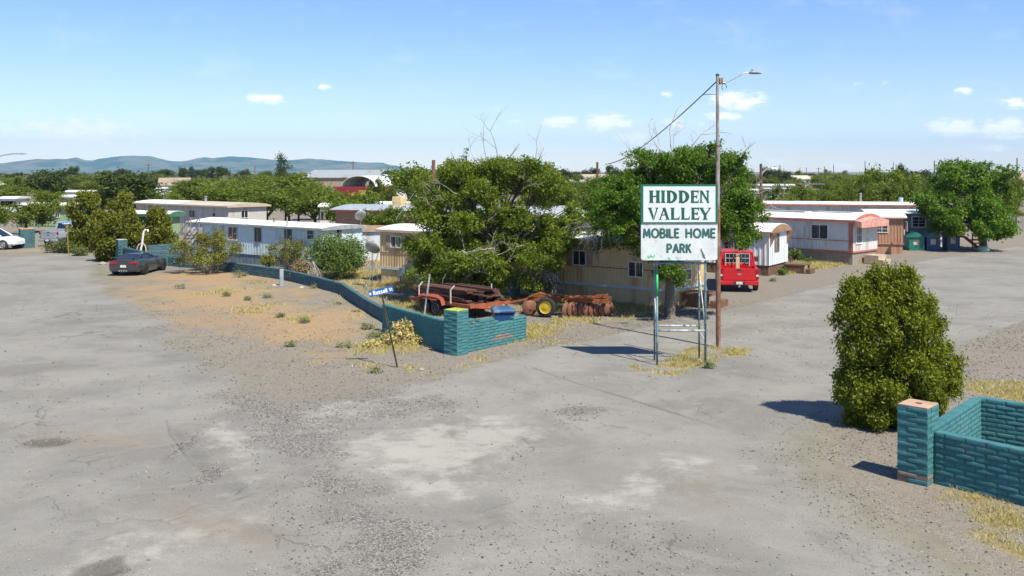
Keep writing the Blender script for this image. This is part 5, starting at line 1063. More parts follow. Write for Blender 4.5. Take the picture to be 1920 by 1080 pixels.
# playground under the right tree
YPG = 75.6
def pg(x0, x1): return XA((x0 + x1) / 2, YPG), (x1 - x0) * YPG / F
M_PG = mat('green_plastic', (.008, .13, .105), .5); M_PB = mat('blue_play_plastic', (.015, .05, .14), .5); M_PM = mat('maroon_plastic', (.16, .02, .045), .5); M_PC = mat('cream_plastic', (.55, .50, .38), .6)  # play plastics coloured darker to stand for the tree's shade
def playhouse(x0, x1, h, wm, rm, label, slide=None):
    cx_, w = pg(x0, x1); rt = thing('playhouse', label, 'playhouse', (cx_, YPG), R(-6)); w /= 2; mb = MB()
    # walls with a doorway and a window left open on the front
    mb.box(-w, -w * .45, -.05, .05, 0, h * .72); mb.box(w * .45, w, -.05, .05, 0, h * .72); mb.box(-w * .45, w * .45, -.05, .05, h * .60, h * .72); mb.box(-w * .45, w * .45, -.05, .05, 0, h * .30); mb.box(-w, -w + .08, .05, 1.1, 0, h * .72); mb.box(w - .08, w, .05, 1.1, 0, h * .72); mb.box(-w + .08, w - .08, 1.0, 1.1, 0, h * .72); mb.build('wall', wm, rt)
    mb = MB(); mb.prism([(-w - .1, h * .72), (w + .1, h * .72), (0, h)], -.15, 1.2); mb.build('roof', rm, rt)
    mb = MB(); mb.box(-w * .45, w * .45, .06, .09, h * .3, h * .6); mb.build('shutter', M_PC, rt)
    if slide:
        mb = MB(); mb.loft([[(x, -.2 - .28, z), (x, -.2 + .28, z), (x, -.2 + .3, z + .16), (x, -.2 + .24, z + .16), (x, -.2 + .22, z + .05), (x, -.2 - .22, z + .05), (x, -.2 - .24, z + .16), (x, -.2 - .3, z + .16)] for x, z in ((w, 1.05), (w + .3, 1.0), (w + .9, .5), (w + 1.3, .2), (w + 1.7, .14))]); mb.build('slide', slide, rt)
    return rt
playhouse(1705, 1732, 1.45, M_PG, M_PG, 'green plastic playhouse beside the terracotta home'); playhouse(1738, 1762, 1.5, M_PB, M_PG, 'blue plastic playhouse with green roof in the row of toys'); playhouse(1776, 1799, 1.75, M_PB, M_PB, 'tall blue playhouse with a maroon slide under the tree', M_PM)
cx_, w = pg(1829, 1838); rt = thing('toy_climber', 'orange and red toy climber beside the tree trunk', 'toy', (cx_, YPG + .3)); mb = MB()
for s in (-1, 1): mb.box(s * .28 - .04, s * .28 + .04, -.04, .04, 0, 1.3)
for k in range(4): mb.box(-.24, .24, -.05, .05, .2 + k * .3, .3 + k * .3)
mb.build('ladder', mat('orange_plastic', (.50, .10, .03), .5), rt); mb = MB(); mb.box(-.3, .3, .05, .7, .75, .83); mb.build('platform', M_PM, rt)
cx_, w = pg(1827, 1841); rt = thing('sandbox', 'pale green turtle shaped sandbox at the foot of the right tree', 'sandbox', (cx_, YPG - .8)); mb = MB(); mb.loft([[(.5 * q * math.cos(a), .4 * q * math.sin(a), z) for a in np.linspace(0, 2 * math.pi, 18, endpoint=False)] for z, q in ((0, 1), (.18, 1.08), (.2, 1), (.34, .8), (.42, .4), (.43, .05))]); mb.build('shell', mat('mint_plastic', (.30, .52, .38), .5), rt)
# ---------------------------------------------------------------- foliage
def leaf_cloud(blobs, n, size, clump=.45, per=40, shell=.5, up=.6, seed=0, asp=1.7, zmin=None, flat=.75, tall=0., vary=.5):
    """blobs: (x, y, z, rx, ry, rz). Leaves hang in clumps spread through each blob, more of them towards its outside; returns verts, quads, tint, clump centres"""
    g = np.random.default_rng(seed)
    B = np.array(blobs, float); wt = (B[:, 3] * B[:, 4] * B[:, 5]) ** .75; wt /= wt.sum()
    nc = max(4, n // per); bi = g.choice(len(B), nc, p=wt); b = B[bi]
    d = g.normal(size=(nc, 3)); d /= np.linalg.norm(d, axis=1)[:, None]
    r = shell + (1 - shell) * g.random(nc) ** .6; r *= 1 + .10 * g.normal(size=nc)
    C = b[:, :3] + d * r[:, None] * b[:, 3:6]
    if zmin is not None: C[:, 2] = np.maximum(C[:, 2], zmin + .1 * g.random(nc))
    csz = clump * (1 - vary / 2 + vary * g.random(nc))
    k = per; N = nc * k
    off = g.normal(size=(nc, k, 3)) * csz[:, None, None] * .42; off[..., 2] *= flat
    P = (C[:, None, :] + off).reshape(-1, 3)
    if zmin is not None: P[:, 2] = np.maximum(P[:, 2], zmin * .5 + .02)
    out = np.repeat(d, k, axis=0)
    nrm = g.normal(size=(N, 3)) * .8 + out * .55; nrm[:, 2] += up; nrm /= np.linalg.norm(nrm, axis=1)[:, None]
    t = g.normal(size=(N, 3)); t[:, 2] += tall; t -= (t * nrm).sum(1)[:, None] * nrm; t /= np.linalg.norm(t, axis=1)[:, None] + 1e-9
    s = np.cross(nrm, t)
    a = size * (.6 + .8 * g.random(N))[:, None]; w = a / asp
    V = np.stack([P - t * a, P + s * w * .9 - t * a * .1, P + t * a, P - s * w * .9 - t * a * .1], 1).reshape(-1, 3)
    Q = np.arange(4 * N).reshape(-1, 4)
    ti = np.clip(np.repeat(g.random(nc), k) * .55 + g.random(N) * .5 - .02, 0, 1)
    return V, Q, np.repeat(ti, 4), C
def lobes(B, k, ratio, seed, up=.35, spread=0., keep=True):
    """break every crown mass into smaller lobes set on its surface, so the crown has light tops, dark hollows and gaps"""
    g = random.Random(seed); out = []
    for x, y, z, rx, ry, rz in B:
        for i in range(k):
            d = Vector((g.gauss(0, 1), g.gauss(0, 1), g.gauss(0, 1) + up)).normalized(); q = g.uniform(.45, .86); f = ratio * g.uniform(.65, 1.3)
            out.append((x + d.x * rx * q, y + d.y * ry * q + (g.uniform(-1, 2.0 if z > 3.5 else .15) if spread else 0) * spread, z + d.z * rz * q, (rx + rz) / 2 * f, (rx + rz) / 2 * f, (rx + rz) / 2 * f * .8))
    return out
def crown(parent, blobs, n, size, m, name='crown', **kw):
    V, Q, t, C = leaf_cloud(blobs, n, size, **kw); o = np_quads(name, V, Q, m, parent, t); return o, C
def dead(parent, *a): mb = MB(); twig(mb, *a); return mb.build('dead_branch', M_DEAD, parent)
def twig(mb, p, d, L, r, depth, rnd, spread=.6, droop=0.):
    pts = [p]; q = Vector(p); dd = Vector(d).normalized(); segs = 4
    for i in range(segs):
        dd = (dd + Vector((rnd.uniform(-1, 1), rnd.uniform(-1, 1), rnd.uniform(-1, 1) - droop)) * .22).normalized(); q = q + dd * L / segs; pts.append(tuple(q))
    mb.tube(pts, [r * (1 - .6 * i / segs) for i in range(segs + 1)], 5 if r > .03 else 4, caps=False)
    if depth > 0:
        for k in range(rnd.choice((2, 3, 3))):
            i = rnd.randint(1, segs); nd_ = (dd + Vector((rnd.uniform(-1, 1), rnd.uniform(-1, 1), rnd.uniform(-1, 1))) * spread * 1.4).normalized()
            twig(mb, pts[i], nd_, L * rnd.uniform(.45, .75), r * .5, depth - 1, rnd, spread, droop)
M_BARK = mat('grey_brown_bark', (.13, .105, .085), .95, var=.35, scale=6, bump=.6, bscale=18); M_DEAD = mat('dead_grey_wood', (.30, .27, .235), .9, var=.25, scale=6)
M_BARKD = mat('dark_bark', (.07, .05, .04), .95, var=.3, scale=6)
def limbs(parent, base, blobs, C, r0, fork, rnd, m=None, subs=5, name='trunk', lean=(0, 0)):
    mb = MB(); x, y = 0, 0; f = Vector((lean[0], lean[1], fork))
    mb.tube([(0, 0, -.1), (lean[0] * .3, lean[1] * .3, fork * .45), tuple(f)], [r0 * 1.25, r0 * .95, r0 * .8], 9, caps=False); mb.tube([(0, 0, -.1), (0, 0, .12)], [r0 * 1.7, r0 * 1.15], 9, caps=False)
    C = np.asarray(C)
    for b in blobs:
        c = Vector(b[:3]); 
        if c.z < fork * .8: continue
        md = f.lerp(c, .5) + Vector((rnd.uniform(-.3, .3), rnd.uniform(-.3, .3), .25)) * (c - f).length * .2
        rr = r0 * .5; mb.tube([tuple(f), tuple(md), tuple(c)], [rr, rr * .6, rr * .3], 6, caps=False)
        dd = np.linalg.norm(C - np.array(c), axis=1); ids = np.where(dd < max(b[3], b[5]) * 1.25)[0]
        for i in (rnd.sample(list(ids), min(subs, len(ids)))): mb.tube([tuple(md.lerp(c, rnd.random())), tuple(c.lerp(Vector(C[i]), .5) + Vector((0, 0, .1))), tuple(C[i])], [rr * .3, rr * .2, .012], 4, caps=False)
    return mb.build(name, m or M_BARK, parent, smooth=True)
def px_blobs(Y, X0, L, depth=.8):
    """crown lobes read off as sight-line position and size at distance Y, relative to the tree base"""
    k = Y / F; return [((px - 960) * k - X0, (e[0] if e else 0), H - (py - Y0) * k, rx * k, (rx + ry) / 2 * k * depth, ry * k) for px, py, rx, ry, *e in L]
LM_MUL = leaf_mat('mulberry_leaf', (.042, .080, .008), (.180, .238, .025), .36, yellow=(.28, .28, .04)); LM_ASH = leaf_mat('bright_green_leaf', (.042, .098, .009), (.150, .255, .026), .36)
LM_JUN = leaf_mat('juniper_foliage', (.052, .074, .006), (.245, .285, .018), .30); LM_DARK = leaf_mat('dark_evergreen_leaf', (.020, .036, .010), (.075, .105, .022), .2); LM_MESQ = leaf_mat('mesquite_leaf', (.058, .092, .010), (.19, .235, .030), .35)
LM_CREO = leaf_mat('creosote_leaf', (.065, .075, .012), (.20, .205, .032), .25, yellow=(.25, .22, .04)); LM_GRNB = leaf_mat('desert_willow_leaf', (.05, .092, .018), (.155, .225, .050), .32); LM_DRY = leaf_mat('dry_brush', (.12, .10, .05), (.30, .24, .12), .2); LM_WEED = leaf_mat('weed_leaf', (.15, .165, .08), (.33, .34, .18), .25); LM_STRAW = leaf_mat('straw', (.29, .24, .085), (.56, .48, .21), .25, yellow=(.60, .54, .27))
LM_JUN2 = leaf_mat('distant_juniper_foliage', (.045, .056, .006), (.225, .235, .020), .25)
rt_rnd = random.Random(11)
# middle tree
Yt = 46.6; X0, _ = XA(926, Yt), 0
tree1 = thing('broadleaf_tree', 'large dense green tree with bare twigs, over the trailer and beige home', 'tree', (X0, Yt))
L1 = [(868, 352, 78, 52), (955, 338, 84, 44), (1018, 355, 46, 48), (828, 408, 58, 58), (915, 425, 88, 62, -1.2), (1008, 425, 66, 58, -.8), (1058, 436, 46, 38), (815, 470, 54, 40, -.6), (880, 492, 64, 42, -1.5), (958, 488, 58, 44, -1.2), (1022, 485, 30, 46, -1.), (1098, 424, 32, 24), (772, 466, 26, 20), (1130, 450, 34, 16), (850, 325, 40, 25, .5), (905, 322, 40, 26, .5), (990, 318, 36, 22), (940, 315, 30, 18), (1030, 312, 16, 12), (800, 345, 22, 25), (850, 530, 40, 18, -1.2), (790, 395, 20, 30), (1075, 395, 20, 25), (920, 525, 40, 22, -.8), (800, 500, 36, 26, -1.), (830, 535, 40, 14, -1.4), (1005, 528, 28, 18, -1.2), (890, 535, 40, 14, -1.6)]
B1 = px_blobs(Yt, X0, L1)
c1, C1 = crown(tree1, lobes(B1, 16, .36, 1, spread=1.6), 150000, .060, LM_MUL, clump=.30, per=30, shell=.35, seed=1)
limbs(tree1, None, B1, C1, .24, 1.7, rt_rnd, subs=7)
mb = MB(); k = Yt / F
def tpx(px, py, dy=0.): return ((px - 960) * k - X0, dy, H - (py - Y0) * k)
for px, py, d, L, dep in ((915, 310, (-.3, 0, 1), 1.4, 2), (935, 315, (.1, 0, 1), 1.9, 2), (948, 312, (.3, 0, 1), 1.3, 2), (900, 312, (-.6, 0, .8), 1.1, 2), (1000, 312, (.1, 0, 1), 1.3, 1), (856, 320, (-.4, 0, .9), .9, 2), (1006, 320, (.2, 0, 1), 1.2, 1)): dead(tree1, tpx(px, py), d, L, .025, dep, rt_rnd, .5)
for i in range(16):
    px, py = rt_rnd.uniform(855, 950), rt_rnd.uniform(455, 510); dead(tree1, tpx(px, py, -2.6 + rt_rnd.uniform(-.2, .5)), (rt_rnd.uniform(-1, 1), -.3, rt_rnd.uniform(-.4, .6)), rt_rnd.uniform(.7, 1.3), .03, 2, rt_rnd, .7, .1)
for i in range(12):
    px, py = rt_rnd.uniform(995, 1035), rt_rnd.uniform(465, 500); dead(tree1, tpx(px, py, -2.0 + rt_rnd.uniform(-.2, .4)), (rt_rnd.uniform(-1, 1), -.2, -.8), rt_rnd.uniform(.6, 1.2), .022, 2, rt_rnd, .6, .3)
for i in range(12):
    px, py = rt_rnd.uniform(1050, 1140), rt_rnd.uniform(440, 465); dead(tree1, tpx(px, py, -.8), (rt_rnd.uniform(-.5, 1), -.2, -.3), rt_rnd.uniform(.5, 1.0), .02, 2, rt_rnd, .6, .2)
for i in range(10):
    px, py = rt_rnd.uniform(820, 1060), rt_rnd.uniform(340, 440); dead(tree1, tpx(px, py, -2.0), (rt_rnd.uniform(-1, 1), -.5, .5), rt_rnd.uniform(.5, 1.0), .022, 2, rt_rnd, .6)
# tree behind the sign
Yt = 41.0; X0 = XA(1256, Yt); tree2 = thing('broadleaf_tree', 'bright green spreading tree directly behind the white park sign', 'tree', (X0, Yt))
L2 = [(1240, 335, 72, 44, .5), (1310, 322, 54, 42, .5), (1372, 330, 40, 42), (1302, 292, 24, 22), (1180, 372, 54, 54), (1132, 372, 40, 32), (1200, 430, 62, 46, -.4), (1280, 402, 66, 60), (1362, 392, 48, 48), (1392, 402, 36, 42), (1366, 430, 34, 30, -.5), (1225, 468, 34, 26), (1250, 510, 24, 30, -.2), (1205, 300, 22, 22), (1335, 285, 14, 22), (1280, 300, 26, 22), (1395, 300, 14, 16), (1150, 420, 40, 30), (1120, 400, 24, 20), (1330, 410, 40, 50)]
B2 = px_blobs(Yt, X0, L2)
c2, C2 = crown(tree2, lobes(B2, 18, .36, 2, spread=1.9), 150000, .058, LM_ASH, clump=.28, per=30, shell=.35, seed=2); limbs(tree2, None, B2, C2, .21, 2.4, rt_rnd, subs=7)
mb = MB(); k = Yt / F
for px, py, d, L, dep in ((1245, 312, (-.9, 0, .5), 1.6, 3), (1262, 305, (0, 0, 1), 1.5, 3), (1275, 305, (.6, 0, .9), 1.5, 3), (1215, 312, (-1, 0, .3), .9, 2), (1385, 305, (.5, 0, 1), .9, 2), (1255, 308, (-.4, 0, .9), 1.6, 3)): dead(tree2, tpx(px, py), d, L, .028, dep, rt_rnd, .55)
for i in range(8): dead(tree2, tpx(rt_rnd.uniform(1100, 1160), rt_rnd.uniform(400, 450), -.5), (rt_rnd.uniform(-1, 0), -.3, -.5), .8, .016, 2, rt_rnd, .6, .3)
# bare grey tree over the salmon trimmed home
Yt = 66.; X0 = XA(1436, Yt); t3 = thing('bare_tree', 'leafless grey tree leaning over the white home roofs', 'tree', (X0, Yt + 5)); mb = MB(); rr = random.Random(4); mb.tube([(0, 0, 0), (.2, 0, 1.6), (.1, 0, 3.)], [.14, .11, .08], 7)
for i in range(13): twig(mb, (.1, 0, 2.2 + rr.random()), (rr.uniform(-1, 1), rr.uniform(-.6, .2), rr.uniform(.0, .8)), rr.uniform(1.5, 2.6), .045, 3, rr, .55)
mb.build('trunk', M_DEAD, t3)
# tree over the playground
Yt = 76.; X0 = XA(1844, Yt); tree3 = thing('broadleaf_tree', 'tall green tree with pale trunk shading the plastic playhouses', 'tree', (X0, Yt))
L3 = [(1800, 340, 34, 36), (1850, 345, 40, 40, 1), (1885, 350, 24, 34, 1), (1765, 385, 38, 30), (1820, 395, 50, 42, -.8), (1868, 400, 30, 44, .5), (1790, 415, 54, 26, -1), (1850, 424, 44, 24, -.6), (1750, 410, 28, 28), (1795, 312, 18, 18, .5), (1845, 318, 14, 16), (1892, 318, 12, 12), (1740, 372, 20, 18), (1865, 436, 24, 12), (1770, 426, 30, 12), (1815, 436, 22, 9, -1.4)]
B3 = px_blobs(Yt, X0, L3); c3, C3 = crown(tree3, lobes(B3, 12, .30, 3, spread=1.2), 44000, .11, LM_ASH, clump=.45, per=34, shell=.35, seed=3); limbs(tree3, None, B3, C3, .26, 1.8, rt_rnd, subs=5)
# big olive bush at the right entrance
Yt = 23.6; X0 = XA(1683, Yt)
bush = thing('juniper_bush', 'big rounded olive green bush between the road and the tan topped pillar', 'bush', (X0, Yt))
L4 = [(1640, 552, 40, 44), (1690, 548, 44, 40), (1655, 535, 24, 26), (1725, 585, 36, 44), (1612, 590, 40, 54), (1665, 610, 60, 70, -.3), (1735, 640, 44, 60), (1608, 660, 40, 60), (1680, 690, 76, 70, -.35), (1750, 700, 42, 54), (1602, 715, 40, 46), (1640, 745, 60, 50, -.3), (1715, 750, 62, 48, -.2), (1770, 720, 28, 36), (1600, 745, 32, 36), (1680, 785, 50, 26, -.1), (1622, 775, 40, 28), (1740, 775, 34, 24), (1620, 795, 44, 14), (1700, 802, 46, 12), (1660, 800, 46, 14), (1600, 550, 28, 30), (1585, 590, 22, 36), (1618, 545, 22, 22), (1700, 520, 22, 20), (1585, 735, 22, 34), (1790, 690, 16, 24), (1640, 515, 16, 14), (1668, 512, 14, 14), (1700, 525, 20, 16), (1770, 660, 18, 20)]
B4 = px_blobs(Yt, X0, L4, 1.0)
cb, Cb = crown(bush, lobes(B4, 26, .24, 4, up=.15), 170000, .040, LM_JUN, name='foliage', clump=.16, per=26, shell=.4, seed=4, tall=1.4, up=.35, zmin=.03, flat=1.35, asp=2.0)
mb = MB(); k = Yt / F; rr = random.Random(6)
for i in range(60): j = rr.randrange(len(Cb)); c = Vector(Cb[j]); a = Vector((rr.uniform(-.25, .25), rr.uniform(-.2, .2), 0)); mb.tube([tuple(a), tuple(a.lerp(c, .5) + Vector((0, 0, .15))), tuple(c)], [.035, .022, .008], 4, caps=False)
for px, py, d in ((1770, 640, (1, 0, .5)), (1765, 655, (1, 0, .2)), (1775, 630, (.8, 0, .8))): dead(bush, tpx(px, py), d, .6, .008, 2, rr, .5)
mb.build('stem', M_DEAD, bush)
# conical junipers at the left entrance
for px, pyb, Yj, L, lab, sd_ in ((162, 474, 74., [(162, 400, 36, 40), (170, 440, 38, 34), (152, 430, 20, 32), (190, 425, 28, 36), (165, 375, 20, 18)], 'wide olive juniper nearest the silver pickup', 21),
                          (232, 470, 73., [(230, 385, 24, 24), (232, 420, 34, 40), (235, 450, 36, 26)], 'pointed olive juniper at the back of the left group', 22),
                          (222, 492, 66.5, [(222, 418, 26, 28), (215, 450, 40, 34), (195, 455, 24, 26), (245, 455, 28, 32), (205, 478, 24, 14)], 'large round olive juniper behind the left pillar', 23),
                          (298, 468, 71., [(297, 408, 20, 22), (298, 435, 30, 30), (295, 455, 34, 22)], 'small olive juniper in front of the green home', 24)):
    X0 = XA(px, Yj); b = thing('juniper_bush', lab, 'bush', (X0, Yj)); Bj = px_blobs(Yj, X0, L, 1.)
    f_, Cj = crown(b, lobes(Bj, 16, .30, sd_, up=.3), 18000, .085, LM_JUN2, name='foliage', clump=.34, per=26, shell=.45, seed=sd_, tall=.9, up=.25, zmin=.1, flat=1.2)
    mb = MB(); [mb.tube([(0, 0, -.05), tuple(Vector(Cj[j]) * .5), tuple(Cj[j])], [.09, .05, .02], 5, caps=False) for j in range(0, len(Cj), max(1, len(Cj) // 14))]; mb.build('stem', M_BARK, b)
def shrub(label, px, pyb, wpx, hpx, m, n=6000, leaf=.05, clump=.3, kind='round', seed=0, Y=None, name='shrub', stem_m=None, cat='shrub', nst=40):
    if Y is None: X0, Y = G(px, pyb)
    else: X0 = XA(px, Y)
    w, h = wpx * Y / F, hpx * Y / F; b = thing(name, label, cat, (X0, Y)); g = random.Random(seed)
    if kind == 'round': Bs = [(g.uniform(-.28, .28) * w, g.uniform(-.25, .25) * w, h * g.uniform(.35, .68), w * .26, w * .26, h * .30) for _ in range(9)]; kw = dict(shell=.4)
    else:  # open, vase-shaped: stems with tufts near the tips
        Bs = []
        for _ in range(26 if w > 1.5 else 14): a = g.uniform(0, 6.28); q = g.uniform(.15, 1) ** .7; Bs.append((math.cos(a) * q * w * .44, math.sin(a) * q * w * .4, h * (g.uniform(.35, .95) * (1 - .35 * q)), w * .10, w * .10, h * .13))
        kw = dict(shell=.1)
    f_, C = crown(b, Bs, n, leaf, m, name='foliage', clump=clump, per=24, seed=seed, zmin=.05, tall=.7 if kind != 'round' else .2, **kw)
    mb = MB(); ids = np.random.default_rng(seed).choice(len(C), min(nst, len(C)), False)
    for i in ids: c = Vector(C[i]); mb.tube([(g.uniform(-.1, .1), g.uniform(-.1, .1), -.03), tuple(c * .5 + Vector((g.uniform(-.1, .1) * w, 0, -.06 * h))), tuple(c)], [.022, .015, .006], 4, caps=False)
    mb.build('stem', stem_m or M_DEAD, b); return b
shrub('open olive creosote bush in front of the low wall beside the sports car', 388, 512, 132, 90, LM_CREO, 11000, .05, .34, 'open', 31, nst=90)
shrub('spindly olive creosote bush below the dark door of the pale blue home', 541, 493, 78, 70, LM_CREO, 5000, .045, .32, 'open', 32, Y=60.5, nst=60)
shrub('small yellowish bush at the foot of the pale blue home skirting', 502, 488, 36, 24, LM_CREO, 2000, .05, .3, 'round', 33, Y=62)
shrub('full bright green rounded bush at the corner of the pale blue home', 628, 522, 122, 92, LM_GRNB, 17000, .055, .34, 'round', 34, nst=60)
dry = shrub('dry brown shrub with fallen grey branches behind the low wall', 560, 526, 50, 44, LM_DRY, 4200, .045, .3, 'round', 35, nst=40)
mb = MB(); rr = random.Random(9)
for i in range(14): dead(dry, (.5 + rr.uniform(-.2, .4), -.2, .9 + rr.uniform(-.3, .3)), (rr.uniform(-.2, .9), -.5, -.7), 1.1, .02, 2, rr, .35, .2)
shrub('low spreading grey green bush in front of the silver pickup', 116, 474, 58, 24, leaf_mat('grey_green_leaf', (.06, .075, .02), (.17, .20, .07), .25), 5000, .06, .36, 'round', 36)
shrub('low grey green bush beside the conical junipers', 148, 474, 32, 16, MATS['grey_green_leaf'], 1800, .06, .3, 'round', 37, Y=71)
shrub('tall leafy weed at the corner of the terracotta home', 1622, 472, 16, 38, LM_ASH, 2500, .07, .3, 'round', 38, Y=71.5)
shrub('spiky yellow green plant against the salmon trimmed home skirting', 1489, 490, 30, 26, LM_GRNB, 2200, .07, .25, 'open', 39, Y=66)
shrub('tuft of weeds below the brown deck', 1468, 512, 20, 12, LM_GRNB, 800, .05, .2, 'round', 40, Y=57.5)
shrub('low weeds along the grey brown skirting of the salmon trimmed home', 1515, 488, 24, 8, LM_GRNB, 900, .05, .2, 'round', 41, Y=65.3)
# weeds standing alone on the dirt
ws = [('leafy grey green weed before the low wall right of the creosote bush', 444, 521, 22, 16), ('small weed right of the grey green weed by the low wall', 458, 518, 10, 7), ('grey green weed on the dirt ahead of the sports car', 340, 541, 18, 10), ('low green weed in the middle of the bare dirt', 572, 606, 22, 13), ('grey weed standing on gravel left of the street name sign', 648, 652, 26, 15), ('green weed near the stepped end of the long wall', 688, 618, 22, 14),
      ('twiggy green weed beside the yellow weeds', 700, 634, 18, 16), ('wispy green tuft on the dirt between the marker post and road', 426, 556, 14, 10), ('tiny dark weed on the dirt behind the gravel', 464, 563, 10, 7), ('weed tuft at the foot of the marker post', 590, 542, 16, 10), ('pale green weed below the leaning street sign', 705, 700, 20, 8), ('small yellowing weed at the edge of the wall shadow', 634, 575, 14, 8), ('low weed near the foot of the far wall', 668, 590, 12, 7), ('grey weed between the marker post and the car', 500, 560, 14, 8), ('sparse weed in the bare dirt centre', 525, 596, 12, 8), ('weed at the gravel edge below the bare dirt', 545, 650, 14, 8), ('green weed on the lawn under the park sign', 1330, 690, 10, 6), ('small weed on the gravel by the brown deck', 1450, 528, 8, 5)]
for i, (lab, px, py, w, h) in enumerate(ws): shrub(lab, px, py, w * 1.15, h * .9, LM_WEED, 380, .032, .16, 'open', 50 + i, name='weed', cat='weed', nst=16)
yw = thing('weed', 'big clump of straw yellow weeds against the long wall by the pillar', 'weed', G(748, 650)); k_ = 34.5 / F
crown(yw, [((px - 748) * k_, dy, (650 - py) * k_ * .95, rx * k_, .35, ry * k_) for px, py, rx, ry, dy in ((700, 646, 22, 7, .1), (725, 640, 20, 9, .3), (750, 632, 16, 14, .6), (772, 640, 18, 10, .4), (742, 620, 12, 10, .9), (760, 622, 12, 10, 1.0))], 4200, .05, LM_STRAW, name='foliage', clump=.18, per=20, shell=.1, seed=70, zmin=.02, tall=.6)
crown(yw, [((px - 748) * k_, dy, (650 - py) * k_ * .95, rx * k_, .3, ry * k_) for px, py, rx, ry, dy in ((716, 634, 14, 7, .5), (762, 616, 16, 8, 1.1), (735, 628, 10, 6, .6))], 900, .05, LM_WEED, name='green_stem', clump=.18, per=20, shell=.1, seed=71, zmin=.02, tall=.6)
def rock(label, x, y, s, m, seed, z=0.):
    g = random.Random(seed); mb = MB(); n = 8; mb.loft([[(s * q * (1 + g.uniform(-.2, .2)) * math.cos(a), s * .8 * q * (1 + g.uniform(-.2, .2)) * math.sin(a), z + s * h_) for a in np.linspace(0, 2 * math.pi, n, endpoint=False)] for h_, q in ((-.1, .9), (.25, 1.05), (.6, .75), (.8, .3))]); o = mb.build('rock', m); o.location = (x, y, 0); return setp(o, label, 'rock')
M_ROCK = mat('pale_rock', (.50, .44, .36), .9, var=.2, bump=.5); M_ROCKG = mat('grey_rock', (.27, .24, .21), .9, var=.25, bump=.5)
rock('pale cream rock lying in the yellow weeds by the long wall', *G(765, 646), .26, M_ROCK, 1); rock('white stone on the dirt left of the marker post', *G(514, 538), .16, mat('white_stone', (.6, .57, .52), .9), 2); rock('grey stone by the foot of the left planter pillar', *G(212, 496), .28, M_ROCK, 3); rock('flat grey stone under the large round juniper', *G(192, 496), .24, M_ROCKG, 4); rock('small dark stone on the gravel right of the street sign base', *G(790, 694), .10, M_ROCKG, 5); rock('pale stone at the foot of the full green bush', *G(565, 541), .14, M_ROCK, 6)

# ---------------------------------------------------------------- dry grass and loose stones
ymax_fix = lambda y: np.clip((26 / y) ** .25, 0, 1)
def scatter(n, wfun, ymax=70., seed=0):
    g = np.random.default_rng(seed); xs = []; ys = []; tot = 0
    while tot < n:
        y = 10.5 * (ymax / 10.5) ** g.random(120000); x = g.uniform(-.62, .62, 120000) * y; keep = g.random(120000) < wfun(x, y) * (y / ymax) ** .6; xs.append(x[keep]); ys.append(y[keep]); tot += keep.sum()
    return np.concatenate(xs)[:n], np.concatenate(ys)[:n], g
x, y, g = scatter(110000, lambda x, y: np.clip(mask_at(grass, x, y) * 1.5 - .45, 0, 1) * (ymax_fix(y)), 68., 5)
hgt = (.05 + .13 * g.random(len(x))) * np.clip(.25 + y / 55, .5, 1.3); a = g.uniform(0, 6.283, len(x)); w = .0025 + y * .00024
zg = mask_at(ZZ, x, y); lx_, ly_ = g.normal(size=(2, len(x))) * hgt * .7
b0 = np.stack([x, y, zg - .01], -1); sx_ = np.stack([np.cos(a) * w, np.sin(a) * w, 0 * a], -1); tip = b0 + np.stack([lx_, ly_, hgt], -1)
V_ = np.stack([b0 - sx_, b0 + sx_, tip + sx_ * .15, tip - sx_ * .15], 1).reshape(-1, 3)
setp(np_quads('dry_grass', V_, np.arange(4 * len(x)).reshape(-1, 4), LM_STRAW, None, np.repeat(np.clip(g.random(len(x)), 0, 1), 4)), 'straw yellow dry grass growing in patches on the verges and yards', 'grass', kind='stuff')
x, y, g = scatter(48000, lambda x, y: np.clip(mask_at(gravel, x, y) * .8 + .03 - .35 * mask_at(lightp, x, y) + .05 * (1 - mask_at(road, x, y)), .01, 1) * (.25 + np.clip(vnoise(x * .8, y * .8, 3) * 2 - .5, 0, 1)), 46., 6)
s = (.007 + .020 * g.random(len(x)) ** 2.6) * np.clip(.65 + y / 50, .8, 1.5); zg = mask_at(ZZ, x, y); c = np.stack([x, y, zg + s * .25], -1)
oc = np.array([(1, 0, 0), (0, 1, 0), (-1, 0, 0), (0, -1, 0), (0, 0, .7), (0, 0, -.7)], float)
Vs = c[:, None, :] + (oc[None] * (1 + .35 * g.normal(size=(len(x), 6, 1)))) * s[:, None, None]; th = g.uniform(0, 6.28, len(x)); 
d0 = Vs - c[:, None, :]; Vs = np.stack([c[:, None, 0] + d0[..., 0] * np.cos(th)[:, None] - d0[..., 1] * np.sin(th)[:, None], c[:, None, 1] + d0[..., 0] * np.sin(th)[:, None] + d0[..., 1] * np.cos(th)[:, None], Vs[..., 2]], -1)
tri = np.array([(0, 1, 4), (1, 2, 4), (2, 3, 4), (3, 0, 4), (1, 0, 5), (2, 1, 5), (3, 2, 5), (0, 3, 5)]); Tq = (np.arange(len(x))[:, None, None] * 6 + tri[None]).reshape(-1, 3)
ms, nt, bs, out = nodes_of('loose_stone'); at = nd(nt, 'ShaderNodeAttribute', attribute_name='tint'); cr = nt.nodes.new('ShaderNodeValToRGB'); cr.color_ramp.elements[0].color = (.085, .078, .07, 1); cr.color_ramp.elements[1].color = (.33, .31, .28, 1); nt.links.new(at.outputs['Fac'], cr.inputs[0]); nt.links.new(cr.outputs[0], bs.inputs['Base Color']); bs.inputs['Roughness'].default_value = .9
setp(np_quads('gravel', Vs.reshape(-1, 3), Tq, ms, None, np.repeat(g.random(len(x)) ** 1.3, 6)), 'loose grey and brown stones strewn over the junction and verges', 'gravel', kind='stuff')
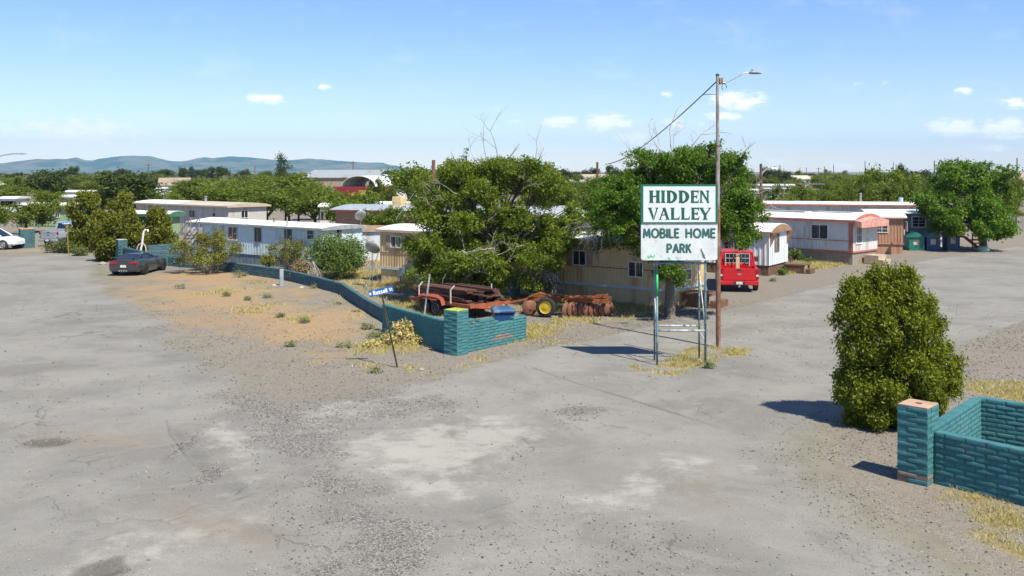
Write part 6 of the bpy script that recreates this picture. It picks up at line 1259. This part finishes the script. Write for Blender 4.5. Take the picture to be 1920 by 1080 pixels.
# ---------------------------------------------------------------- background trees: prototypes one metre high, then copies
def proto(name, kind, seed, m, n, leaf):
    g = random.Random(seed); rt = thing(name, 'x', 'tree', (0, -500, 0))
    if kind == 'round': Bs = [(g.uniform(-.30, .30), g.uniform(-.30, .30), g.uniform(.40, .78), g.uniform(.14, .24), g.uniform(.14, .24), g.uniform(.12, .20)) for _ in range(12)]
    elif kind == 'broad': Bs = [(g.uniform(-.55, .55), g.uniform(-.4, .4), g.uniform(.35, .75), g.uniform(.16, .30), g.uniform(.16, .28), g.uniform(.13, .22)) for _ in range(15)]
    elif kind == 'tall': Bs = [(g.uniform(-.10, .10), g.uniform(-.1, .1), .25 + .7 * i / 9, .17 - .012 * i, .17 - .012 * i, .09) for i in range(10)]
    elif kind == 'cone': Bs = [(g.uniform(-.04, .04), g.uniform(-.04, .04), .15 + .8 * i / 8, .26 * (1 - i / 10) + .03, .26 * (1 - i / 10) + .03, .08) for i in range(9)]
    kw = dict(clump=.13, per=24, shell=.4, seed=seed) if kind != 'cone' else dict(clump=.10, per=20, shell=.5, seed=seed)
    c, C = crown(rt, lobes(Bs, 7, .45, seed) if kind in ('round', 'broad') else Bs, n, leaf, m, **kw)
    mb = MB(); mb.tube([(0, 0, -.02), (.01, 0, .2), (0, .01, .42)], [.035, .026, .02], 6, caps=False)
    for b in Bs[:9]: mb.tube([(0, 0, .25), tuple(Vector((0, 0, .4)).lerp(Vector(b[:3]), .6)), b[:3]], [.016, .012, .005], 4, caps=False)
    mb.build('trunk', M_BARKD, rt); return rt
PR = {'round': [proto('broadleaf_tree', 'round', 100 + i, LM_MESQ, 4200, .026) for i in range(3)], 'ash': [proto('broadleaf_tree', 'round', 120 + i, LM_MUL, 5200, .024) for i in range(3)], 'broad': [proto('mesquite_tree', 'broad', 110 + i, LM_MESQ, 6000, .028) for i in range(3)],
      'dark': [proto('evergreen_tree', 'round', 130 + i, LM_DARK, 4800, .026) for i in range(2)], 'tall': [proto('pine_tree', 'tall', 140, LM_DARK, 3000, .022)], 'cone': [proto('cypress_tree', 'cone', 150, LM_DARK, 3000, .02)]}
KIDS = {p: children_of(p) for l in PR.values() for p in l}
for l in PR.values():
    for p in l:
        for ch in KIDS[p]: KIDS[ch] = []
used = set(); rg = random.Random(77)
def bg(kind, px, pytop, wpx, Y, label, group=None, yb=None):
    """tree of the given kind: crown top at pytop, width wpx, standing at distance Y"""
    ps = PR[kind]; p = ps[rg.randrange(len(ps))]; h = ZA(Y, pytop); w = wpx * Y / F; base_w = {'round': .85, 'ash': .85, 'broad': 1.35, 'dark': .85, 'tall': .38, 'cone': .55}[kind]
    loc = (XA(px, Y), Y, 0); sc = (w / base_w, w / base_w, h / .97); rz = rg.uniform(0, 6.28)
    if p not in used: used.add(p); o = p; o.location = loc; o.scale = sc; o.rotation_euler = (0, 0, rz)
    else: o = copy_tree(p, loc, rz, sc, kids=KIDS)
    o['label'] = label
    if group: o['group'] = group
    return o
bg('dark', 90, 312, 82, 177, 'large dark green tree beyond the far left white roofs'); bg('broad', 48, 366, 122, 97, 'feathery light green mesquite behind the white car and silver pickup'); bg('dark', 248, 322, 128, 118, 'dark leafy tree rising behind the olive junipers')
bg('broad', -10, 372, 70, 88, 'feathery light green mesquite at the left frame edge'); bg('ash', 30, 330, 46, 200, 'dull green tree left of the large dark one'); bg('round', 140, 322, 40, 260, 'dull round tree right of the large dark one'); bg('dark', 136, 310, 22, 420, 'dark pointed tree above the far left roofs'); bg('broad', 118, 366, 50, 130, 'pale green mesquite behind the low white roofs at left')
for i, (px, py, w, Y) in enumerate([(222, 313, 20, 420), (240, 318, 16, 400), (300, 315, 34, 380), (390, 310, 28, 420), (418, 309, 28, 410), (345, 313, 22, 460), (360, 312, 18, 480)]): bg('dark', px, py, w, Y, 'small round dark tree against the mountains', 'dark trees against the mountains')
for px, py, w, Y in ((210, 338, 60, 130), (275, 345, 60, 118), (330, 352, 50, 125), (180, 352, 50, 120), (1000, 325, 70, 130), (720, 335, 60, 125), (640, 372, 60, 88), (1075, 340, 60, 135), (1560, 335, 50, 160), (1530, 345, 40, 150)): bg(rg.choice(('broad', 'ash')), px, py, w, Y, 'leafy green tree filling the gaps between the park homes', 'trees between the park homes')
for px, py, w, Y in ((350, 344, 80, 135), (430, 338, 90, 128), (480, 346, 80, 118), (585, 340, 80, 122), (560, 348, 70, 108), (1595, 326, 60, 128), (1625, 332, 60, 118), (1665, 322, 60, 124), (1715, 318, 70, 116), (1745, 326, 50, 128), (1580, 344, 50, 125), (1770, 322, 50, 122), (20, 345, 70, 150), (95, 352, 60, 140), (1060, 345, 60, 118), (1020, 335, 60, 125), (1880, 318, 50, 105), (1905, 335, 40, 112)): bg('ash', px, py, w, Y, 'dense green tree in the belt behind the park homes', 'tree belt behind the park homes')
bg('tall', 531, 294, 26, 300, 'tall thin dark tree standing alone against the mountains')
for px, py, w, Y in ((370, 336, 90, 210), (410, 330, 100, 190), (460, 326, 100, 200), (430, 345, 90, 150), (380, 350, 80, 160), (500, 322, 80, 230), (340, 345, 60, 220), (560, 335, 90, 170), (600, 345, 80, 150), (470, 350, 90, 140), (585, 322, 50, 260), (560, 350, 70, 150)): bg(rg.choice(('broad', 'round')), px, py, w, Y, 'yellow green mesquite in the thicket behind the grey and pale blue homes', 'mesquites in the middle thicket')
bg('ash', 540, 328, 150, 112, 'broad mid green tree behind the pale blue home roof'); bg('ash', 500, 350, 90, 104, 'mid green tree right of the grey corrugated home'); bg('ash', 590, 352, 90, 102, 'mid green tree behind the right end of the pale blue home'); bg('ash', 680, 348, 110, 92, 'olive green tree between the pale blue home and the salmon house'); bg('ash', 722, 378, 76, 71, 'smaller olive tree beside the salmon house wall')
bg('ash', 768, 300, 120, 132, 'tall green tree right of the white arched canopy'); bg('ash', 800, 330, 70, 118, 'green tree behind the brown pole'); bg('cone', 873, 286, 42, 140, 'pointed pine rising behind the central tree'); bg('cone', 838, 302, 18, 180, 'slim dark pine left of the pointed pine'); bg('ash', 1050, 330, 80, 110, 'green tree behind the brick red home'); bg('round', 1090, 352, 70, 120, 'light green tree right behind the brick red home')
for px, py, w, Y in ((1040, 316, 50, 300), (1075, 318, 40, 320), (1105, 312, 44, 360), (1150, 306, 30, 330), (1170, 312, 40, 300), (1195, 315, 40, 280), (1020, 312, 30, 340)): bg('dark', px, py, w, Y, 'dark tree on the skyline between the two big trees', 'skyline trees between the two big trees')
bg('round', 1130, 330, 60, 200, 'light green tree under the sloping cable'); bg('ash', 1445, 345, 60, 110, 'bushy green tree beside the leaning brown lamp pole'); bg('round', 1500, 338, 50, 130, 'round green tree beyond the white roofs'); bg('round', 1470, 352, 50, 118, 'grey green tree behind the bare branches')
for px, py, w in ((1432, 312, 16), (1440, 316, 20), (1452, 314, 16), (1462, 313, 16), (1395, 312, 20), (1380, 316, 22), (1475, 318, 24), (1410, 318, 20)): bg(rg.choice(('dark', 'cone')), px, py, w, rg.uniform(340, 420), 'dark conifer on the skyline right of the lamp pole', 'skyline conifers by the lamp pole')
bg('ash', 1640, 303, 70, 120, 'green tree with ragged crown behind the white roofs'); bg('ash', 1690, 318, 80, 112, 'broad green tree beside the ragged crowned one'); bg('dark', 1695, 300, 24, 150, 'dark pine top behind the broad green tree'); bg('ash', 1610, 345, 50, 108, 'low green tree at the left of the right hand grove'); bg('ash', 1745, 332, 60, 105, 'green tree just left of the playground tree'); bg('dark', 1738, 314, 30, 260, 'grey green round tree on the right skyline'); bg('ash', 1650, 345, 80, 100, 'dense green tree right behind the white roof with the vent pipe'); bg('dark', 1796, 298, 40, 130, 'tall dark tree behind the playground tree')
bg('ash', 1893, 330, 40, 110, 'green tree at the right behind the playground tree'); bg('broad', 1900, 388, 60, 120, 'low grey green mesquite behind the wire fence'); bg('broad', 1560, 352, 60, 150, 'low green mesquite in front of the junk yard'); bg('broad', 1510, 366, 50, 112, 'low olive mesquite behind the red striped roof')
for i in range(70):
    px = rg.uniform(-60, 1980); Y = rg.uniform(420, 900); bg(rg.choice(('dark', 'round', 'ash', 'ash')), px, Y0 - rg.uniform(-2, 7), rg.uniform(12, 34), Y, 'far green tree along the horizon', 'far trees along the horizon')
for i in range(120):
    px = rg.uniform(-60, 760) if i < 66 else rg.uniform(1030, 1980); Y = rg.uniform(170, 400); bg(rg.choice(('broad', 'round', 'ash', 'round')), px, Y0 + 11160 / Y * rg.uniform(.08, .42), rg.uniform(22, 60), Y, 'green tree among the distant houses', 'trees among the distant houses')
for l in PR.values():
    for p in l:
        if p not in used:
            for ch in KIDS[p]: bpy.data.objects.remove(ch)
            bpy.data.objects.remove(p)
# countless scrub and woodland far out
g = np.random.default_rng(9); n = 2600; Yw = 300 * (2600 / 300) ** g.random(n); Xw = g.uniform(-.66, .66, n) * Yw; hw = g.uniform(1.0, 4.5, n); hw = np.where(Xw > 0.25 * Yw, hw * .55, hw)
kq = 26; P_ = np.repeat(np.stack([Xw, Yw, hw * .5], -1), kq, 0); sz = np.repeat(hw, kq); P_ = P_ + g.normal(size=P_.shape) * np.stack([sz * .75, sz * .5, sz * .28], -1); P_[:, 2] = np.maximum(P_[:, 2], .1)
nm = g.normal(size=P_.shape); nm[:, 1] -= .5; nm[:, 2] += .5; nm /= np.linalg.norm(nm, axis=1)[:, None]; t = g.normal(size=P_.shape); t -= (t * nm).sum(1)[:, None] * nm; t /= np.linalg.norm(t, axis=1)[:, None]; s_ = np.cross(nm, t); a = (sz * .30)[:, None]
V_ = np.stack([P_ - t * a, P_ + s_ * a * .7, P_ + t * a, P_ - s_ * a * .7], 1).reshape(-1, 3)
setp(np_quads('distant_woodland', V_, np.arange(len(V_)).reshape(-1, 4), LM_DARK if False else leaf_mat('far_scrub', (.028, .045, .012), (.10, .115, .030), .15), None, np.repeat(np.clip(np.repeat(g.random(n), kq) * .7 + g.random(len(P_)) * .3, 0, 1), 4)), 'distant green scrub and woodland covering the plain', 'woodland', kind='stuff')

# ---------------------------------------------------------------- far buildings
M_GREYM = mat('grey_metal_roof', (.34, .37, .37), .5, .2, var=.12, dirt=(.32, .13, .07), dirt_amt=.2, dirt_scale=.15); M_TANB = mat('tan_brick', (.32, .24, .17), .85, var=.15); M_WHB = mat('white_wall', (.58, .58, .56), .7, var=.08); M_REDB = mat('dark_red_metal', (.22, .02, .03), .6, var=.15); M_FAB = mat('white_fabric', (.66, .67, .68), .6, var=.06, dirt=(.5, .5, .5), dirt_amt=.2)
def gable(label, px, Y, L, Wd, hw, hr, wm, rm, ang=0., name='house', cat='house', wins=3, group=None):
    rt = thing(name, label, cat, (XA(px, Y), Y), ang, group); a = L / 2; b_ = Wd / 2
    mb = MB(); mb.loft([[(x, -b_, -.1), (x, -b_, hw), (x, 0, hr - .05), (x, b_, hw), (x, b_, -.1)] for x in (-a, a)]); mb.build('wall', wm, rt)
    mb = MB(); o = .4; sl_ = (hr - hw) / b_
    for s in (-1, 1): mb.loft([[(x, s * (b_ + o), hw - sl_ * o + .02), (x, 0, hr + .02), (x, 0, hr + .17), (x, s * (b_ + o), hw - sl_ * o + .17)] for x in (-a - o, a + o)])
    mb.build('roof', rm, rt)
    for k in range(wins):
        u = -a + L * (k + .5) / wins; mb = MB(); mb.box(u - .6, u + .6, -b_ - .06, -b_ - .01, hw * .42, hw * .80); f = mb.build('window', M_ALU, rt); mb = MB(); mb.box(u - .52, u + .52, -b_ - .075, -b_ - .061, hw * .45, hw * .77); mb.build('pane', M_GLASS, f)
    return rt
gable('large old warehouse with grey metal roof and rust patch at one end', 655, 232, 17, 15, 4.8, 6.5, M_TANB, M_GREYM, R(-8), 'warehouse', 'warehouse', 0)
def arch_shed(label, px, Y, w, L, h0, rise, ang, wm, name='fabric_shed'):
    rt = thing(name, label, 'shed', (XA(px, Y), Y), ang); mb = MB(); ns = 14; o = [(w / 2 * math.cos(a), h0 + rise * math.sin(a)) for a in np.linspace(0, math.pi, ns)]; i = [(x * .985, z - .1) for x, z in reversed(o)]
    mb.loft([[(x, y, z) for x, z in o + i] for y in (0, L)]); mb.build('canopy', M_FAB, rt, smooth=False)
    mb = MB()
    for y in np.linspace(.05, L - .05, 7): mb.tube([(x * .97, y, z - .12) for x, z in o], .07, 4, caps=False)
    mb.build('rib', mat('steel_rib', (.3, .3, .3), .5), rt); mb = MB(); mb.box(-w / 2 - .1, -w / 2 + .3, 0, L, 0, h0 + .1); mb.box(w / 2 - .3, w / 2 + .1, 0, L, 0, h0 + .1); mb.build('side_wall', wm, rt); return rt
arch_shed('white arched canopy on dark red walls before the warehouse', 672, 205, 8.6, 9, 3.0, 2.35, R(-24), M_REDB); arch_shed('second white arched canopy half hidden by the tall green tree', 716, 212, 7, 9, 3.0, 2.6, R(-24), M_FAB)
rt = thing('shipping_container', 'dark red container with a yellow door under the white arched canopy', 'container', (XA(655, 198), 198), R(-10)); mb = MB(); mb.box(-3.4, 4.8, 0, 2.4, 0, 3.1)
for k in range(30): mb.box(-3.35 + k * .27, -3.25 + k * .27, -.03, 0, .1, 3.0)
mb.build('box', M_REDB, rt); mb = MB(); mb.box(2.1, 3.6, -.07, -.032, .2, 2.4); mb.build('door', mat('yellow_door', (.45, .28, .05), .6), rt)
gable('tan house with brown gable roof below the mountains', 328, 262, 7.5, 7, 2.6, 4.4, mat('tan_stucco', (.48, .38, .27), .85), mat('brown_roof', (.28, .22, .18), .85), R(14))
def longbox(label, px0, px1, Y, h, wm, rm, name='mobile_home', cat='mobile home', z0=.5, ang=0., wins=4):
    w = (px1 - px0) * Y / F; rt = thing(name, label, cat, (XA((px0 + px1) / 2, Y), Y), ang); mb = MB(); mb.box(-w / 2, w / 2, 0, 3.8, z0, h); mb.build('wall', wm, rt); mb = MB(); mb.box(-w / 2 + .05, w / 2 - .05, .05, 3.7, -.1, z0 - .003); mb.build('skirting', M_GREYSK, rt)
    mb = MB(); mb.loft([[(x, y, h + .003 + .22 * (1 - ((y - 1.9) / 2.1) ** 2)) for y in np.linspace(-.2, 4, 7)] + [(x, 4, h - .12), (x, -.2, h - .12)] for x in (-w / 2 - .2, w / 2 + .2)]); mb.build('roof', rm, rt)
    for k in range(wins):
        u = -w / 2 + w * (k + .5) / wins; mb = MB(); mb.box(u - .55, u + .55, -.05, -.005, z0 + (h - z0) * .4, z0 + (h - z0) * .78); mb.build('window', M_GLASS, rt)
    return rt
longbox('white box trailer in front of the tan house', 294, 344, 222, 1.6 + .8, M_WHB, M_FAB, 'trailer', 'trailer', .9, 0, 0)
longbox('long white roofed home beside the large dark tree', 122, 188, 170, 2.7, M_WHB, M_ROOFW); longbox('white home lower left of the large dark tree', 112, 150, 140, 2.6, M_WHB, M_ROOFW); longbox('white shed roof at the far left behind the mesquites', -2, 30, 135, 2.5, M_WHB, M_ROOFW); longbox('white home with pale roof at the left edge skyline', -20, 18, 260, 2.8, M_WHB, M_ROOFW, wins=3)
longbox('cream home partly hidden by the olive trees', 600, 660, 96, 2.8, M_CREAM, M_ROOFW); longbox('low white roofs left of the salmon house', 690, 760, 98, 2.9, M_WHB, M_ROOFW)
gable('white house with grey roof above the brick red home', 1098, 250, 8, 7, 2.7, 4.0, M_WHB, mat('grey_shingle', (.30, .28, .26), .85), R(10)); longbox('white and blue trailer on the rise under the cable', 1112, 1150, 235, 2.9, M_WHB, M_ROOFW, wins=3); gable('tan house at the skyline by the far utility pole', 1112, 330, 10, 8, 3.5, 5.2, mat('tan_stucco', (.48, .38, .27), .85), mat('tan_shingle', (.36, .30, .24), .85), R(-12))
rt = thing('parked_van', 'dark blue van below the white and blue trailer', 'van', (XA(1106, 205), 205), .1); mb = MB(); mb.loft([[(x, y, z) for y, z in ((-.9, .4), (-.9, 1.4), (-.75, zt_), (.75, zt_), (.9, 1.4), (.9, .4))] for x, zt_ in ((-2.4, 1.9), (-2.2, 2.15), (1.2, 2.15), (1.7, 1.45), (2.5, 1.3))]); mb.build('body', mat('dark_blue_paint', (.02, .05, .14), .35), rt); mb = MB(); mb.box(-2., 1.0, -.86, -.83, 1.45, 1.95); mb.build('window', M_CARGL, rt); [wheel(rt, x_, y_, .35, .22, M_RIM, s) for x_ in (-1.5, 1.6) for y_, s in ((-.8, -1), (.8, 1))]
longbox('long white building with many windows right of the lamp pole', 1425, 1490, 185, 3.6, M_WHB, M_ROOFW, 'building', 'building', .3, 0, 8); longbox('white home behind the bare tree', 1362, 1424, 165, 3.0, M_WHB, M_ROOFW, wins=4); longbox('small white shed right of the long white building', 1496, 1510, 170, 2.4, M_WHB, M_ROOFW, 'shed', 'shed', .1, 0, 2)
gable('cream house on the skyline beyond the conifers', 1492, 420, 10, 8, 3, 4.4, mat('cream_stucco', (.5, .44, .33), .85), mat('cream_roof', (.5, .45, .36), .85), .1); gable('orange walled house far out on the plain', 1527, 430, 11, 8, 3.2, 4.2, mat('orange_stucco', (.42, .16, .08), .85), mat('orange_roof', (.36, .17, .1), .85), 0)
gable('pale house far out at the right skyline', 1572, 440, 9, 7, 3, 4, M_WHB, mat('grey_shingle', (.3, .28, .26), .85), 0); longbox('white flat roofed building between the right hand trees', 1750, 1790, 190, 2.8, M_WHB, M_ROOFW, 'building', 'building', .1, 0, 3); longbox('white building glimpsed behind the playground tree', 1834, 1854, 170, 3.2, M_WHB, M_ROOFW, 'building', 'building', .1, 0, 2); gable('brown roofed house at the far right edge', 1912, 260, 8, 8, 4, 6, M_TANB, mat('brown_roof', (.28, .22, .18), .85), .2)
# the long dark shed roof and junk yard beyond the right hand homes
rt = thing('open_shed', 'long low open shed with dark roof beyond the junk yard', 'shed', (XA(1590, 235), 235)); mb = MB(); mb.box(-12, 14, 0, 8, 3.0, 3.25); [mb.box(x_ - .1, x_ + .1, .1, .3, 0, 3.) for x_ in (-11, -6, 0, 6, 12)]; mb.build('roof', mat('dark_shed', (.10, .10, .11), .7), rt)
CARC = [(.6, .6, .6), (.02, .02, .025), (.35, .02, .02), (.12, .2, .26), (.5, .5, .48), (.05, .06, .08)]
first = None
for i, (px, py) in enumerate([(1532, 366), (1545, 368), (1556, 364), (1566, 367), (1577, 362), (1588, 366), (1598, 363), (1540, 360), (1571, 357), (1584, 358), (1595, 357), (1606, 360)]):
    x_, y_ = G(px, py); rt = thing('parked_car', 'old car standing in the distant junk yard', 'car', (x_, y_), rg.uniform(0, 3.1), 'cars in the junk yard'); pm = paint('junk_paint_%s' % 'abcdef'[i % 6], CARC[i % 6])
    mb = MB(); mb.loft(body_rings([(0, .8, .35, .6, .85, .9), (.4, .88, .3, .6, .9, .95), (3.2, .88, .3, .6, .88, .93), (4.2, .82, .35, .6, .75, .8), (4.4, .6, .4, .55, .65, .68)])); mb.build('body', pm, rt); mb = MB(); mb.loft([[(x2, w2, z2), (x2, -w2, z2), (x2 + dx_, -w2 * .8, z2 + .5), (x2 + dx_, w2 * .8, z2 + .5)] for x2, w2, z2, dx_ in ((.5, .8, .9, .4), (3.1, .8, .88, -.7))]); mb.build('cabin_glass', M_CARGL, rt)
# poles
M_WOODP = mat('brown_pole_wood', (.11, .06, .04), .9, var=.3, scale=3)
def pole(label, px, pytop, Y, r=.14, lean=0., cross=False, m=None, lamp=False, name='utility_pole', group=None):
    rt = thing(name, label, 'pole', (XA(px, Y), Y), 0, group); h = ZA(Y, pytop); mb = MB(); mb.tube([(0, 0, -.2), (lean * h, 0, h)], [r * 1.15, r * .85], 8); 
    mb.build('pole', m or M_WOODP, rt)
    if cross: mb = MB(); mb.box(-1.1, 1.1, -.08, .02, h - .6, h - .45); mb.build('crossarm', m or M_WOODP, rt)
    if lamp: mb = MB(); mb.tube([(lean * h, 0, h - 1.6), (lean * h + .1, 0, h - .9), (lean * h + .5, 0, h - .5), (lean * h + 1.0, 0, h - .45)], .10, 6); mb.build('arm', M_GALV, rt); mb = MB(); mb.loft([[(lean * h + .9 + q, .15 * k_ * math.cos(a), h - .47 + .1 * k_ * math.sin(a)) for a in np.linspace(0, 6.28, 8, endpoint=False)] for q, k_ in ((0, .4), (.15, 1), (.5, .9), (.7, .3))]); mb.build('lamp_head', M_ALU, rt)
    return rt
pole('thick brown wooden pole standing left of the central tree', 813, 300, 80, .17, m=mat('red_brown_pole', (.16, .07, .05), .9, var=.3)); pole('dark pole where the sloping cable ends', 1120, 304, 103.5, .14); pole('leaning brown pole with a curved lamp arm beside the sign tree', 1428, 307, 92, .15, -.01, lamp=True)
for i, (px, py, Y, c_) in enumerate(((278, 307, 330, 1), (478, 311, 400, 0), (662, 302, 350, 1), (1752, 301, 260, 0), (1907, 296, 230, 0), (1535, 314, 420, 1), (1546, 312, 400, 0), (1563, 308, 430, 0), (1548, 316, 440, 0), (1675, 304, 420, 0), (1680, 308, 430, 0), (1500, 314, 430, 0), (1512, 314, 450, 0), (1622, 302, 380, 0), (1813, 310, 400, 0))): pole('thin far utility pole against the sky', px, py, Y, .16, cross=bool(c_), group='far utility poles')
rt = thing('street_lamp', 'curved street lamp arm reaching in at the left frame edge', 'street lamp', (XA(-22, 78), 78)); h = ZA(78, 303); mb = MB(); mb.tube([(0, 0, -.1), (0, 0, h)], .09, 8); mb.build('pole', M_GALV, rt); mb = MB(); mb.tube([(0, 0, h - .05), (.5, 0, h + .25), (1.2, 0, h + .52), (2.0, 0, h + .64), (2.6, 0, h + .64)], .045, 6); mb.build('arm', M_GALV, rt); mb = MB(); mb.loft([[(2.5 + q, .14 * k_ * math.cos(a), h + .64 + .06 * k_ * math.sin(a)) for a in np.linspace(0, 6.28, 8, endpoint=False)] for q, k_ in ((0, .4), (.15, 1), (.5, .8), (.65, .3))]); mb.build('lamp_head', MATS['lamp_grey'], rt)
mb = MB(); mb.tube([(XA(810, 79.8), 79.8, ZA(80, 312)), (XA(742, 66), 66, 2.9)], .018, 4); setp(mb.build('guy_wire', M_GALV), 'thin guy wire running down from the brown pole toward the beige home roof', 'wire')
# wire fence and low berm far right
fx0, fy0, fx1, fy1 = XA(1880, 105), 105, XA(1960, 96), 96
rt = thing('wire_fence', 'chain link fence at the far right beyond the playground tree', 'fence', (fx0, fy0)); mb = MB(); n = 5
for k in range(n): mb.cyl(((fx1 - fx0) * k / (n - 1), (fy1 - fy0) * k / (n - 1), 0), ((fx1 - fx0) * k / (n - 1), (fy1 - fy0) * k / (n - 1), 1.6), .04, n=6); p_ = mb.build('post', M_GALV, rt); mb = MB()
for k in range(28):
    t = k / 27; a_ = ((fx1 - fx0) * t, (fy1 - fy0) * t); t2 = min(1, t + .1); b2 = ((fx1 - fx0) * t2, (fy1 - fy0) * t2); mb.tube([(*a_, 0), (*b2, 1.55)], .008, 3, caps=False); mb.tube([(*b2, 0), (*a_, 1.55)], .008, 3, caps=False)
mb.tube([(0, 0, 1.55), (fx1 - fx0, fy1 - fy0, 1.55)], .02, 5); mb.build('wire_mesh', M_GALV, rt)
